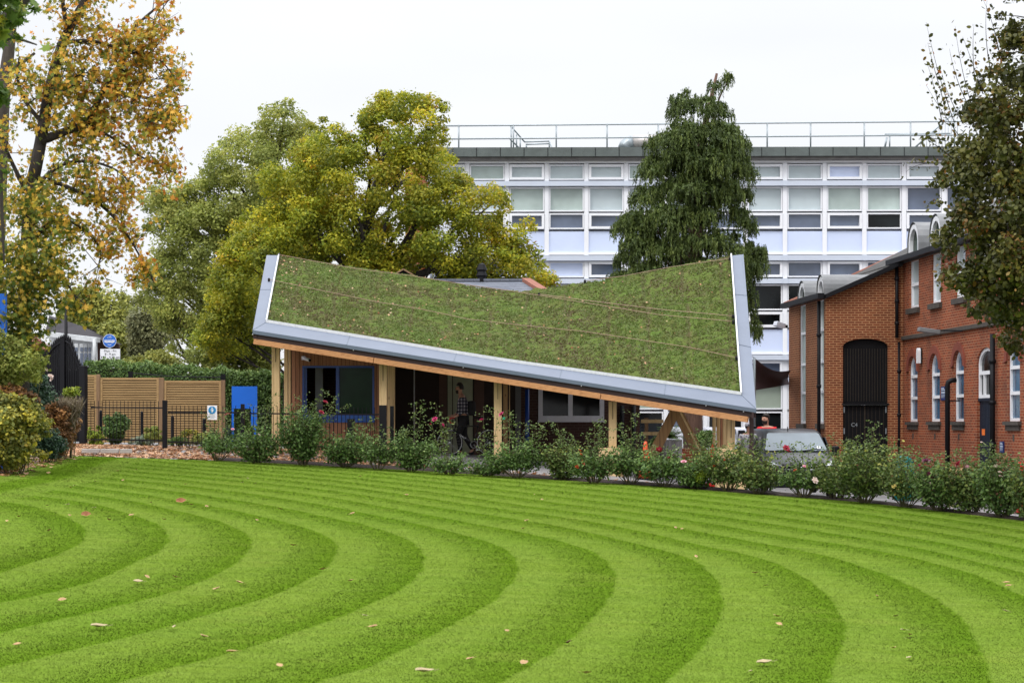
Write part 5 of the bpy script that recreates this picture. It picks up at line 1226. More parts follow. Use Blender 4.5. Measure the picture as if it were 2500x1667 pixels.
LM['red'] = leafmat('dull red creeper leaves', [(0, (.14,.04,.03)), (.6, (.32,.11,.08)), (1, (.40,.22,.13))], .25)
def tree(name, label, cat, poly, d, thick, nclump, rmin, rmax, n, size, lm, trunk, rt, klimbs, r0, bark='bark', shape='rhomb', group=None, **kw):
    C, R = crown_clumps(poly, d, thick, nclump, rmin, rmax, kw.pop('inset', 1.0))
    b0 = Vector(trunk[0]); r_ = thing(name, b0, label, cat, group)
    mb = MB(); limbs(mb, trunk, rt, C, klimbs, r0, kw.pop('bend', .25), kw.pop('rlmin', .02)); 
    for pl, ra, rb in kw.pop('extra', []):
        pts = [Vector(p) for p in pl]; mb.tube(pts, [lerp(ra, rb, i/(len(pts)-1)) for i in range(len(pts))], 6, False)
    mb.build('trunk', M[bark], r_, True)
    cloud('crown', C, R, n, size, LM[lm], r_, shape, **kw); return r_
def gpt(x, d, dz=0): X_ = (x-CX)*d/F; return Vector((X_, d, float(gz(X_, d))+dz))
# big yellow oak
oakp = [(912,242),(938,229),(970,229),(1012,235),(1057,240),(1096,250),(1103,290),(1090,330),(1112,372),(1136,402),(1148,442),(1180,455),(1212,452),(1238,474),(1252,505),(1288,530),(1312,552),(1304,590),(1320,622),(1345,662),(1368,695),(1330,735),(1200,760),(1000,770),(700,800),(640,860),(600,880),(560,895),(500,885),(478,835),(500,780),(518,740),(512,690),(530,640),(545,600),(562,562),(590,540),(610,510),(640,482),(636,440),(650,402),(700,396),(735,368),(738,332),(762,308),(792,290),(838,305),(862,330),(880,300),(872,284),(898,268)]
tree('oak_tree', 'large spreading oak with yellow green autumn leaves behind the green roof', 'tree', oakp, 66, 3.6, 640, .22, .64, 155000, .105, 'oak',
     [gpt(915,66), P(912,900,66), P(905,760,66), P(898,680,66), P(890,600,66), P(900,520,66), P(930,420,66), P(950,330,66)], [.42,.36,.33,.30,.26,.2,.14,.07], 60, .09, shape='rhomb', shell=.35, flat=.72, cvar=.35, bend=.3,
     extra=[([P(905,720,65.5), P(860,660,64), P(800,600,63), P(770,560,63), P(740,540,63)], .22, .06), ([P(898,690,65), P(880,640,63.5), P(886,580,63), P(870,520,63)], .16, .05), ([P(905,700,65), P(960,640,64), P(1010,560,63.5), P(1030,480,64)], .2, .05), ([P(905,730,65), P(1000,680,64), P(1100,640,63.5), P(1200,600,63.5)], .18, .05), ([P(886,600,64), P(920,585,63.5), P(935,570,63), P(950,520,63)], .12, .04)])
planep = [(345,488),(372,455),(398,440),(424,430),(446,450),(482,440),(500,408),(520,380),(530,358),(562,330),(540,322),(600,312),(642,300),(636,252),(664,262),(692,238),(722,252),(748,262),(758,300),(800,330),(850,400),(820,600),(740,800),(660,900),(560,905),(480,880),(420,860),(396,800),(345,745),(333,690),(352,650),(384,592),(352,560),(362,520)]
tree('plane_tree', 'tall olive green tree behind the left side of the yellow oak', 'tree', planep, 80, 3.8, 620, .25, .72, 115000, .12, 'plane',
     [gpt(640,80), P(640,900,80), P(635,700,80), P(640,560,80), P(665,420,80), P(690,310,80)], [.45,.38,.33,.26,.17,.07], 80, .13, 'barkg', shell=.35, flat=.8, cvar=.3, rlmin=.025)
conp = [(1769,156),(1790,192),(1772,214),(1782,236),(1770,277),(1788,297),(1813,340),(1825,366),(1817,399),(1852,432),(1836,466),(1824,510),(1840,577),(1832,606),(1870,606),(1888,650),(1866,688),(1838,660),(1834,700),(1852,790),(1846,850),(1822,850),(1800,760),(1700,760),(1520,740),(1475,680),(1502,655),(1500,640),(1513,614),(1508,577),(1496,545),(1524,510),(1528,477),(1556,460),(1535,427),(1574,400),(1565,362),(1595,332),(1609,303),(1635,281),(1622,243),(1652,228),(1687,219),(1712,232),(1726,222),(1726,198),(1746,164)]
C, R = crown_clumps(conp, 62, 2.0, 400, .12, .48)
tz = .82; rad_ = np.hypot(C[:,0]-P(1695,0,62).x, (C[:,1]-62)); zz = C[:,2]+.28*rad_; zt_ = np.round(zz/tz)*tz; C[:,2] = np.where(C[:,2] < P(0,230,62).z, C[:,2]+(zt_-zz)*.38, C[:,2])
cn = thing('conifer_tree', gpt(1692,62), 'tall dark conifer with drooping sprays in front of the white office block', 'tree')
mb = MB(); limbs(mb, [gpt(1692,62), P(1692,950,62), P(1694,700,62), P(1698,500,62), P(1712,350,62), P(1750,180,62)], [.34,.28,.24,.18,.12,.04], C, 60, .06, .1, .015); mb.build('trunk', M['barkr'], cn, True)
# hanging strands: every clump carries tassels that droop from an arched top
PO = []; AX = []; RN = []; CV = []
for c_, r_c in zip(C, R):
    tone = random.random(); ns = int(14+34*r_c)
    for _ in range(ns):
        a = random.uniform(0, 6.283); q = math.sqrt(random.random())*r_c*1.15; L_ = random.uniform(.18, .55)*(.6+r_c); top = np.array([c_[0]+math.cos(a)*q, c_[1]+math.sin(a)*q, c_[2]+r_c*.55*(1-(q/r_c)**2)+random.uniform(-.1,.1)])
        k = int(12+L_*24); t_ = np.linspace(0, 1, k); out_ = np.array([math.cos(a), math.sin(a), 0])*.18*L_
        p = top+out_*t_[:,None]**.6+np.array([0,0,-1])*(L_*t_**1.25)[:,None]+RG.normal(size=(k,3))*.022*(1.2-t_[:,None]*.7)
        PO.append(p); AX.append(np.tile([math.cos(a)*.25, math.sin(a)*.25, -1.], (k,1))+RG.normal(size=(k,3))*.3); b2 = random.random()
        RN.append(np.clip(.25*tone+.35*b2+.4*RG.random(k)-.08, 0, 1)); CV.append(np.full(k, .7+.5*tone*b2+.15*b2))
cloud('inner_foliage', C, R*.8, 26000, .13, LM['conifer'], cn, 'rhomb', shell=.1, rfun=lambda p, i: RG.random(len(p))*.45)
pos = np.concatenate(PO); n = len(pos)
leaves_obj('crown', pos, RG.normal(size=(n,3))*np.array([1,1,.4])+np.array([0,-.3,.35]), np.concatenate(AX), .095*(.6+.8*RG.random(n)), LM['conifer'], cn, 'slim', np.concatenate(RN), np.concatenate(CV)[:,None]*np.ones(3))
# autumn tree at the left, drawn branch by branch
at_ = thing('autumn_tree', gpt(60,40), 'tall thinning autumn tree with orange leaves and visible dark branches at left', 'tree')
BR = [([(52,1010),(58,800),(66,620),(75,470),(96,370),(106,310),(118,230),(143,132),(168,70),(200,18),(222,-30)], .16, .08),
 ([(165,72),(158,40),(150,-20)], .07, .03), ([(98,345),(132,332),(160,320),(196,310),(214,292),(230,268),(250,222),(280,190),(298,172),(307,128),(325,70),(380,20),(430,-10)], .10, .015),
 ([(143,108),(200,98),(262,106),(308,132),(345,128),(400,150),(440,215)], .045, .008), ([(205,300),(240,318),(280,340),(345,385),(400,410),(432,425)], .04, .01),
 ([(120,440),(170,458),(230,488),(270,520),(310,570),(350,640),(376,690)], .05, .01), ([(345,292),(362,296),(400,292),(436,300)], .02, .008), ([(250,222),(300,225),(370,240),(430,262),(455,258)], .02, .006),
 ([(104,300),(60,250),(40,190),(48,140)], .05, .02), ([(60,620),(100,560),(150,530),(210,560),(250,610),(240,650)], .06, .01), ([(60,700),(110,660),(160,680),(190,740)], .05, .01),
 ([(140,210),(170,195),(200,180)], .03, .01), ([(70,480),(30,400),(0,330)], .06, .02), ([(300,172),(340,200),(400,190),(448,210)], .018, .005), ([(75,470),(140,400),(220,390),(300,420),(330,470)], .05,.008), ([(118,230),(180,210),(240,190),(290,240)], .03,.006)]
mb = MB(); CC = []; RR = []; twn = 0
def bezier_pts(pts, n=24):
    p = np.array(pts, float); 
    for _ in range(2): p = chaikin(p, 1)
    return p
for pts, ra, rb in BR:
    p = bezier_pts(pts); dpt = 40+np.cumsum(RG.normal(size=len(p))*.05); w3 = [P(a[0], a[1], d_) for a, d_ in zip(p, dpt)]
    mb.tube(w3, [lerp(ra, rb, i/(len(w3)-1)) for i in range(len(w3))], 7, False)
    thin = [w for i, w in enumerate(w3) if lerp(ra, rb, i/(len(w3)-1)) < .085]
    for w_ in thin:
        for _ in range(1 if random.random() < .55 else 2):
            L_ = random.uniform(.25, 1.0); dr = Vector((random.uniform(-.6,1), random.uniform(-1.2,1.2), random.uniform(-.9,.7))).normalized()*L_
            e = w_+dr; m1 = w_+dr*.5+Vector((0,0,random.uniform(-.1,.2)))*L_; x_, y_ = PX(e)
            if x_ > 452 or (x_ > 260 and y_ > 700): continue
            mb.tube([w_, m1, e], [.012,.008,.004], 4, False)
            for q in (.45, .75, 1): CC.append(tuple(w_.lerp(e, q))); RR.append(random.uniform(.12, .3))
            for _ in range(1):
                e2 = m1.lerp(e, random.random())+Vector((random.uniform(-1,1), random.uniform(-1,1), random.uniform(-1,.8)))*.35
                mb.tube([m1.lerp(e, .3), e2], [.006,.003], 3, False); CC.append(tuple(e2)); RR.append(random.uniform(.1,.22))
mb.build('trunk', M['bark'], at_, True)
ap_ = [(-40,-20),(380,-20),(415,20),(385,60),(412,95),(408,150),(440,180),(452,250),(420,300),(350,320),(340,345),(380,375),(420,405),(400,425),(330,405),(345,440),(350,480),(300,500),(330,560),(370,610),(395,660),(380,690),(330,640),(290,560),(250,530),(235,600),(265,640),(235,680),(195,700),(190,760),(150,800),(120,850),(60,880),(-40,900)]
C2, R2 = crown_clumps(ap_, 40, 2.2, 55, .12, .26)
C3, R3 = crown_clumps([(-40,470),(60,440),(150,470),(230,560),(235,620),(170,700),(140,780),(100,830),(40,870),(-40,880)], 40, 1.8, 150, .2, .45)
C4, R4 = crown_clumps([(-30,640),(60,560),(120,600),(200,650),(190,740),(140,800),(120,870),(60,905),(-30,900)], 39.2, .7, 190, .16, .38)
C5, R5 = crown_clumps([(40,480),(100,470),(110,600),(130,760),(90,860),(30,840),(40,640)], 39.3, .4, 60, .12, .26)
CA = np.concatenate([np.array(CC), C2, C3, C4, C5]); RA = np.concatenate([np.array(RR), R2, R3, R4, R5])
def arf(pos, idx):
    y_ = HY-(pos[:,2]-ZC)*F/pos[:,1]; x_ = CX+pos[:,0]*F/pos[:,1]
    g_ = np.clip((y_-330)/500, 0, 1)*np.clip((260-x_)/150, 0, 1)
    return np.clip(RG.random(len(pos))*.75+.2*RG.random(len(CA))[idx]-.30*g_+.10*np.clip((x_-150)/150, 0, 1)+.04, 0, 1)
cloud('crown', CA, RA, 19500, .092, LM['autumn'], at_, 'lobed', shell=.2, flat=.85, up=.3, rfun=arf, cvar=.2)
# second dark trunk of another tree at the frame edge with near maple leaves
mt_ = thing('maple_tree', gpt(-170,20), 'nearest tree at the far left with large green maple leaves', 'tree')
mb = MB(); mb.tube([gpt(-170,20), P(-150,700,20), P(-90,300,20), P(-30,120,20), P(60,-10,20), P(110,-80,20)], [.2,.18,.14,.1,.08,.05], 8, False)
mb.tube([P(-90,300,20), P(0,420,19.5), P(10,640,19.5)], [.05,.03,.01], 6, False); mb.tube([P(-30,120,20), P(30,90,19), P(90,110,19)], [.03,.02,.008], 6, False); mb.build('trunk', M['bark'], mt_, True)
CM = []; RM_ = []
for pl, k in (([(-30,-20),(70,-20),(75,60),(108,118),(80,135),(30,125),(-30,145)], 34), ([(-30,215),(62,222),(64,250),(25,278),(-30,275)], 16), ([(-30,300),(15,320),(22,500),(-30,540)], 10), ([(-30,560),(30,600),(10,700),(-30,720)], 6)):
    a, b_ = crown_clumps(pl, 19, .6, k, .06, .16); CM.append(a[:max(3, int(len(a)*.6))]); RM_.append(b_[:max(3, int(len(b_)*.6))])
cloud('crown', np.concatenate(CM), np.concatenate(RM_), 480, .105, LM['maple'], mt_, 'lobed', shell=.3, up=.2)
ot = thing('bare_tree', gpt(-20,44), 'dark grey trunk glimpsed at the left edge behind orange leaves', 'tree')
mb = MB(); mb.tube([gpt(-20,44), P(-15,700,44), P(5,250,44), P(22,120,44), P(40,-40,44)], [.25,.22,.17,.13,.08], 8, False); mb.tube([P(12,180,44),P(60,150,44.5),P(85,130,44.5)], [.05,.04,.03],6,False); mb.build('trunk', M['barkg'], ot, True)
# dark beech hanging in from the right
bp = [(2760,-60),(2470,-40),(2450,20),(2425,60),(2428,120),(2400,170),(2375,215),(2345,260),(2320,300),(2335,345),(2300,400),(2268,440),(2272,500),(2290,540),(2284,590),(2300,640),(2295,690),(2330,735),(2345,785),(2380,800),(2410,775),(2450,800),(2478,850),(2500,890),(2760,900)]
C, R = crown_clumps(bp, 33, 2.2, 620, .09, .36)
be = thing('beech_tree', gpt(2720,33), 'dark bronze green tree overhanging the brick building at right', 'tree')
mb = MB(); limbs(mb, [gpt(2720,33), P(2700,900,33), P(2660,600,33), P(2600,300,33), P(2560,50,33)], [.3,.26,.2,.14,.08], C, 90, .02, .25, .006)
TW = []
for p0, p1, p2 in (((2330,300),(2290,190),(2261,55)),((2380,280),(2345,180),(2332,65)),((2400,230),(2370,140),(2350,90)),((2420,180),(2400,90),(2410,0)),((2340,330),(2290,260),(2262,210)),((2330,390),(2270,340),(2240,330)),((2290,400),(2240,395),(2212,420)),((2300,300),(2285,220),(2262,150)),((2440,130),(2425,50),(2400,0)),((2310,345),(2262,330),(2250,348)),((2360,250),(2330,190),(2318,120)),((2300,500),(2270,470),(2262,520)),((2310,270),(2275,150),(2265,105)),((2380,200),(2372,120),(2378,60)),((2350,300),(2310,230),(2300,180))):
    a, b_, c_ = P(*p0,32.5), P(*p1,32.3), P(*p2,32.2); pts = [a*(1-t_)**2+b_*2*t_*(1-t_)+c_*t_*t_ for t_ in np.linspace(0,1,9)]
    mb.tube(pts, [.009-.0009*i for i in range(9)], 4, False)
    for i, p in enumerate(pts):
        for _ in range(5 if i < 5 else 2): TW.append(p+Vector((random.gauss(0,.05), random.gauss(0,.08), random.gauss(0,.05))))
mb.build('trunk', M['bark'], be, True)
cloud('crown', C, R, 64000, .085, LM['beech'], be, 'oval', shell=.3, flat=.85, up=.25, cvar=.4)
tw = np.array(TW); leaves_obj('crown', tw, RG.normal(size=tw.shape), RG.normal(size=tw.shape)+np.array([0,0,-.8]), .075*(.6+.7*RG.random(len(tw))), LM['beech'], be, 'oval')
# far background trees
tree('background_tree', 'rounded yellowing tree far beyond the bungalow roof', 'tree', [(160,720),(200,700),(240,700),(285,705),(330,720),(345,760),(340,830),(300,860),(160,860),(150,790)], 120, 3, 110, .4, 1.0, 16000, .22, 'yellow', [gpt(240,120), P(240,760,120)], [.3,.15], 12, .1, 'barkg', group='trees beyond the hedge', shell=.4)
tree('background_tree', 'small bright yellow green tree right of the blue traffic sign', 'tree', [(248,800),(275,785),(300,782),(330,800),(340,850),(320,890),(255,890),(250,850)], 96, 1.6, 60, .3, .7, 9000, .17, 'yellow', [gpt(290,96), P(290,840,96)], [.2,.1], 10, .08, 'barkg', group='trees beyond the hedge', shell=.4)
tree('background_tree', 'bare topped olive tree between the yellow trees and the plane tree', 'tree', [(325,735),(352,722),(380,730),(420,760),(430,830),(400,890),(330,890),(318,800)], 92, 1.8, 90, .3, .7, 11000, .16, 'weep', [gpt(372,92), P(370,800,92), P(362,745,92)], [.2,.12,.05], 14, .07, 'barkg', group='trees beyond the hedge', shell=.3, droop=2)
tree('yellow_shrub', 'pale yellow green feathery shrub above the hedge centre', 'shrub', [(295,885),(330,868),(370,860),(385,845),(402,858),(430,868),(462,880),(478,905),(480,930),(300,930)], 70, 1.2, 90, .15, .4, 9000, .10, 'yellow', [gpt(390,70), P(390,900,70)], [.1,.05], 10, .04, 'barkg', shell=.3)
tree('dark_shrub', 'brown green shrubbery under the oak beside the first column', 'shrub', [(450,840),(520,820),(600,800),(660,800),(690,900),(660,960),(560,930),(470,905)], 68, 1.5, 90, .2, .5, 9000, .13, 'plane', [gpt(600,68), P(600,900,68)], [.2,.1], 10, .06, 'bark', shell=.3)
tree('red_creeper_bush', 'dull red leafed bush behind the left side of the gate', 'shrub', [(20,840),(60,815),(110,830),(125,870),(110,900),(20,910)], 64, 1, 50, .2, .5, 5000, .12, 'red', [gpt(70,64), P(70,880,64)], [.1,.06], 8, .04, 'bark', shell=.3)
# hedges (boxes of leaves)
def hedge(name, label, x0, x1, yt0, yt1, d0, d1, depth, n, size=.07, lm='hedge', white=False, ybot=None):
    X0, X1 = (x0-CX)*d0/F, (x1-CX)*d1/F; z0, z1 = P(x0,yt0,d0).z, P(x1,yt1,d1).z; h_ = thing(name, Vector(((X0+X1)/2, (d0+d1)/2, float(gz((X0+X1)/2, d0)))), label, 'hedge')
    mb = MB(); p = []; 
    for z_ in (0, 1):
        for X_, Y_, zt in ((X0+.1,d0+.12,z0),(X1-.1,d1+.12,z1),(X1-.1,d1+depth,z1),(X0+.1,d0+depth,z0)): p.append((X_, Y_, float(gz(X_, Y_)) if z_ == 0 else zt-.14))
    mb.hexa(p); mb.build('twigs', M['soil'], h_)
    u = RG.random(n); f_ = RG.random(n); X_ = X0+(X1-X0)*u; Yf = d0+(d1-d0)*u; zt = z0+(z1-z0)*u+.05*np.sin(X_*5)+.03*np.sin(X_*13)
    top = f_ < .42; zb = gz(X_, Yf); z_ = np.where(top, zt-.02, zb+(zt-zb)*RG.random(n)); y_ = np.where(top, Yf+RG.random(n)*depth, Yf+.02)
    if ybot is not None: z_ = np.maximum(z_, ZC+(HY-ybot)*Yf/F)
    bump_ = .06*np.sin(X_*7+z_*5)+.05*RG.normal(size=n); y_ = y_+np.where(top, 0, bump_); z_ = z_+np.where(top, .05*RG.normal(size=n)+.02, 0)
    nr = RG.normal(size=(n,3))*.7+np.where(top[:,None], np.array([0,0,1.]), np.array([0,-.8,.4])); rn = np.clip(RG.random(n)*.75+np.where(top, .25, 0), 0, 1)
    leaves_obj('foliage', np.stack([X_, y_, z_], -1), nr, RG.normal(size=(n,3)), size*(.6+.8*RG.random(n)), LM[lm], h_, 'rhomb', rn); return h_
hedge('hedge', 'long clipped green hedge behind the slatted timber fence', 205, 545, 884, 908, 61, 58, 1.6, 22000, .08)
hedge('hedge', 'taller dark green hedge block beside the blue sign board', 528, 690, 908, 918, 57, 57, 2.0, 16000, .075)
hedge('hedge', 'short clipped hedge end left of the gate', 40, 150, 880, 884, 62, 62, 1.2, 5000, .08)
# ---- border shrubs at the left
def shrub(name, label, poly, d, thick, nc, r0, r1, n, size, lm, shape='rhomb', stems=14, **kw):
    C, R = crown_clumps(poly, d, thick, nc, r0, r1); xs_ = [p[0] for p in poly]; b_ = gpt((min(xs_)+max(xs_))/2, d); s_ = thing(name, b_, label, 'shrub', kw.pop('group', None))
    mb = MB()
    for i in RG.choice(len(C), stems):
        e = Vector(C[i]); s0 = Vector((lerp(b_.x, e.x, .5), lerp(b_.y, e.y, .5), 0)); s0.z = float(gz(s0.x, s0.y)); mb.tube([s0, s0.lerp(e, .5)+Vector((random.uniform(-.1,.1),0,.05)), e], [.012,.009,.004], 4, False)
    mb.build('stems', M['cane'], s_, True); cloud('foliage', C, R, n, size, LM[lm], s_, shape, **kw); return s_
shrub('golden_bush', 'large yellow and green leafed bush at the left edge of the lawn', [(-60,965),(20,955),(75,965),(110,1000),(112,1050),(100,1090),(105,1125),(50,1145),(-60,1178)], 37.5, 1.1, 170, .10, .28, 18000, .075, 'goldbush', 'oval', shell=.25)
shrub('brown_bush', 'bush with dry brown pinkish leaves above the golden bush', [(-60,920),(0,918),(50,935),(95,965),(90,1010),(-60,1010)], 38.3, .8, 80, .1, .25, 5000, .08, 'brown', shell=.25)
shrub('climbing_rose_bush', 'tall loose green rose bush with pale pink blooms before the gate', [(-60,860),(20,850),(60,880),(95,900),(130,925),(125,960),(130,1000),(80,1020),(20,990),(-60,960)], 42, .9, 120, .1, .3, 10000, .065, 'teal', 'oval', shell=.2, cvar=.4)
shrub('green_shrub', 'olive green shrub at the far left edge below the blue sign', [(-60,790),(20,800),(70,835),(110,875),(105,925),(40,950),(-60,950)], 38.4, .8, 110, .12, .3, 10000, .075, 'plane', shell=.25)
shrub('russet_shrub', 'low shrub with russet and orange leaves beside the gate post', [(100,1000),(140,975),(180,990),(192,1035),(186,1085),(168,1112),(120,1118),(105,1060)], 44.3, .8, 100, .1, .25, 10000, .07, 'brown', shell=.25)
shrub('dark_teal_shrub', 'low blue green shrub between the golden bush and the russet shrub', [(75,1030),(110,1040),(150,1050),(160,1085),(150,1115),(110,1122),(85,1110),(75,1070)], 42.5, .5, 60, .1, .22, 5500, .06, 'teal', shell=.25)
# plumed grass
pg_ = thing('plumed_grass', gpt(148,44), 'clump of dry plumed ornamental grass in front of the gate', 'grass plant'); n = 4200
a = RG.random(n)*6.283; t_ = RG.random(n); sp = .15+.42*t_; X0 = pg_.location.x; h_ = 1.12
base = np.array(pg_.location); pos = base+np.stack([np.cos(a)*sp*RG.random(n)*1.0, np.sin(a)*sp*RG.random(n)*.7, .2+h_*t_], -1)
leaves_obj('blades', pos, RG.normal(size=(n,3)), np.stack([np.cos(a)*.35, np.sin(a)*.3, np.ones(n)], -1)+RG.normal(size=(n,3))*.1, .30*(.5+.8*RG.random(n)), LM['grassy'], pg_, 'blade')
yb = shrub('bamboo_tuft', 'small tuft of lime bamboo leaves in front of the dark gate', [(160,955),(175,940),(195,945),(190,965),(178,985),(162,975)], 44.8, .3, 18, .06, .14, 500, .13, 'lime', 'slim', stems=6)
# plants round the railings
shrub('rose_bush', 'dark rose bush between the two left bollards behind the railing', [(258,1015),(285,1002),(312,1015),(318,1045),(305,1080),(270,1082),(256,1050)], 51.6, .5, 50, .08, .2, 4200, .06, 'rose', 'oval', group=None)
for k, (x0, x1, yt, lm_, lb) in enumerate(((214,250,1035,'lime','leafy green border plant at the foot of the gate post'),(318,390,1060,'silver','silvery low plants behind the left railings'),(352,396,1035,'plane','thin green stems behind the railing near the middle post'),(408,470,1062,'hedge','low green border plants below the slatted fence'),(468,520,1055,'plane','low mixed border plants below the blue circle notice'),(520,600,1040,'teal','green border plants in front of the blue sign board'))):
    shrub('border_plant', lb, [(x0,1085),(x0+3,yt+10),((x0+x1)/2,yt),(x1-3,yt+8),(x1,1088)], 50.8, .3, 30, .05, .14, 2200, .05, lm_, 'slim' if k % 2 else 'oval', stems=8, group='low border plants along the fence')
shrub('marigold_plant', 'small plant with bright yellow flowers behind the railing', [(440,1055),(462,1045),(482,1050),(480,1066),(445,1068)], 50.0, .15, 12, .05, .1, 500, .05, 'goldbush', 'oval', stems=5)
# ================================================================ ROSES
def bloom_mesh(m, r=.05):
    mb = MB()
    for ring, (rr, zz, k, tl) in enumerate(((.3,.55,4,.2),(.6,.45,5,.6),(.95,.25,6,1.1))):
        for q in range(k):
            a = 2*math.pi*(q+.5*ring)/k; c_ = Vector((math.cos(a)*rr, math.sin(a)*rr, zz)); o_ = Vector((math.cos(a), math.sin(a), 0)); s_ = Vector((-math.sin(a), math.cos(a), 0)); u_ = Vector((0,0,1))
            w_ = .5+.12*ring; up_ = (u_*math.cos(tl)+o_*math.sin(tl))
            p = [c_*.35, c_-s_*w_*.8, c_-s_*w_*.6+up_*.5, c_+up_*.65+o_*.1, c_+s_*w_*.6+up_*.5, c_+s_*w_*.8]
            mb.add([v*r for v in p], [(0,1,2,3),(0,3,4,5)])
    mb.lathe((0,0,.0), [(.02*r,-.3*r),(.3*r,-.1*r),(.42*r,.3*r),(.38*r,.7*r),(.2*r,.95*r),(.02*r,1*r)], 8)
    return mb.build('bloom', m, local=True, smooth=True)
def petal(name, c, c2): 
    m, t, b, o = new_mat(name); n_ = noise(t, 60, 3, .6); t.links.new(ramp(t, n_, [(.35, c2), (.65, c)]), b.inputs['Base Color']); b.inputs['Roughness'].default_value = .6; return m
PM = {'crim': petal('crimson petals', (.42,.008,.04), (.22,.004,.025)), 'mag': petal('magenta petals', (.50,.015,.13), (.28,.006,.07)), 'plum': petal('plum petals', (.16,.004,.06), (.07,.002,.03)), 'pink': petal('pale pink petals', (.80,.42,.50), (.66,.28,.36)), 'white': petal('blush white petals', (.85,.72,.66), (.74,.58,.52)), 'or': petal('orange red petals', (.75,.12,.03), (.5,.06,.02)), 'yel': petal('pale yellow petals', (.75,.62,.22), (.6,.45,.12))}
BLP = {}
def bloom(kind, x, y, d, root, size=1.0):
    if kind not in BLP: o = bloom_mesh(PM[kind]); BLP[kind] = o
    else: o = BLP[kind].copy(); COL.objects.link(o)
    o.parent = root; o.location = P(x, y, d)-wloc(root); s_ = size*random.uniform(.85,1.15)*.95; o.scale = (s_,s_,s_*.9); o.rotation_euler = (random.uniform(.1,1.1), random.uniform(-.4,.4), random.uniform(0,6.28)); return o
def rose(x, ybase, wpx, ytop, label, tall=[], blooms=[], lm='rose', dens=1.0, openb=False, n0=2700, leg=.22, lime=None):
    n0 = n0*1.05
    gx, gy = lawn_px(x, ybase); gy += .28; gx = (x-CX)*gy/F; b_ = G(gx, gy, .02); r_ = thing('rose_bush', b_, label, 'rose bush', 'rose bushes edging the lawn')
    vr_ = random.uniform(.88, 1.08); H_ = (P(x, ytop-6, gy).z-b_.z)*vr_; W_ = wpx*1.34*random.uniform(.85, 1.15)*gy/F/2; leg = leg*.8; mb = MB(); pts = []; k = 26 if not openb else 20
    for i in range(k):
        a = 2*math.pi*i/k+random.uniform(-.3,.3); sp = random.uniform(.3,1.0)*W_; h_ = H_*random.uniform(.62,1.0)*(1-.22*(sp/W_)**2)
        e = b_+Vector((math.cos(a)*sp, math.sin(a)*sp*.62, h_)); s0 = b_+Vector((math.cos(a)*.09, math.sin(a)*.07, 0)); mid = s0.lerp(e, .45)+Vector((math.cos(a)*sp*.12, math.sin(a)*.05, 0))
        q = [s0*(1-t_)**2+mid*2*t_*(1-t_)+e*t_*t_ for t_ in np.linspace(0,1,7)]; mb.tube(q, [.011,.010,.009,.008,.006,.005,.004], 4, False)
        for t_ in np.linspace(leg+.12, 1, 9): pts.append((q[min(6, int(t_*6))].lerp(q[min(6, int(t_*6)+1)], t_*6 % 1), .13+.10*(1-abs(t_-.62))))
        if random.random() < .8:
            j = random.randint(2,4); e2 = q[j]+Vector((random.uniform(-1,1)*W_*.5, random.uniform(-1,1)*W_*.4, H_*random.uniform(.12,.35))); mb.tube([q[j], q[j].lerp(e2,.5)+Vector((0,0,.03)), e2], [.007,.005,.003], 4, False)
            for t_ in (.4,.7,1): pts.append((q[j].lerp(e2, t_), .12))
    tl = []
    for (tx, ty) in tall:
        e = P(tx, ty, gy+random.uniform(-.15,.15)); s0 = b_+Vector(((e.x-b_.x)*.3, 0, H_*.55)); mid = s0.lerp(e,.5)+Vector((random.uniform(-.06,.06),0,.05)); q = [s0*(1-t_)**2+mid*2*t_*(1-t_)+e*t_*t_ for t_ in np.linspace(0,1,8)]
        mb.tube(q, [.009-.0008*i for i in range(8)], 4, False); tl.append(q)
        for t_ in np.linspace(0,.5,5): pts.append((q[int(t_*7)], .12))
    mb.build('canes', M['cane'], r_, True)
    C = np.array([tuple(p[0]) for p in pts]); R = np.array([p[1] for p in pts])*(1.0 if not openb else .8)
    n = int(n0*dens*min(1.6, W_*H_/.6)); idx = RG.choice(len(C), n, p=R**2/np.sum(R**2)); d_ = RG.normal(size=(n,3)); d_ /= np.linalg.norm(d_, axis=1, keepdims=True); pos = C[idx]+d_*(R[idx]*RG.random(n)**.6)[:,None]
    ok = pos[:,2] > b_.z+leg*H_*(.5+.7*RG.random(n)); pos = pos[ok]; idx = idx[ok]; d_ = d_[ok]; n = len(pos)
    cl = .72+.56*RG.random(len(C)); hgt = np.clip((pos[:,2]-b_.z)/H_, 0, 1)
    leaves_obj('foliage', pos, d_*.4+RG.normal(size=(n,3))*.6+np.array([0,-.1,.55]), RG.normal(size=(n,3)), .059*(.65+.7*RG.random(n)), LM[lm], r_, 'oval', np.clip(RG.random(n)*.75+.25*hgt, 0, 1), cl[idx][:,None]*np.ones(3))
    if tl:      # leaves set alternately on the tall canes
        pp = []; ax = []
        for q in tl:
            for t_ in np.linspace(.25, 1, 15):
                c_ = q[min(7, int(t_*7))].lerp(q[min(7, int(t_*7)+1)], t_*7 % 1); a = random.uniform(0,6.28)
                for j in range(6): o_ = Vector((math.cos(a), math.sin(a)*.8, .15))*(.035+.03*j)+Vector((random.gauss(0,.018), random.gauss(0,.018), random.gauss(0,.018))); pp.append(tuple(c_+o_)); ax.append((math.cos(a+(1 if j % 2 else -1)), math.sin(a+(1 if j % 2 else -1)), 0))
        pp = np.array(pp); n = len(pp); o_ = leaves_obj('cane_leaves', pp, RG.normal(size=(n,3))*.5+np.array([0,-.2,.8]), np.array(ax), .05*(.6+.6*RG.random(n)), LM['rosey'], r_, 'oval', .2+.6*RG.random(n))
    if lime:
        C_, R_ = crown_clumps(lime, gy-.25, .1, 14, .05, .12); cloud('lime_shoots', C_, R_, 500, .05, LM['lime'], r_, 'oval')
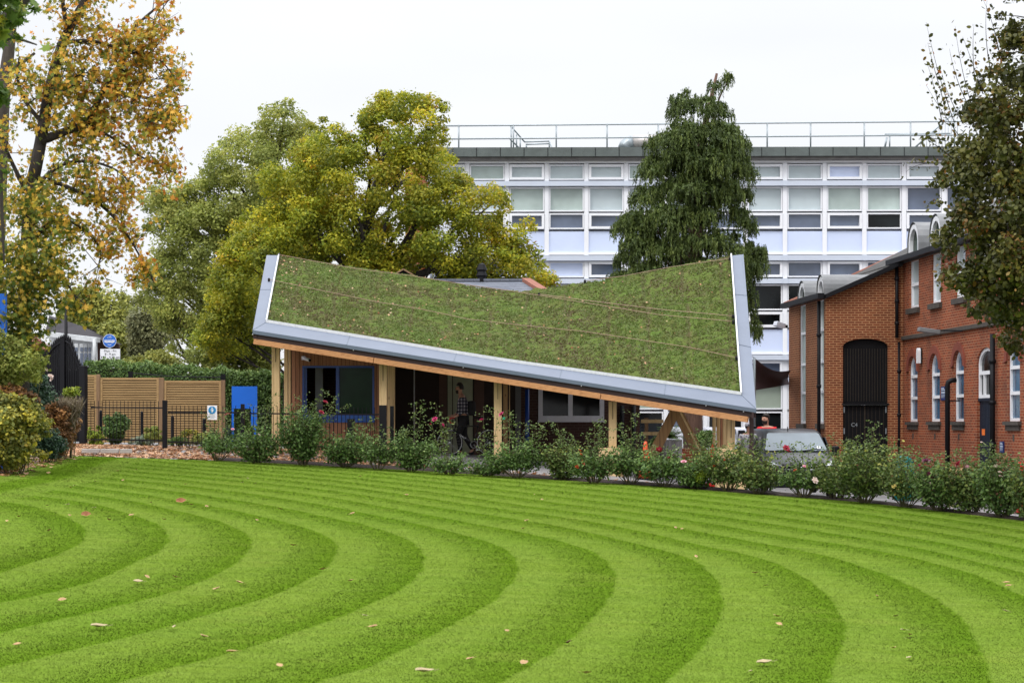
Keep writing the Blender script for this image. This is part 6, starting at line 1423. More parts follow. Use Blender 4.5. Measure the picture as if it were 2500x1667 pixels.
    for kd, bx_, by_, s_ in blooms: bloom(kd, bx_, by_, gy-.18, r_, s_)
    return r_
rose(532,1127,100,1052,'low open rose bush, leftmost of the row along the lawn', [(505,1005),(540,1015),(560,1000)], [('crim',556,1012,.7),('pink',568,1048,.6)], 'rose', .8, True, leg=.4)
rose(628,1133,118,1035,'dense dark rose bush in front of the blue sign board and first column', [(600,1005),(668,962),(655,985),(625,990)], [('white',632,1062,.6)], leg=.05, dens=1.15)
rose(740,1138,135,1000,'largest rose bush with two crimson blooms before the blue framed window', [(735,963),(792,952),(760,985),(700,985),(825,966),(818,985),(840,990)], [('crim',794,982,1.0),('crim',784,1007,1.0)], leg=.12, dens=1.1)
rose(845,1143,115,1055,'rounded rose bush in front of the cladding right of the crimson blooms', [(905,1020),(915,1040),(880,1035),(870,1025)], [], leg=.15)
rose(922,1149,90,1078,'low leggy rose bush in front of the second timber column', [(940,1045),(900,1060)], [], 'rose', .8, True, leg=.35)
rose(1005,1153,112,1062,'dense rose bush with tall bare shoots left of the cyclist', [(1018,980),(1030,990),(988,1044),(975,1050)], [('crim',1051,1036,.4)], leg=.1, dens=1.1)
rose(1098,1160,128,1112,'broad rose bush with magenta blooms in front of the bicycle front wheel', [(1064,985),(1078,1010),(1090,1030),(1052,1025)], [('mag',1062,1024,.85),('mag',1080,1038,1.0)], leg=.15)
rose(1190,1164,108,1124,'grey green rose bush below the bicycle with one magenta bud', [(1180,993),(1215,1000),(1170,1060)], [('mag',1176,1026,.85)], leg=.15)
rose(1262,1169,125,1085,'leggy rose bush with one magenta bloom beside the blue downpipe', [(1235,1005),(1245,1010),(1285,1030),(1310,1040),(1330,1032),(1325,1060)], [('mag',1225,1012,1.0)], 'rose', 1, True, leg=.3)
rose(1376,1173,100,1090,'compact yellow tinged rose bush alone in front of the grey window', [(1360,1032),(1370,1050),(1400,1060),(1385,1075)], [], 'rosey', 1.1, leg=.08)
rose(1450,1182,110,1085,'rose bush with small orange red blooms left of the plywood box', [(1452,1028),(1477,1025),(1465,1050),(1430,1060),(1487,1045)], [('or',1416,1100,.6),('or',1418,1110,.6),('or',1422,1130,.8),('or',1408,1140,.7),('or',1411,1136,.5)], leg=.22)
rose(1540,1184,120,1075,'rose bush with tall red tinged shoot right of the plywood box', [(1540,1005),(1515,1035),(1560,1060),(1535,1055)], [('yel',1512,1160,.5)], 'rose', .85, True, leg=.3)
rose(1622,1190,115,1105,'leggy rose bush below the inverted V brace with two crimson blooms', [(1590,1085),(1640,1090)], [('crim',1609,1098,1.05),('crim',1634,1120,1.0),('plum',1646,1112,.7),('yel',1591,1150,.5)], 'rose', .9, True, leg=.3)
rose(1700,1195,105,1100,'dark rose bush with a pale pink bloom and lime shoots at its side', [(1700,1050),(1730,1055),(1690,1078),(1720,1080),(1742,1065)], [('pink',1669,1128,.95),('pink',1666,1108,.5),('white',1728,1139,.55)], leg=.06, dens=1.15, lime=[(1695,1150),(1720,1143),(1728,1165),(1705,1185),(1690,1175)])
rose(1778,1201,120,1095,'yellowish rose bush in front of the right plywood box', [(1815,1075),(1800,1080),(1760,1090),(1820,1095)], [('or',1768,1123,.45),('or',1743,1139,.6),('yel',1824,1142,.7),('yel',1815,1180,.5)], 'rosey', 1, leg=.25)
rose(1852,1208,115,1112,'rose bush with a plum bloom left of the dark van bonnet', [(1830,1065),(1845,1060),(1860,1075)], [('plum',1895,1147,.9),('yel',1830,1162,.5)], 'rosey', 1, leg=.18)
rose(1962,1216,105,1132,'leggy rose bush with crimson blooms directly in front of the van', [(1905,1080),(1955,1082),(1975,1085),(1925,1085)], [('crim',1919,1094,.9),('crim',1926,1103,.9),('pink',1964,1139,.7),('or',1942,1148,.5)], 'rose', .85, True, leg=.35)
rose(2040,1221,100,1125,'rose bush with one blush white bloom at the right of the van', [(2030,1090),(2035,1060),(2060,1085)], [('white',1989,1173,.95)], 'rosey', 1, leg=.2)
rose(2112,1231,165,1065,'tall broad rose bush covering the black double door', [(2136,1030),(2128,1045),(2150,1070),(2090,1068),(2070,1075),(2165,1090)], [('crim',2091,1137,.5)], 'rosey', 1.1, leg=.15)
rose(2213,1241,110,1110,'rose bush with pale yellow blooms beside the green bin', [(2200,1095),(2225,1090),(2195,1108)], [('yel',2183,1187,.6),('yel',2200,1178,.55),('yel',2192,1196,.5),('yel',2205,1208,.5),('yel',2186,1208,.5)], 'rosey', .85, True, leg=.25)
rose(2292,1250,125,1120,'rose bush with three plum blooms in front of the arched windows', [(2262,1115),(2290,1105),(2330,1100),(2240,1110)], [('mag',2245,1138,.9),('plum',2261,1127,1.0),('plum',2269,1161,1.2),('white',2273,1181,.7),('white',2297,1175,.6),('plum',2304,1147,.7)], 'rose', 1, leg=.12)
rose(2372,1256,135,1130,'dense rose bush with a crimson bloom below the standing vent pipe', [(2340,1105),(2360,1120),(2390,1100)], [('crim',2341,1133,1.0),('pink',2362,1140,.6)], 'rosey', 1.1, leg=.1)
rose(2448,1266,135,1110,'tall rose bush with small white blooms in front of the navy door', [(2396,1082),(2410,1088),(2425,1105),(2440,1110),(2460,1125)], [('white',2431,1139,.8),('white',2441,1153,.6),('white',2442,1163,.6),('white',2396,1080,.4)], 'rose', 1.1, leg=.08)
rose(2520,1274,120,1130,'yellow tinged rose bush cut by the right edge of the picture', [(2490,1140),(2500,1120)], [], 'rosey', 1, leg=.12)
# blooms on the tall pale climbing rose
for x, y, s_ in ((111,903,.8),(123,919,.9),(127,926,.7)):
    bloom('white', x, y, 41.2, [o for o in bpy.data.objects if o.name == 'climbing_rose_bush'][0], s_)
# ================================================================ PEOPLE, BICYCLE, VANS, PROPS
def skin(name, V, E, root, m, parent, sub=2, off=(0,0,0)):
    """V: {key:(x,y,z,r)} local to parent; one continuous skinned surface"""
    keys = list(V); me = bpy.data.meshes.new(name); me.from_pydata([(V[k][0]+off[0], V[k][1]+off[1], V[k][2]+off[2]) for k in keys], [(keys.index(a), keys.index(b_)) for a, b_ in E], [])
    o = link(name, me, m, parent); sk = o.modifiers.new('skin', 'SKIN'); sk.use_smooth_shade = True
    if not me.skin_vertices: me.skin_vertices.new() if hasattr(me.skin_vertices, 'new') else None
    for i, k in enumerate(keys):
        r = V[k][3]; s_ = me.skin_vertices[0].data[i]; s_.radius = (r, r) if not isinstance(r, tuple) else r; s_.use_root = (k == root)
    ss = o.modifiers.new('sub', 'SUBSURF'); ss.levels = sub; ss.render_levels = sub; return o
def chain(*k): return list(zip(k[:-1], k[1:]))
def hand(V, E, wrist, pre, palm, dirn, side, curl=.5):
    """palm centre, finger direction, thumb side direction"""
    d = Vector(dirn).normalized(); s_ = Vector(side).normalized(); n = d.cross(s_).normalized(); p = Vector(palm)
    V[pre+'palm'] = (*p, .026); E.append((wrist, pre+'palm'))
    for i, (so_, ln) in enumerate(((.028,.068),(.010,.078),(-.010,.072),(-.028,.056))):
        a = p+d*.045+s_*so_; b_ = a+d*ln*.5+n*curl*.01; c_ = b_+d*ln*.4+n*curl*.035
        V[f'{pre}f{i}a'] = (*a, .010); V[f'{pre}f{i}b'] = (*b_, .0085); V[f'{pre}f{i}c'] = (*c_, .007); E.extend([(pre+'palm', f'{pre}f{i}a'), (f'{pre}f{i}a', f'{pre}f{i}b'), (f'{pre}f{i}b', f'{pre}f{i}c')])
    a = p+s_*.035+d*.005; b_ = a+s_*.022+d*.03+n*curl*.02; V[pre+'ta'] = (*a, .012); V[pre+'tb'] = (*b_, .009); E.extend([(pre+'palm', pre+'ta'), (pre+'ta', pre+'tb')])
M['skin'] = mat('skin', (.48,.25,.17), .55, var=.06, bmp=0); M['hair'] = mat('dark hair', (.018,.012,.009), .7, var=.3, vs=40, bmp=.4, bs=80)
M['trous'] = mat('black trousers', (.012,.012,.014), .85); M['redshirt'] = mat('bright red shirt', (.62,.008,.012), .8, var=.15, vs=8, bmp=.2, bs=25)
def head_parts(root, h, face, m_hair=None, beard=True, scale=1.0):
    """face parts: eyes, hair, beard; h head centre local, face = unit facing vector"""
    f = Vector(face).normalized(); r_ = Vector((0,0,1)).cross(f); m_hair = m_hair or M['hair']; h = Vector(h)
    for s_ in (-1, 1):
        mb = MB(); c_ = h+f*.082*scale+r_*s_*.032+Vector((0,0,.012)); mb.lathe(c_+Vector((0,0,0)), [(.001,-.011),(.009,-.006),(.011,0),(.009,.006),(.001,.011)], 8); mb.build('eye', M['blackm'], root, True, local=True)
    mb = MB(); vs = []; fs = []; nu_, nv_ = 20, 10
    for i in range(nv_+1):
        th = math.pi*.62*i/nv_
        for k in range(nu_):
            ph = 2*math.pi*k/nu_; d = Vector((math.sin(th)*math.cos(ph), math.sin(th)*math.sin(ph), math.cos(th))); fr = max(0, d.dot(f)); rad = .108+.012*random.random()-.0*fr
            q = h+Vector((0,0,.03))-f*.012+Vector((d.x*rad*.88, d.y*rad*.88, d.z*rad*1.12))
            if d.z < .35 and fr > .25: q = h+Vector((0,0,.03+.075))+(q-h)*.55-f*.01
            vs.append(q)
    for i in range(nv_):
        for k in range(nu_): k2 = (k+1) % nu_; fs.append((i*nu_+k, i*nu_+k2, (i+1)*nu_+k2, (i+1)*nu_+k))
    mb.add(vs, fs); mb.build('hair', m_hair, root, True, local=True)
    if beard:
        mb = MB(); vs = []; fs = []
        for i in range(6):
            for k in range(13):
                ph = -1.35+2.7*k/12; z_ = -.035-.085*i/5; rr = (.086-.022*(i/5)**2); d = f*math.cos(ph)+r_*math.sin(ph); vs.append(h+Vector((0,0,z_))+d*(rr+.006*random.random())+f*.004)
        for i in range(5):
            for k in range(12): a = i*13+k; fs.append((a, a+1, a+14, a+13))
        vs.append(h+Vector((0,0,-.125))+f*.02); 
        for k in range(12): fs.append((5*13+k, 5*13+k+1, len(vs)-1))
        mb.add(vs, fs); mb.build('beard', m_hair, root, True, local=True)
# ---- cyclist walking a bike under the roof, facing left
cyx, cyd = (1131-CX)*50/F, 50.0; cg = float(gz(cyx, cyd))
cy = thing('person', (cyx, cyd, cg), 'man in dark checked shirt and backpack walking a bicycle leftwards under the roof', 'person')
K = 1.02
V = {'pel': (.02,0,.95,.125), 'wa': (.0,0,1.08,.125), 'ch': (-.02,0,1.28,.15), 'uc': (-.03,0,1.42,.12), 'nk': (-.06,0,1.53,.055), 'jaw': (-.09,0,1.60,.062), 'hd': (-.10,0,1.68,.092), 'tp': (-.095,0,1.745,.075), 'ns': (-.205,0,1.665,.012), 'nb': (-.17,0,1.68,.03),
 'sl': (-.02,-.17,1.44,.07), 'el': (.04,-.24,1.18,.048), 'wl': (-.14,-.22,1.00,.032), 'sr': (-.02,.17,1.44,.07), 'er': (-.04,.23,1.18,.048), 'wr': (-.22,.20,1.01,.032),
 'hl': (.01,-.09,.90,.095), 'kl': (-.12,-.10,.52,.06), 'al': (-.06,-.10,.10,.04), 'tl': (-.2,-.10,.05,.035), 'hr': (.01,.09,.90,.095), 'kr': (.03,.10,.50,.06), 'ar': (.24,.10,.14,.04), 'tr': (.14,.10,.05,.035)}
E_ = chain('pel','wa','ch','uc','nk','jaw','hd','tp')+[('hd','nb'),('nb','ns')]+[('uc','sl')]+chain('sl','el','wl')+[('uc','sr')]+chain('sr','er','wr')+[('pel','hl')]+chain('hl','kl','al','tl')+[('pel','hr')]+chain('hr','kr','ar','tr')
hand(V, E_, 'wl', 'L', (-.20,-.21,.975), (-1,0,-.35), (0,.3,1)); hand(V, E_, 'wr', 'R', (-.28,.19,.985), (-1,0,-.35), (0,-.3,1))
skin('body', V, E_, 'pel', M['skin'], cy)
m, t, b, o = new_mat('dark checked shirt'); g = N(t, 'ShaderNodeNewGeometry'); s = N(t, 'ShaderNodeSeparateXYZ'); t.links.new(g.outputs['Position'], s.inputs[0])
def stripes(sock, per, wdt): return math_(t, 'LESS_THAN', math_(t, 'FRACT', math_(t, 'MULTIPLY', sock, 1/per)), wdt)
ck = math_(t, 'ADD', math_(t, 'MULTIPLY', stripes(s.outputs[0], .075, .22), .5), math_(t, 'MULTIPLY', stripes(s.outputs[2], .085, .22), .5))
t.links.new(ramp(t, ck, [(0, (.03,.03,.045)), (.5, (.16,.15,.18)), (1, (.75,.72,.78))]), b.inputs['Base Color']); b.inputs['Roughness'].default_value = .9
SV = {'pel': (.02,0,.93,.15), 'wa': (.0,0,1.08,.15), 'ch': (-.02,0,1.28,.168), 'uc': (-.03,0,1.43,.13), 'sl': (-.02,-.17,1.44,.082), 'el': (.04,-.24,1.18,.062), 'wl': (-.12,-.222,1.01,.047), 'sr': (-.02,.17,1.44,.082), 'er': (-.04,.23,1.18,.062), 'wr': (-.19,.205,1.02,.047)}
skin('shirt', SV, chain('pel','wa','ch','uc')+[('uc','sl')]+chain('sl','el','wl')+[('uc','sr')]+chain('sr','er','wr'), 'pel', m, cy)
TV = {k: (*V[k][:3], V[k][3]+.018) for k in ('pel','hl','kl','al','hr','kr','ar')}; skin('trousers', TV, [('pel','hl'),('hl','kl'),('kl','al'),('pel','hr'),('hr','kr'),('kr','ar')], 'pel', M['trous'], cy)
for sy, (tx, tz, hx) in ((-.10, (-.2,.05,-.03)), (.10, (.14,.05,.27))):
    skin('shoe', {'a': (hx,sy,.07,.05), 'b': ((hx+tx)/2,sy,.05,.045), 'c': (tx-.02,sy,.04,.04)}, chain('a','b','c'), 'a', M['trous'], cy, 1)
head_parts(cy, (-.10,0,1.675), (-1,0,-.12))
bpk = skin('backpack', {'a': (.20,0,1.00,.11), 'b': (.21,0,1.18,.13), 'c': (.19,0,1.38,.11)}, chain('a','b','c'), 'b', M['trous'], cy, 2)
# ---- bicycle
bk = thing('bicycle', (P(1100,1107,49.6).x, 49.6, cg), 'black road bicycle with red bar tape pushed by the man in the checked shirt', 'bicycle')
bl = wloc(bk); fwx, rwx = P(1101,0,49.6).x, P(1101,0,49.6).x+1.0; R0 = .335; byd = 49.6; zc = cg+R0; fwx = P(1098,0,49.6).x-.0; rwx = fwx+.99
M['rim'] = mat('silver rim', (.55,.56,.58), .3, .8); M['redtape'] = mat('red bar tape', (.55,.01,.012), .5); M['bframe'] = mat('black gloss frame', (.01,.01,.012), .25)
def ring(mb, c, r, rt, n=32): mb.tube([Vector(c)+Vector((math.cos(2*math.pi*k/n)*r, 0, math.sin(2*math.pi*k/n)*r)) for k in range(n+1)], rt, 6, False)
for wx in (fwx, rwx):
    mb = MB(); ring(mb, (wx,byd,zc), R0-.012, .012); wo = mb.build('wheel', M['blackm'], bk, True)
    mb = MB(); ring(mb, (wx,byd,zc), R0-.032, .009); mb.build('rim', M['rim'], wo, True)
    mb = MB(); mb.tube([(wx,byd-.04,zc),(wx,byd+.04,zc)], .02, 8)
    for k in range(20): a = 2*math.pi*k/20; mb.tube([(wx,byd+(.015 if k % 2 else -.015),zc),(wx+math.cos(a+.15)*(R0-.04),byd,zc+math.sin(a+.15)*(R0-.04))], .0012, 3, False)
    mb.build('spokes', M['rim'], wo)
hb = Vector((fwx+.17, byd, cg+.86)); ht = Vector((fwx+.15, byd, cg+.72)); hl_ = Vector((fwx+.10, byd, cg+.62)); bbk = Vector((fwx+.60, byd, cg+.28)); st = Vector((fwx+.66-.0, byd, cg+.76)); st2 = Vector((fwx+.735, byd, cg+.93)); rw = Vector((rwx,byd,zc)); fw = Vector((fwx,byd,zc))
st = Vector((fwx+.70, byd, cg+.74))
mb = MB(); 
for a, b_, r in ((ht, st, .015), (hl_, bbk, .021), (st, bbk, .015), (bbk, rw, .009), (st, rw, .008), (ht+Vector((.01,0,.03)), hl_, .018)): mb.tube([a, b_], r, 8)
mb.build('frame', M['bframe'], bk, True)
MB().tube([hl_, fw], .012, 8).build('fork', M['bframe'], bk, True)
MB().tube([st, st2], .012, 8).build('seat_post', M['bframe'], bk, True)
sm_ = MB(); sm_.hexa([st2+Vector((-.14,-.018,.0)), st2+Vector((.12,-.065,.0)), st2+Vector((.12,.065,.0)), st2+Vector((-.14,.018,.0)), st2+Vector((-.14,-.02,.035)), st2+Vector((.12,-.07,.045)), st2+Vector((.12,.07,.045)), st2+Vector((-.14,.02,.035))]); sm_.build('saddle', M['blackm'], bk, bevel=.012)
hbm = MB()
for s_ in (-1, 1):
    e = hb+Vector((-.06, s_*.2, .08)); hbm.tube([hb+Vector((-.06,0,.08)), e, e+Vector((-.08,0,.0)), e+Vector((-.12,0,-.05)), e+Vector((-.09,0,-.12)), e+Vector((0,0,-.13))], .014, 8)
hbm.build('handlebar', M['redtape'], bk, True)
MB().tube([ht, hb+Vector((-.02,0,.02)), hb+Vector((-.06,0,.08))], .014, 8).build('stem', M['bframe'], bk, True)
cr = MB(); ring(cr, bbk+Vector((0,-.05,0)), .085, .006, 20); cr.tube([bbk+Vector((0,-.06,0)), bbk+Vector((.10,-.07,-.13))], .012, 6); cr.box(bbk+Vector((.10,-.11,-.13)), (.09,.08,.02)); cr.build('chainset', M['rim'], bk)
t0 = text_mesh('GIANT', .06, 'lettering', M['white'], bk, hl_.lerp(bbk, .42)+Vector((0,-.024,-.02)), (math.pi/2, math.atan2(hl_.z-bbk.z, bbk.x-hl_.x), 0))
# ---- man in red behind the van
rx, rd = (1872-CX)*57/F, 57.0; rgz = ZC+(HY-1010)*57/F-1.86
rg = thing('person', (rx, rd, float(gz(rx, rd))), 'bearded man in a bright red shirt standing behind the dark van', 'person')
V = {'pel': (0,0,.97,.13), 'wa': (0,0,1.1,.13), 'ch': (0,0,1.3,.155), 'uc': (0,0,1.45,.13), 'nk': (-.01,0,1.56,.066), 'jaw': (-.03,-.01,1.63,.07), 'hd': (-.03,-.01,1.72,.092), 'tp': (-.02,0,1.785,.078), 'nb': (-.09,-.05,1.72,.03), 'ns': (-.125,-.06,1.705,.013),
 'sl': (-.19,-.02,1.47,.072), 'el': (-.30,-.12,1.28,.05), 'wl': (-.44,-.16,1.42,.034), 'sr': (.19,.0,1.47,.072), 'er': (.25,-.04,1.2,.05), 'wr': (.22,-.16,1.0,.034), 'hl': (-.1,0,.9,.1), 'kl': (-.11,0,.5,.062), 'al': (-.11,.02,.1,.042), 'tl': (-.12,-.1,.05,.036), 'hr': (.1,0,.9,.1), 'kr': (.11,0,.5,.062), 'ar': (.11,.02,.1,.042), 'tr': (.12,-.1,.05,.036)}
hx_ = (rgz-float(gz(rx, rd)))*.0
E_ = chain('pel','wa','ch','uc','nk','jaw','hd','tp')+[('hd','nb'),('nb','ns'),('uc','sl')]+chain('sl','el','wl')+[('uc','sr')]+chain('sr','er','wr')+[('pel','hl')]+chain('hl','kl','al','tl')+[('pel','hr')]+chain('hr','kr','ar','tr')
hand(V, E_, 'wl', 'L', (-.47,-.17,1.47), (-.15,0,1), (-1,0,.1)); hand(V, E_, 'wr', 'R', (.2,-.2,.95), (-.2,-.4,-.6), (0,-1,0))
rgs = (ZC+(HY-1009)*57/F-float(gz(rx, rd)))/1.86; rg.scale = (rgs*.98, rgs*.98, rgs)
skin('body', V, E_, 'pel', M['skin'], rg)
skin('shirt', {'pel': (0,0,.95,.155), 'wa': (0,0,1.1,.15), 'ch': (0,0,1.3,.172), 'uc': (0,0,1.46,.135), 'sl': (-.19,-.02,1.47,.088), 'se': (-.26,-.08,1.35,.07), 'sr': (.19,0,1.47,.088), 'sre': (.235,-.03,1.28,.07)}, chain('pel','wa','ch','uc')+[('uc','sl'),('sl','se'),('uc','sr'),('sr','sre')], 'pel', M['redshirt'], rg)
TV = {k: (*V[k][:3], V[k][3]+.018) for k in ('pel','hl','kl','al','hr','kr','ar')}; skin('trousers', TV, [('pel','hl'),('hl','kl'),('kl','al'),('pel','hr'),('hr','kr'),('kr','ar')], 'pel', M['trous'], rg)
for s_ in (-.115, .115): skin('shoe', {'a': (s_,.03,.06,.05), 'b': (s_,-.06,.05,.045), 'c': (s_,-.13,.04,.038)}, chain('a','b','c'), 'a', M['trous'], rg, 1)
head_parts(rg, (-.03,-.01,1.715), (-.8,-.6,0))
mb = MB(); mb.tube([(-.11,-.17,1.2), (-.10,-.19,1.45)], .012, 6); mb.build('white_strap', M['white'], rg, True, local=True)
# ---- person with patterned top behind the corner post
qx, qd = (1826-CX)*55/F, 55.0; qg = float(gz(qx, qd)); qt = ZC+(HY-1031)*55/F
pq = thing('person', (qx, qd, qg), 'person in a black and white cap and patterned top half hidden behind the corner post', 'person')
hh_ = qt-qg; k_ = hh_/1.80; pq.scale = (k_, k_, k_)
V2 = {k: (v[0]*-1, v[1], v[2]*.965, v[3]) for k, v in V.items() if not (k[0] in 'LR' and len(k) > 1 and (k[1:] == 'palm' or k[1] in 'ft'))}
V2['wl'] = (.34,-.25,1.15,.034); V2['el'] = (.28,-.08,1.18,.05)
E2 = [e for e in E_ if e[0] in V2 and e[1] in V2]; hand(V2, E2, 'wl', 'L', (.36,-.31,1.15), (.1,-1,0), (0,0,1)); hand(V2, E2, 'wr', 'R', (-.2,-.2,.9), (0,-.3,-.7), (0,-1,0))
skin('body', V2, E2, 'pel', M['skin'], pq)
m, t, b, o = new_mat('patterned top'); vv_ = N(t, 'ShaderNodeTexVoronoi'); vv_.inputs['Scale'].default_value = 16; g = N(t, 'ShaderNodeNewGeometry'); t.links.new(g.outputs['Position'], vv_.inputs[0])
t.links.new(ramp(t, vv_.outputs['Distance'], [(.3, (.12,.11,.13)), (.4, (.45,.42,.45))]), b.inputs['Base Color']); b.inputs['Roughness'].default_value = .9; M['pattern'] = m
skin('top', {'pel': (0,0,.92,.155), 'wa': (0,0,1.06,.15), 'ch': (0,0,1.26,.172), 'uc': (0,0,1.41,.135), 'sl': (.19,-.02,1.42,.088), 'el': (.27,-.08,1.2,.066), 'sr': (-.19,0,1.42,.088), 'er': (-.25,-.04,1.17,.066)}, chain('pel','wa','ch','uc')+[('uc','sl'),('sl','el'),('uc','sr'),('sr','er')], 'pel', m, pq)
TV = {k: (*V2[k][:3], V2[k][3]+.018) for k in ('pel','hl','kl','al','hr','kr','ar')}; skin('trousers', TV, [('pel','hl'),('hl','kl'),('kl','al'),('pel','hr'),('hr','kr'),('kr','ar')], 'pel', M['trous'], pq)
head_parts(pq, (.03,-.01,1.655), (.8,-.6,0), None, False)
mb = MB(); mb.lathe((.03,-.01,1.70), [(.115,0),(.118,.03),(.10,.08),(.05,.115),(.01,.12)], 16); mb.hexa([Vector((.03,-.09,1.70)), Vector((.19,-.17,1.69)), Vector((.2,-.06,1.69)), Vector((.1,.0,1.70)), Vector((.03,-.09,1.712)), Vector((.19,-.17,1.70)), Vector((.2,-.06,1.70)), Vector((.1,.0,1.712))]); mb.build('cap', M['pattern'], pq, local=True)
# ---- dark van, front towards the camera
M['vanp'] = mat('dark grey metallic van paint', (.024,.027,.034), .35, .0, spec=.3, var=.05, bmp=0); M['vanp'].node_tree.nodes['Principled BSDF'].inputs['Coat Weight'].default_value = .12
M['wscreen'] = glass('windscreen', (.13,.165,.19), .08, .5, .25); M['chrome'] = mat('chrome', (.75,.76,.78), .12, .9, bmp=0)
vx, vd = 7.60, 52.2; vg = float(gz(vx, 54)); VZ = .93
va = thing('van', (vx, vd, vg), 'dark grey van parked facing the lawn beside the brick wing', 'van')
ST = [(0.0,.42,.80,.78,.80),(.08,.30,.92,.86,.86),(.22,.28,1.02,.93,.88),(.55,.28,1.14,.96,.88),(1.0,.28,1.27,.965,.86),(1.75,.28,1.84,.965,.76),(2.3,.28,1.93,.965,.77),(4.0,.28,1.95,.965,.78),(4.85,.30,1.93,.95,.77),(4.95,.40,1.80,.93,.76)]
mb = MB(); n = 14; vs = []; fs = []
for y_, zb, zt, hw, ht_ in ST:
    belt = min(1.15, zt-.12); ringp = [(-hw*.9,zb),(-hw,zb+.12),(-hw,lerp(zb,belt,.6)),(-hw*.995,belt),(-lerp(hw,ht_,.55),lerp(belt,zt,.6)),(-ht_,zt-.05),(-ht_*.86,zt),(ht_*.86,zt),(ht_,zt-.05),(lerp(hw,ht_,.55),lerp(belt,zt,.6)),(hw*.995,belt),(hw,lerp(zb,belt,.6)),(hw,zb+.12),(hw*.9,zb)]
    vs += [(vx+x_, vd+y_, vg+z_*VZ) for x_, z_ in ringp]
for i in range(len(ST)-1):
    for k in range(n): k2 = (k+1) % n; fs.append((i*n+k, i*n+k2, (i+1)*n+k2, (i+1)*n+k))
fs += [tuple(range(n)), tuple((len(ST)-1)*n+k for k in range(n))]
mb.add(vs, fs); bo = mb.build('body', M['vanp'], va, True); bv = bo.modifiers.new('b', 'BEVEL'); bv.width = .03; bv.segments = 2; bv.angle_limit = .5; bv.limit_method = 'ANGLE'
def vq(name, pts, m_, th=(0,-.012,0), bev=.004, parent=va): mb = MB(); mb.prism([(vx+a, vd+b_, vg+c_*VZ) for a, b_, c_ in pts], th); return mb.build(name, m_, parent, bevel=bev)
vq('windscreen', [(-.79,1.04,1.305),(.79,1.04,1.305),(.83,1.08,1.335),(.70,1.70,1.785),(.66,1.735,1.81),(-.66,1.735,1.81),(-.70,1.70,1.785),(-.83,1.08,1.335)], M['wscreen'], (0,-.02,.015))
vq('windscreen_seal', [(-.86,1.03,1.295),(.86,1.03,1.295),(.72,1.75,1.82),(-.72,1.75,1.82)], M['blackm'], (0,-.012,.009))
mb = MB(); mb.tube([(vx-.6,vd+.98,vg+1.22),(vx-.05,vd+1.08,vg+1.28)], .009, 5); mb.tube([(vx+.1,vd+.98,vg+1.22),(vx+.62,vd+1.08,vg+1.28)], .009, 5); mb.build('wipers', M['blackm'], va)
# windscreen papers
vq('sticker', [(.56,1.07,1.36),(.66,1.07,1.36),(.65,1.16,1.43),(.55,1.16,1.43)], M['white'], (0,-.028,.02), 0)
for s_ in (-1, 1):
    for ya, yb in ((1.25,2.1),(2.2,3.3),(3.4,4.6)):
        zt = 1.70; pts = [(s_*.955,ya,1.18),(s_*.955,yb,1.18),(s_*.84,yb,zt),(s_*.84,ya+(.35 if ya < 2 else 0),zt)]; vq('side_window', pts, M['dglass'], (s_*.03,0,.008))
    mb = MB(); c_ = Vector((vx+s_*1.08, vd+1.25, vg+1.22)); mb.box(c_, (.20,.12,.26)); mo = mb.build('mirror', M['blackm'], va, bevel=.04)
    mb = MB(); mb.beam(c_+Vector((-s_*.08,.02,-.08)), Vector((vx+s_*.94, vd+1.3, vg+1.10)), .05, .05); mb.build('mirror_arm', M['blackm'], mo)
    vq('headlight', [(s_*.50,.09,.88),(s_*.84,.14,.90),(s_*.88,.30,1.02),(s_*.86,.34,1.05),(s_*.60,.12,.96)], M['headl'] if 'headl' in M else M.setdefault('headl', glass('headlight glass', (.55,.58,.62), .1, .9, .2)), (0,-.06,.02))
    for wy in (.95, 3.95):
        mb = MB(); mb.tube([(vx+s_*.80,vd+wy,vg+.34),(vx+s_*.975,vd+wy,vg+.34)], .335, 24); wo = mb.build('wheel', mat('tyre rubber', (.015,.015,.015), .8) if 'tyre' not in M else M['tyre'], va, bevel=.02)
        mb = MB(); mb.tube([(vx+s_*.976,vd+wy,vg+.34),(vx+s_*.985,vd+wy,vg+.34)], .21, 16); mb.build('rim', M['rim'], wo)
vq('grille', [(-.48,-.0,.72),(.48,-.0,.72),(.56,.06,.90),(.5,.1,.95),(-.5,.1,.95),(-.56,.06,.90)], M['blackm'], (0,-.03,0))
for z_, w_ in ((.90,.46),(.80,.44)):
    for s_ in (-1,1): vq('chrome_bar', [(s_*.1,.0,z_-.012),(s_*w_,.03,z_-.0),(s_*w_,.03,z_+.022),(s_*.1,.0,z_+.012)], M['chrome'], (0,-.045,0), 0)
mb = MB(); ring(mb, (vx, vd-.05, vg+.88), .075, .010, 24); mb.tube([(vx-.05,vd-.05,vg+.91),(vx+.0,vd-.05,vg+.90),(vx+.01,vd-.05,vg+.87),(vx+.05,vd-.05,vg+.86)], .01, 5); mb.build('badge', M['chrome'], va, True)
vq('bumper', [(-.88,.12,.32),(.88,.12,.32),(.90,.10,.62),(.5,-.03,.68),(-.5,-.03,.68),(-.90,.10,.62)], M['vanp'], (0,-.05,0), .02)
vq('number_plate', [(-.26,-.09,.48),(.26,-.09,.48),(.26,-.09,.59),(-.26,-.09,.59)], M['white'], (0,-.01,0), 0)
mb = MB(); mb.tube([(vx-.1,vd+1.95,vg+1.74),(vx-.1,vd+2.0,vg+1.86)], .012, 6); mb.build('aerial', M['blackm'], va)
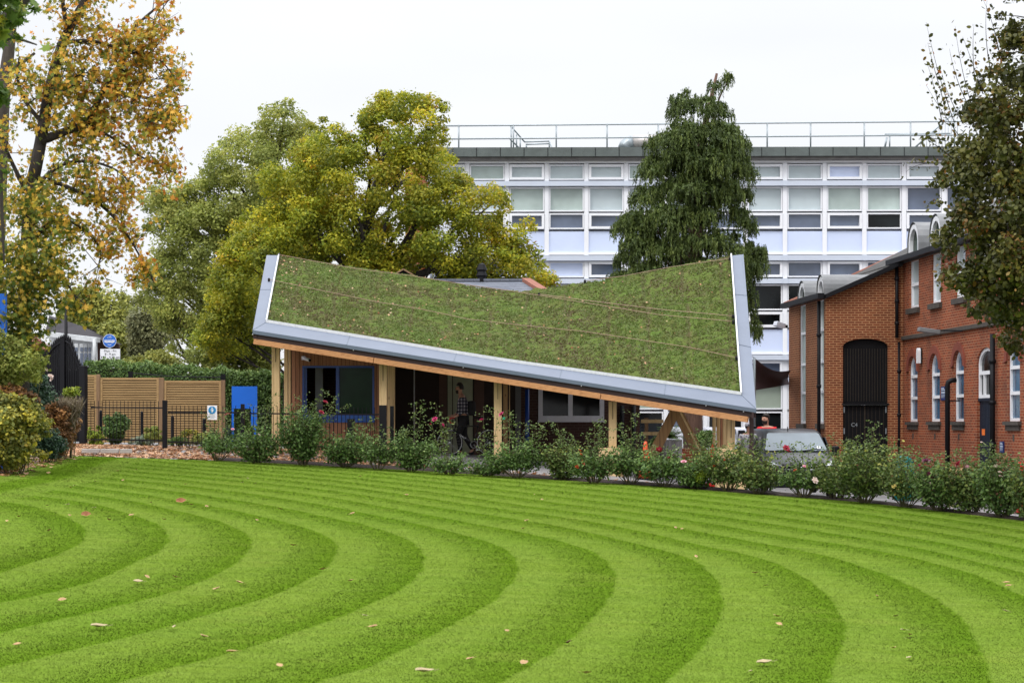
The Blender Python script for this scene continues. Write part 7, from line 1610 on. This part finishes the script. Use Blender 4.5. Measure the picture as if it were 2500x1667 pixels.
# ---- white van behind
wv = thing('van', (P(1795,0,64).x, 62, float(gz(6.5,62))), 'white van with open dark side door glimpsed between the right posts', 'van')
wg = float(gz(6.5,62)); x0, x1 = P(1760,0,62).x, P(1834,0,62).x; zt = P(1800,1043,62).z
mb = MB(); mb.hexa([(x0-1.5,61.9,wg+.3),(x1,61.9,wg+.3),(x1,66,wg+.3),(x0-1.5,66,wg+.3),(x0-1.3,62.05,zt),(x1-.05,62.05,zt),(x1-.05,65.9,zt),(x0-1.3,65.9,zt)]); mb.build('body', M['offwhite'], wv, bevel=.08)
mb = MB(); a, b_ = P(1803,1082,61.8), P(1820,1050,61.8); mb.box(((a.x+b_.x)/2, 61.9, (a.z+b_.z)/2), (b_.x-a.x,.1,b_.z-a.z)); mb.build('side_opening', M['blackm'], wv, bevel=.02)
mb = MB(); a, b_ = P(1797,1060,61.8), P(1763,1046,61.8); mb.box(((a.x+b_.x)/2, 61.93, (a.z+b_.z)/2), (a.x-b_.x,.1,a.z-b_.z)); mb.build('side_window', M['dglass'], wv, bevel=.02)
for xx in (x0-.9, x1-.5): mb = MB(); mb.tube([(xx,61.8,wg+.34),(xx,62.1,wg+.34)], .33, 20); mb.build('wheel', M['blackm'], wv)
# ---- traffic cones
def cone(x, yt, d, m_, name, label, r=.17, h=.75, bandm='white', b0=.35, b1=.60):
    X_ = (x-CX)*d/F; z0 = float(gz(X_, d)); h = P(x, yt, d).z-z0; c_ = thing(name, (X_, d, z0), label, 'traffic cone')
    MB().box((X_, d, z0+.02), (.40,.40,.04)).build('base', M['blackm'], c_, bevel=.01)
    def rr(t_): return lerp(r, .035, t_)
    MB().lathe((X_, d, z0), [(rr(0),.04),(rr(b0),h*b0)], 20).build('lower_cone', m_, c_, True)
    MB().lathe((X_, d, z0), [(rr(b0+.002),h*(b0+.002)),(rr(b1),h*b1)], 20).build('reflective_sleeve', M[bandm], c_, True)
    MB().lathe((X_, d, z0), [(rr(b1+.002),h*(b1+.002)),(rr(1),h*.985),(.02,h)], 20).build('upper_cone', m_, c_, True); return c_
M['conem'] = mat('orange red cone', (.75,.10,.03), .5, var=.12, vs=6)
cone(1576, 1077, 45.5, M['conem'], 'traffic_cone', 'tall orange red traffic cone at the left foot of the V brace', bandm='conem')
cone(1740, 1084, 46.2, mat('red cone plastic', (.72,.02,.015), .45), 'traffic_cone', 'red and white traffic cone just left of the right plywood box', b0=.12, b1=.68)
# ---- timber rail frame
fr_ = thing('timber_frame', P(1595,1150,48.5), 'rough sawn timber post with two short rails by the white window', 'frame')
for (x0, y0, x1, y1) in ((1565,1026,1620,1026),(1565,1056,1625,1056)): a, b_ = P(x0,y0+2,48.5), P(x1,y1+2,48.5); MB().beam(a, b_, .05, .085).build('rail', M['post'], fr_, bevel=.005)
a = P(1578,1020,48.6); MB().beam(a, (a.x, a.y, float(gz(a.x, a.y))), .085, .085, (0,1,0)).build('post', M['fencep'], fr_, bevel=.005)
# ---- planter and palm
pl_ = thing('planter', gpt(1639,56), 'tall grey fluted planter holding a spiky dark green palm', 'planter'); b_ = wloc(pl_); zt = P(1639,1073,56).z-b_.z
mb = MB(); n = 40; vs = []; rad = 26*56/F/1.0
prof = [(rad*.85,0),(rad,zt*.3),(rad*1.02,zt)]
for r_, z_ in prof: vs += [(b_.x+math.cos(2*math.pi*k/n)*(r_-.012*(k % 2)), b_.y+math.sin(2*math.pi*k/n)*(r_-.012*(k % 2)), b_.z+z_) for k in range(n)]
mb.add(vs, [(i*n+k, i*n+(k+1) % n, (i+1)*n+(k+1) % n, (i+1)*n+k) for i in range(2) for k in range(n)]+[tuple(range(n)), tuple(2*n+k for k in range(n))]); mb.build('pot', mat('grey fluted planter', (.27,.25,.25), .8, var=.15), pl_)
pm_ = thing('palm_plant', (b_.x, b_.y, b_.z+zt), 'spiky dark green palm growing in the grey planter', 'plant'); pp = []; ax = []; nr_ = []; 
for k in range(46):
    a = random.uniform(0,6.28); el = random.uniform(.1,1.3); L_ = random.uniform(.4,.75)
    for j in range(12):
        t_ = j/11; q = Vector((math.cos(a)*math.cos(el), math.sin(a)*math.cos(el), math.sin(el)))*L_*t_; q.z -= .35*t_*t_*L_
        for s_ in (-1,1): pp.append((b_.x+q.x-math.sin(a)*s_*.03, b_.y+q.y+math.cos(a)*s_*.03, b_.z+zt+.05+q.z)); ax.append((math.cos(a)*.5-math.sin(a)*s_, math.sin(a)*.5+math.cos(a)*s_, .1)); nr_.append((random.gauss(0,.3), random.gauss(0,.3), 1))
leaves_obj('fronds', np.array(pp), np.array(nr_), np.array(ax), np.full(len(pp), .11), LM['hedge'], pm_, 'slim')
# ---- low brick wall and shrub behind the braces
o = MB().hexa([Vector((P(1662,0,56.5).x,56.5,0)), Vector((P(1745,0,56.5).x,56.5,0)), Vector((P(1745,0,56.5).x,56.8,0)), Vector((P(1662,0,56.5).x,56.8,0)), P(1662,1094,56.5), P(1745,1097,56.5), P(1745,1097,56.5)+Vector((0,.3,0)), P(1662,1094,56.5)+Vector((0,.3,0))]).build('garden_wall', M['brick2']); tag(o, 'low red brick garden wall seen behind the V brace', 'wall')
shrub('garden_shrub', 'grey green shrub behind the right leg of the V brace', [(1690,1062),(1720,1048),(1738,1050),(1742,1085),(1725,1100),(1692,1098)], 57.5, .5, 40, .07, .18, 3200, .06, 'rose', 'oval')
shrub('garden_shrub', 'small bright green plant left of the grey planter', [(1585,1072),(1600,1065),(1612,1078),(1608,1100),(1586,1100)], 57.5, .3, 16, .05, .12, 1200, .06, 'hedge', 'oval')
# ---- things by the brick building
bn = thing('litter_bin', gpt(2207,54), 'round teal green litter bin standing against the brick wing corner', 'bin'); b_ = wloc(bn); h_ = P(2207,1112,54).z-b_.z; M['tealp'] = mat('teal paint', (.0,.17,.16), .4)
mb = MB(); mb.lathe(b_, [(.25,0),(.27,.03),(.27,h_*.8),(.25,h_*.82)], 24); mb.build('body', M['tealp'], bn, True); mb = MB(); mb.lathe(b_+Vector((0,0,h_*.83)), [(.27,0),(.28,.02),(.22,h_*.1),(.1,h_*.16),(.02,h_*.17)], 24); mb.build('lid', M['tealp'], bn, True)
mb = MB()
for k in range(24): a = 2*math.pi*k/24; mb.box(b_+Vector((math.cos(a)*.275, math.sin(a)*.275, h_*.4)), (.012,.012,h_*.7), a)
mb.build('ribs', M['tealp'], bn)
ch = thing('wooden_chair', gpt(2335,50.5), 'pale wooden chair leaning by the black vent pipe behind the roses', 'chair'); b_ = wloc(ch); zt = P(2335,1142,50.5).z-b_.z
for s_ in (-1, 1): MB().beam(b_+Vector((s_*.17,0,0)), b_+Vector((s_*.17,.1,zt)), .035, .035).build('back_leg', M['post'], ch); MB().beam(b_+Vector((s_*.17,-.38,0)), b_+Vector((s_*.17,-.36,.45)), .035, .035).build('front_leg', M['post'], ch)
MB().box(b_+Vector((0,-.16,.46)), (.40,.42,.03)).build('seat', M['post'], ch, bevel=.005); MB().box(b_+Vector((0,.1,zt-.06)), (.32,.02,.09)).build('backrest', M['post'], ch); MB().box(b_+Vector((0,.08,zt-.25)), (.32,.02,.06)).build('backrest', M['post'], ch)
rb = thing('red_bin', gpt(2496,47), 'glossy red bin cut by the right edge of the picture', 'bin'); b_ = wloc(rb); h_ = P(2496,1127,47).z-b_.z; M['redg'] = mat('glossy red paint', (.55,.008,.01), .3)
MB().box(b_+Vector((0,0,h_*.45)), (.34,.34,h_*.88)).build('body', M['redg'], rb, bevel=.05); MB().box(b_+Vector((0,0,h_*.94)), (.36,.36,h_*.1)).build('lid', M['redg'], rb, bevel=.04); MB().box(b_+Vector((-.02,-.18,h_*.78)), (.2,.02,.06)).build('slot', M['blackm'], rb)
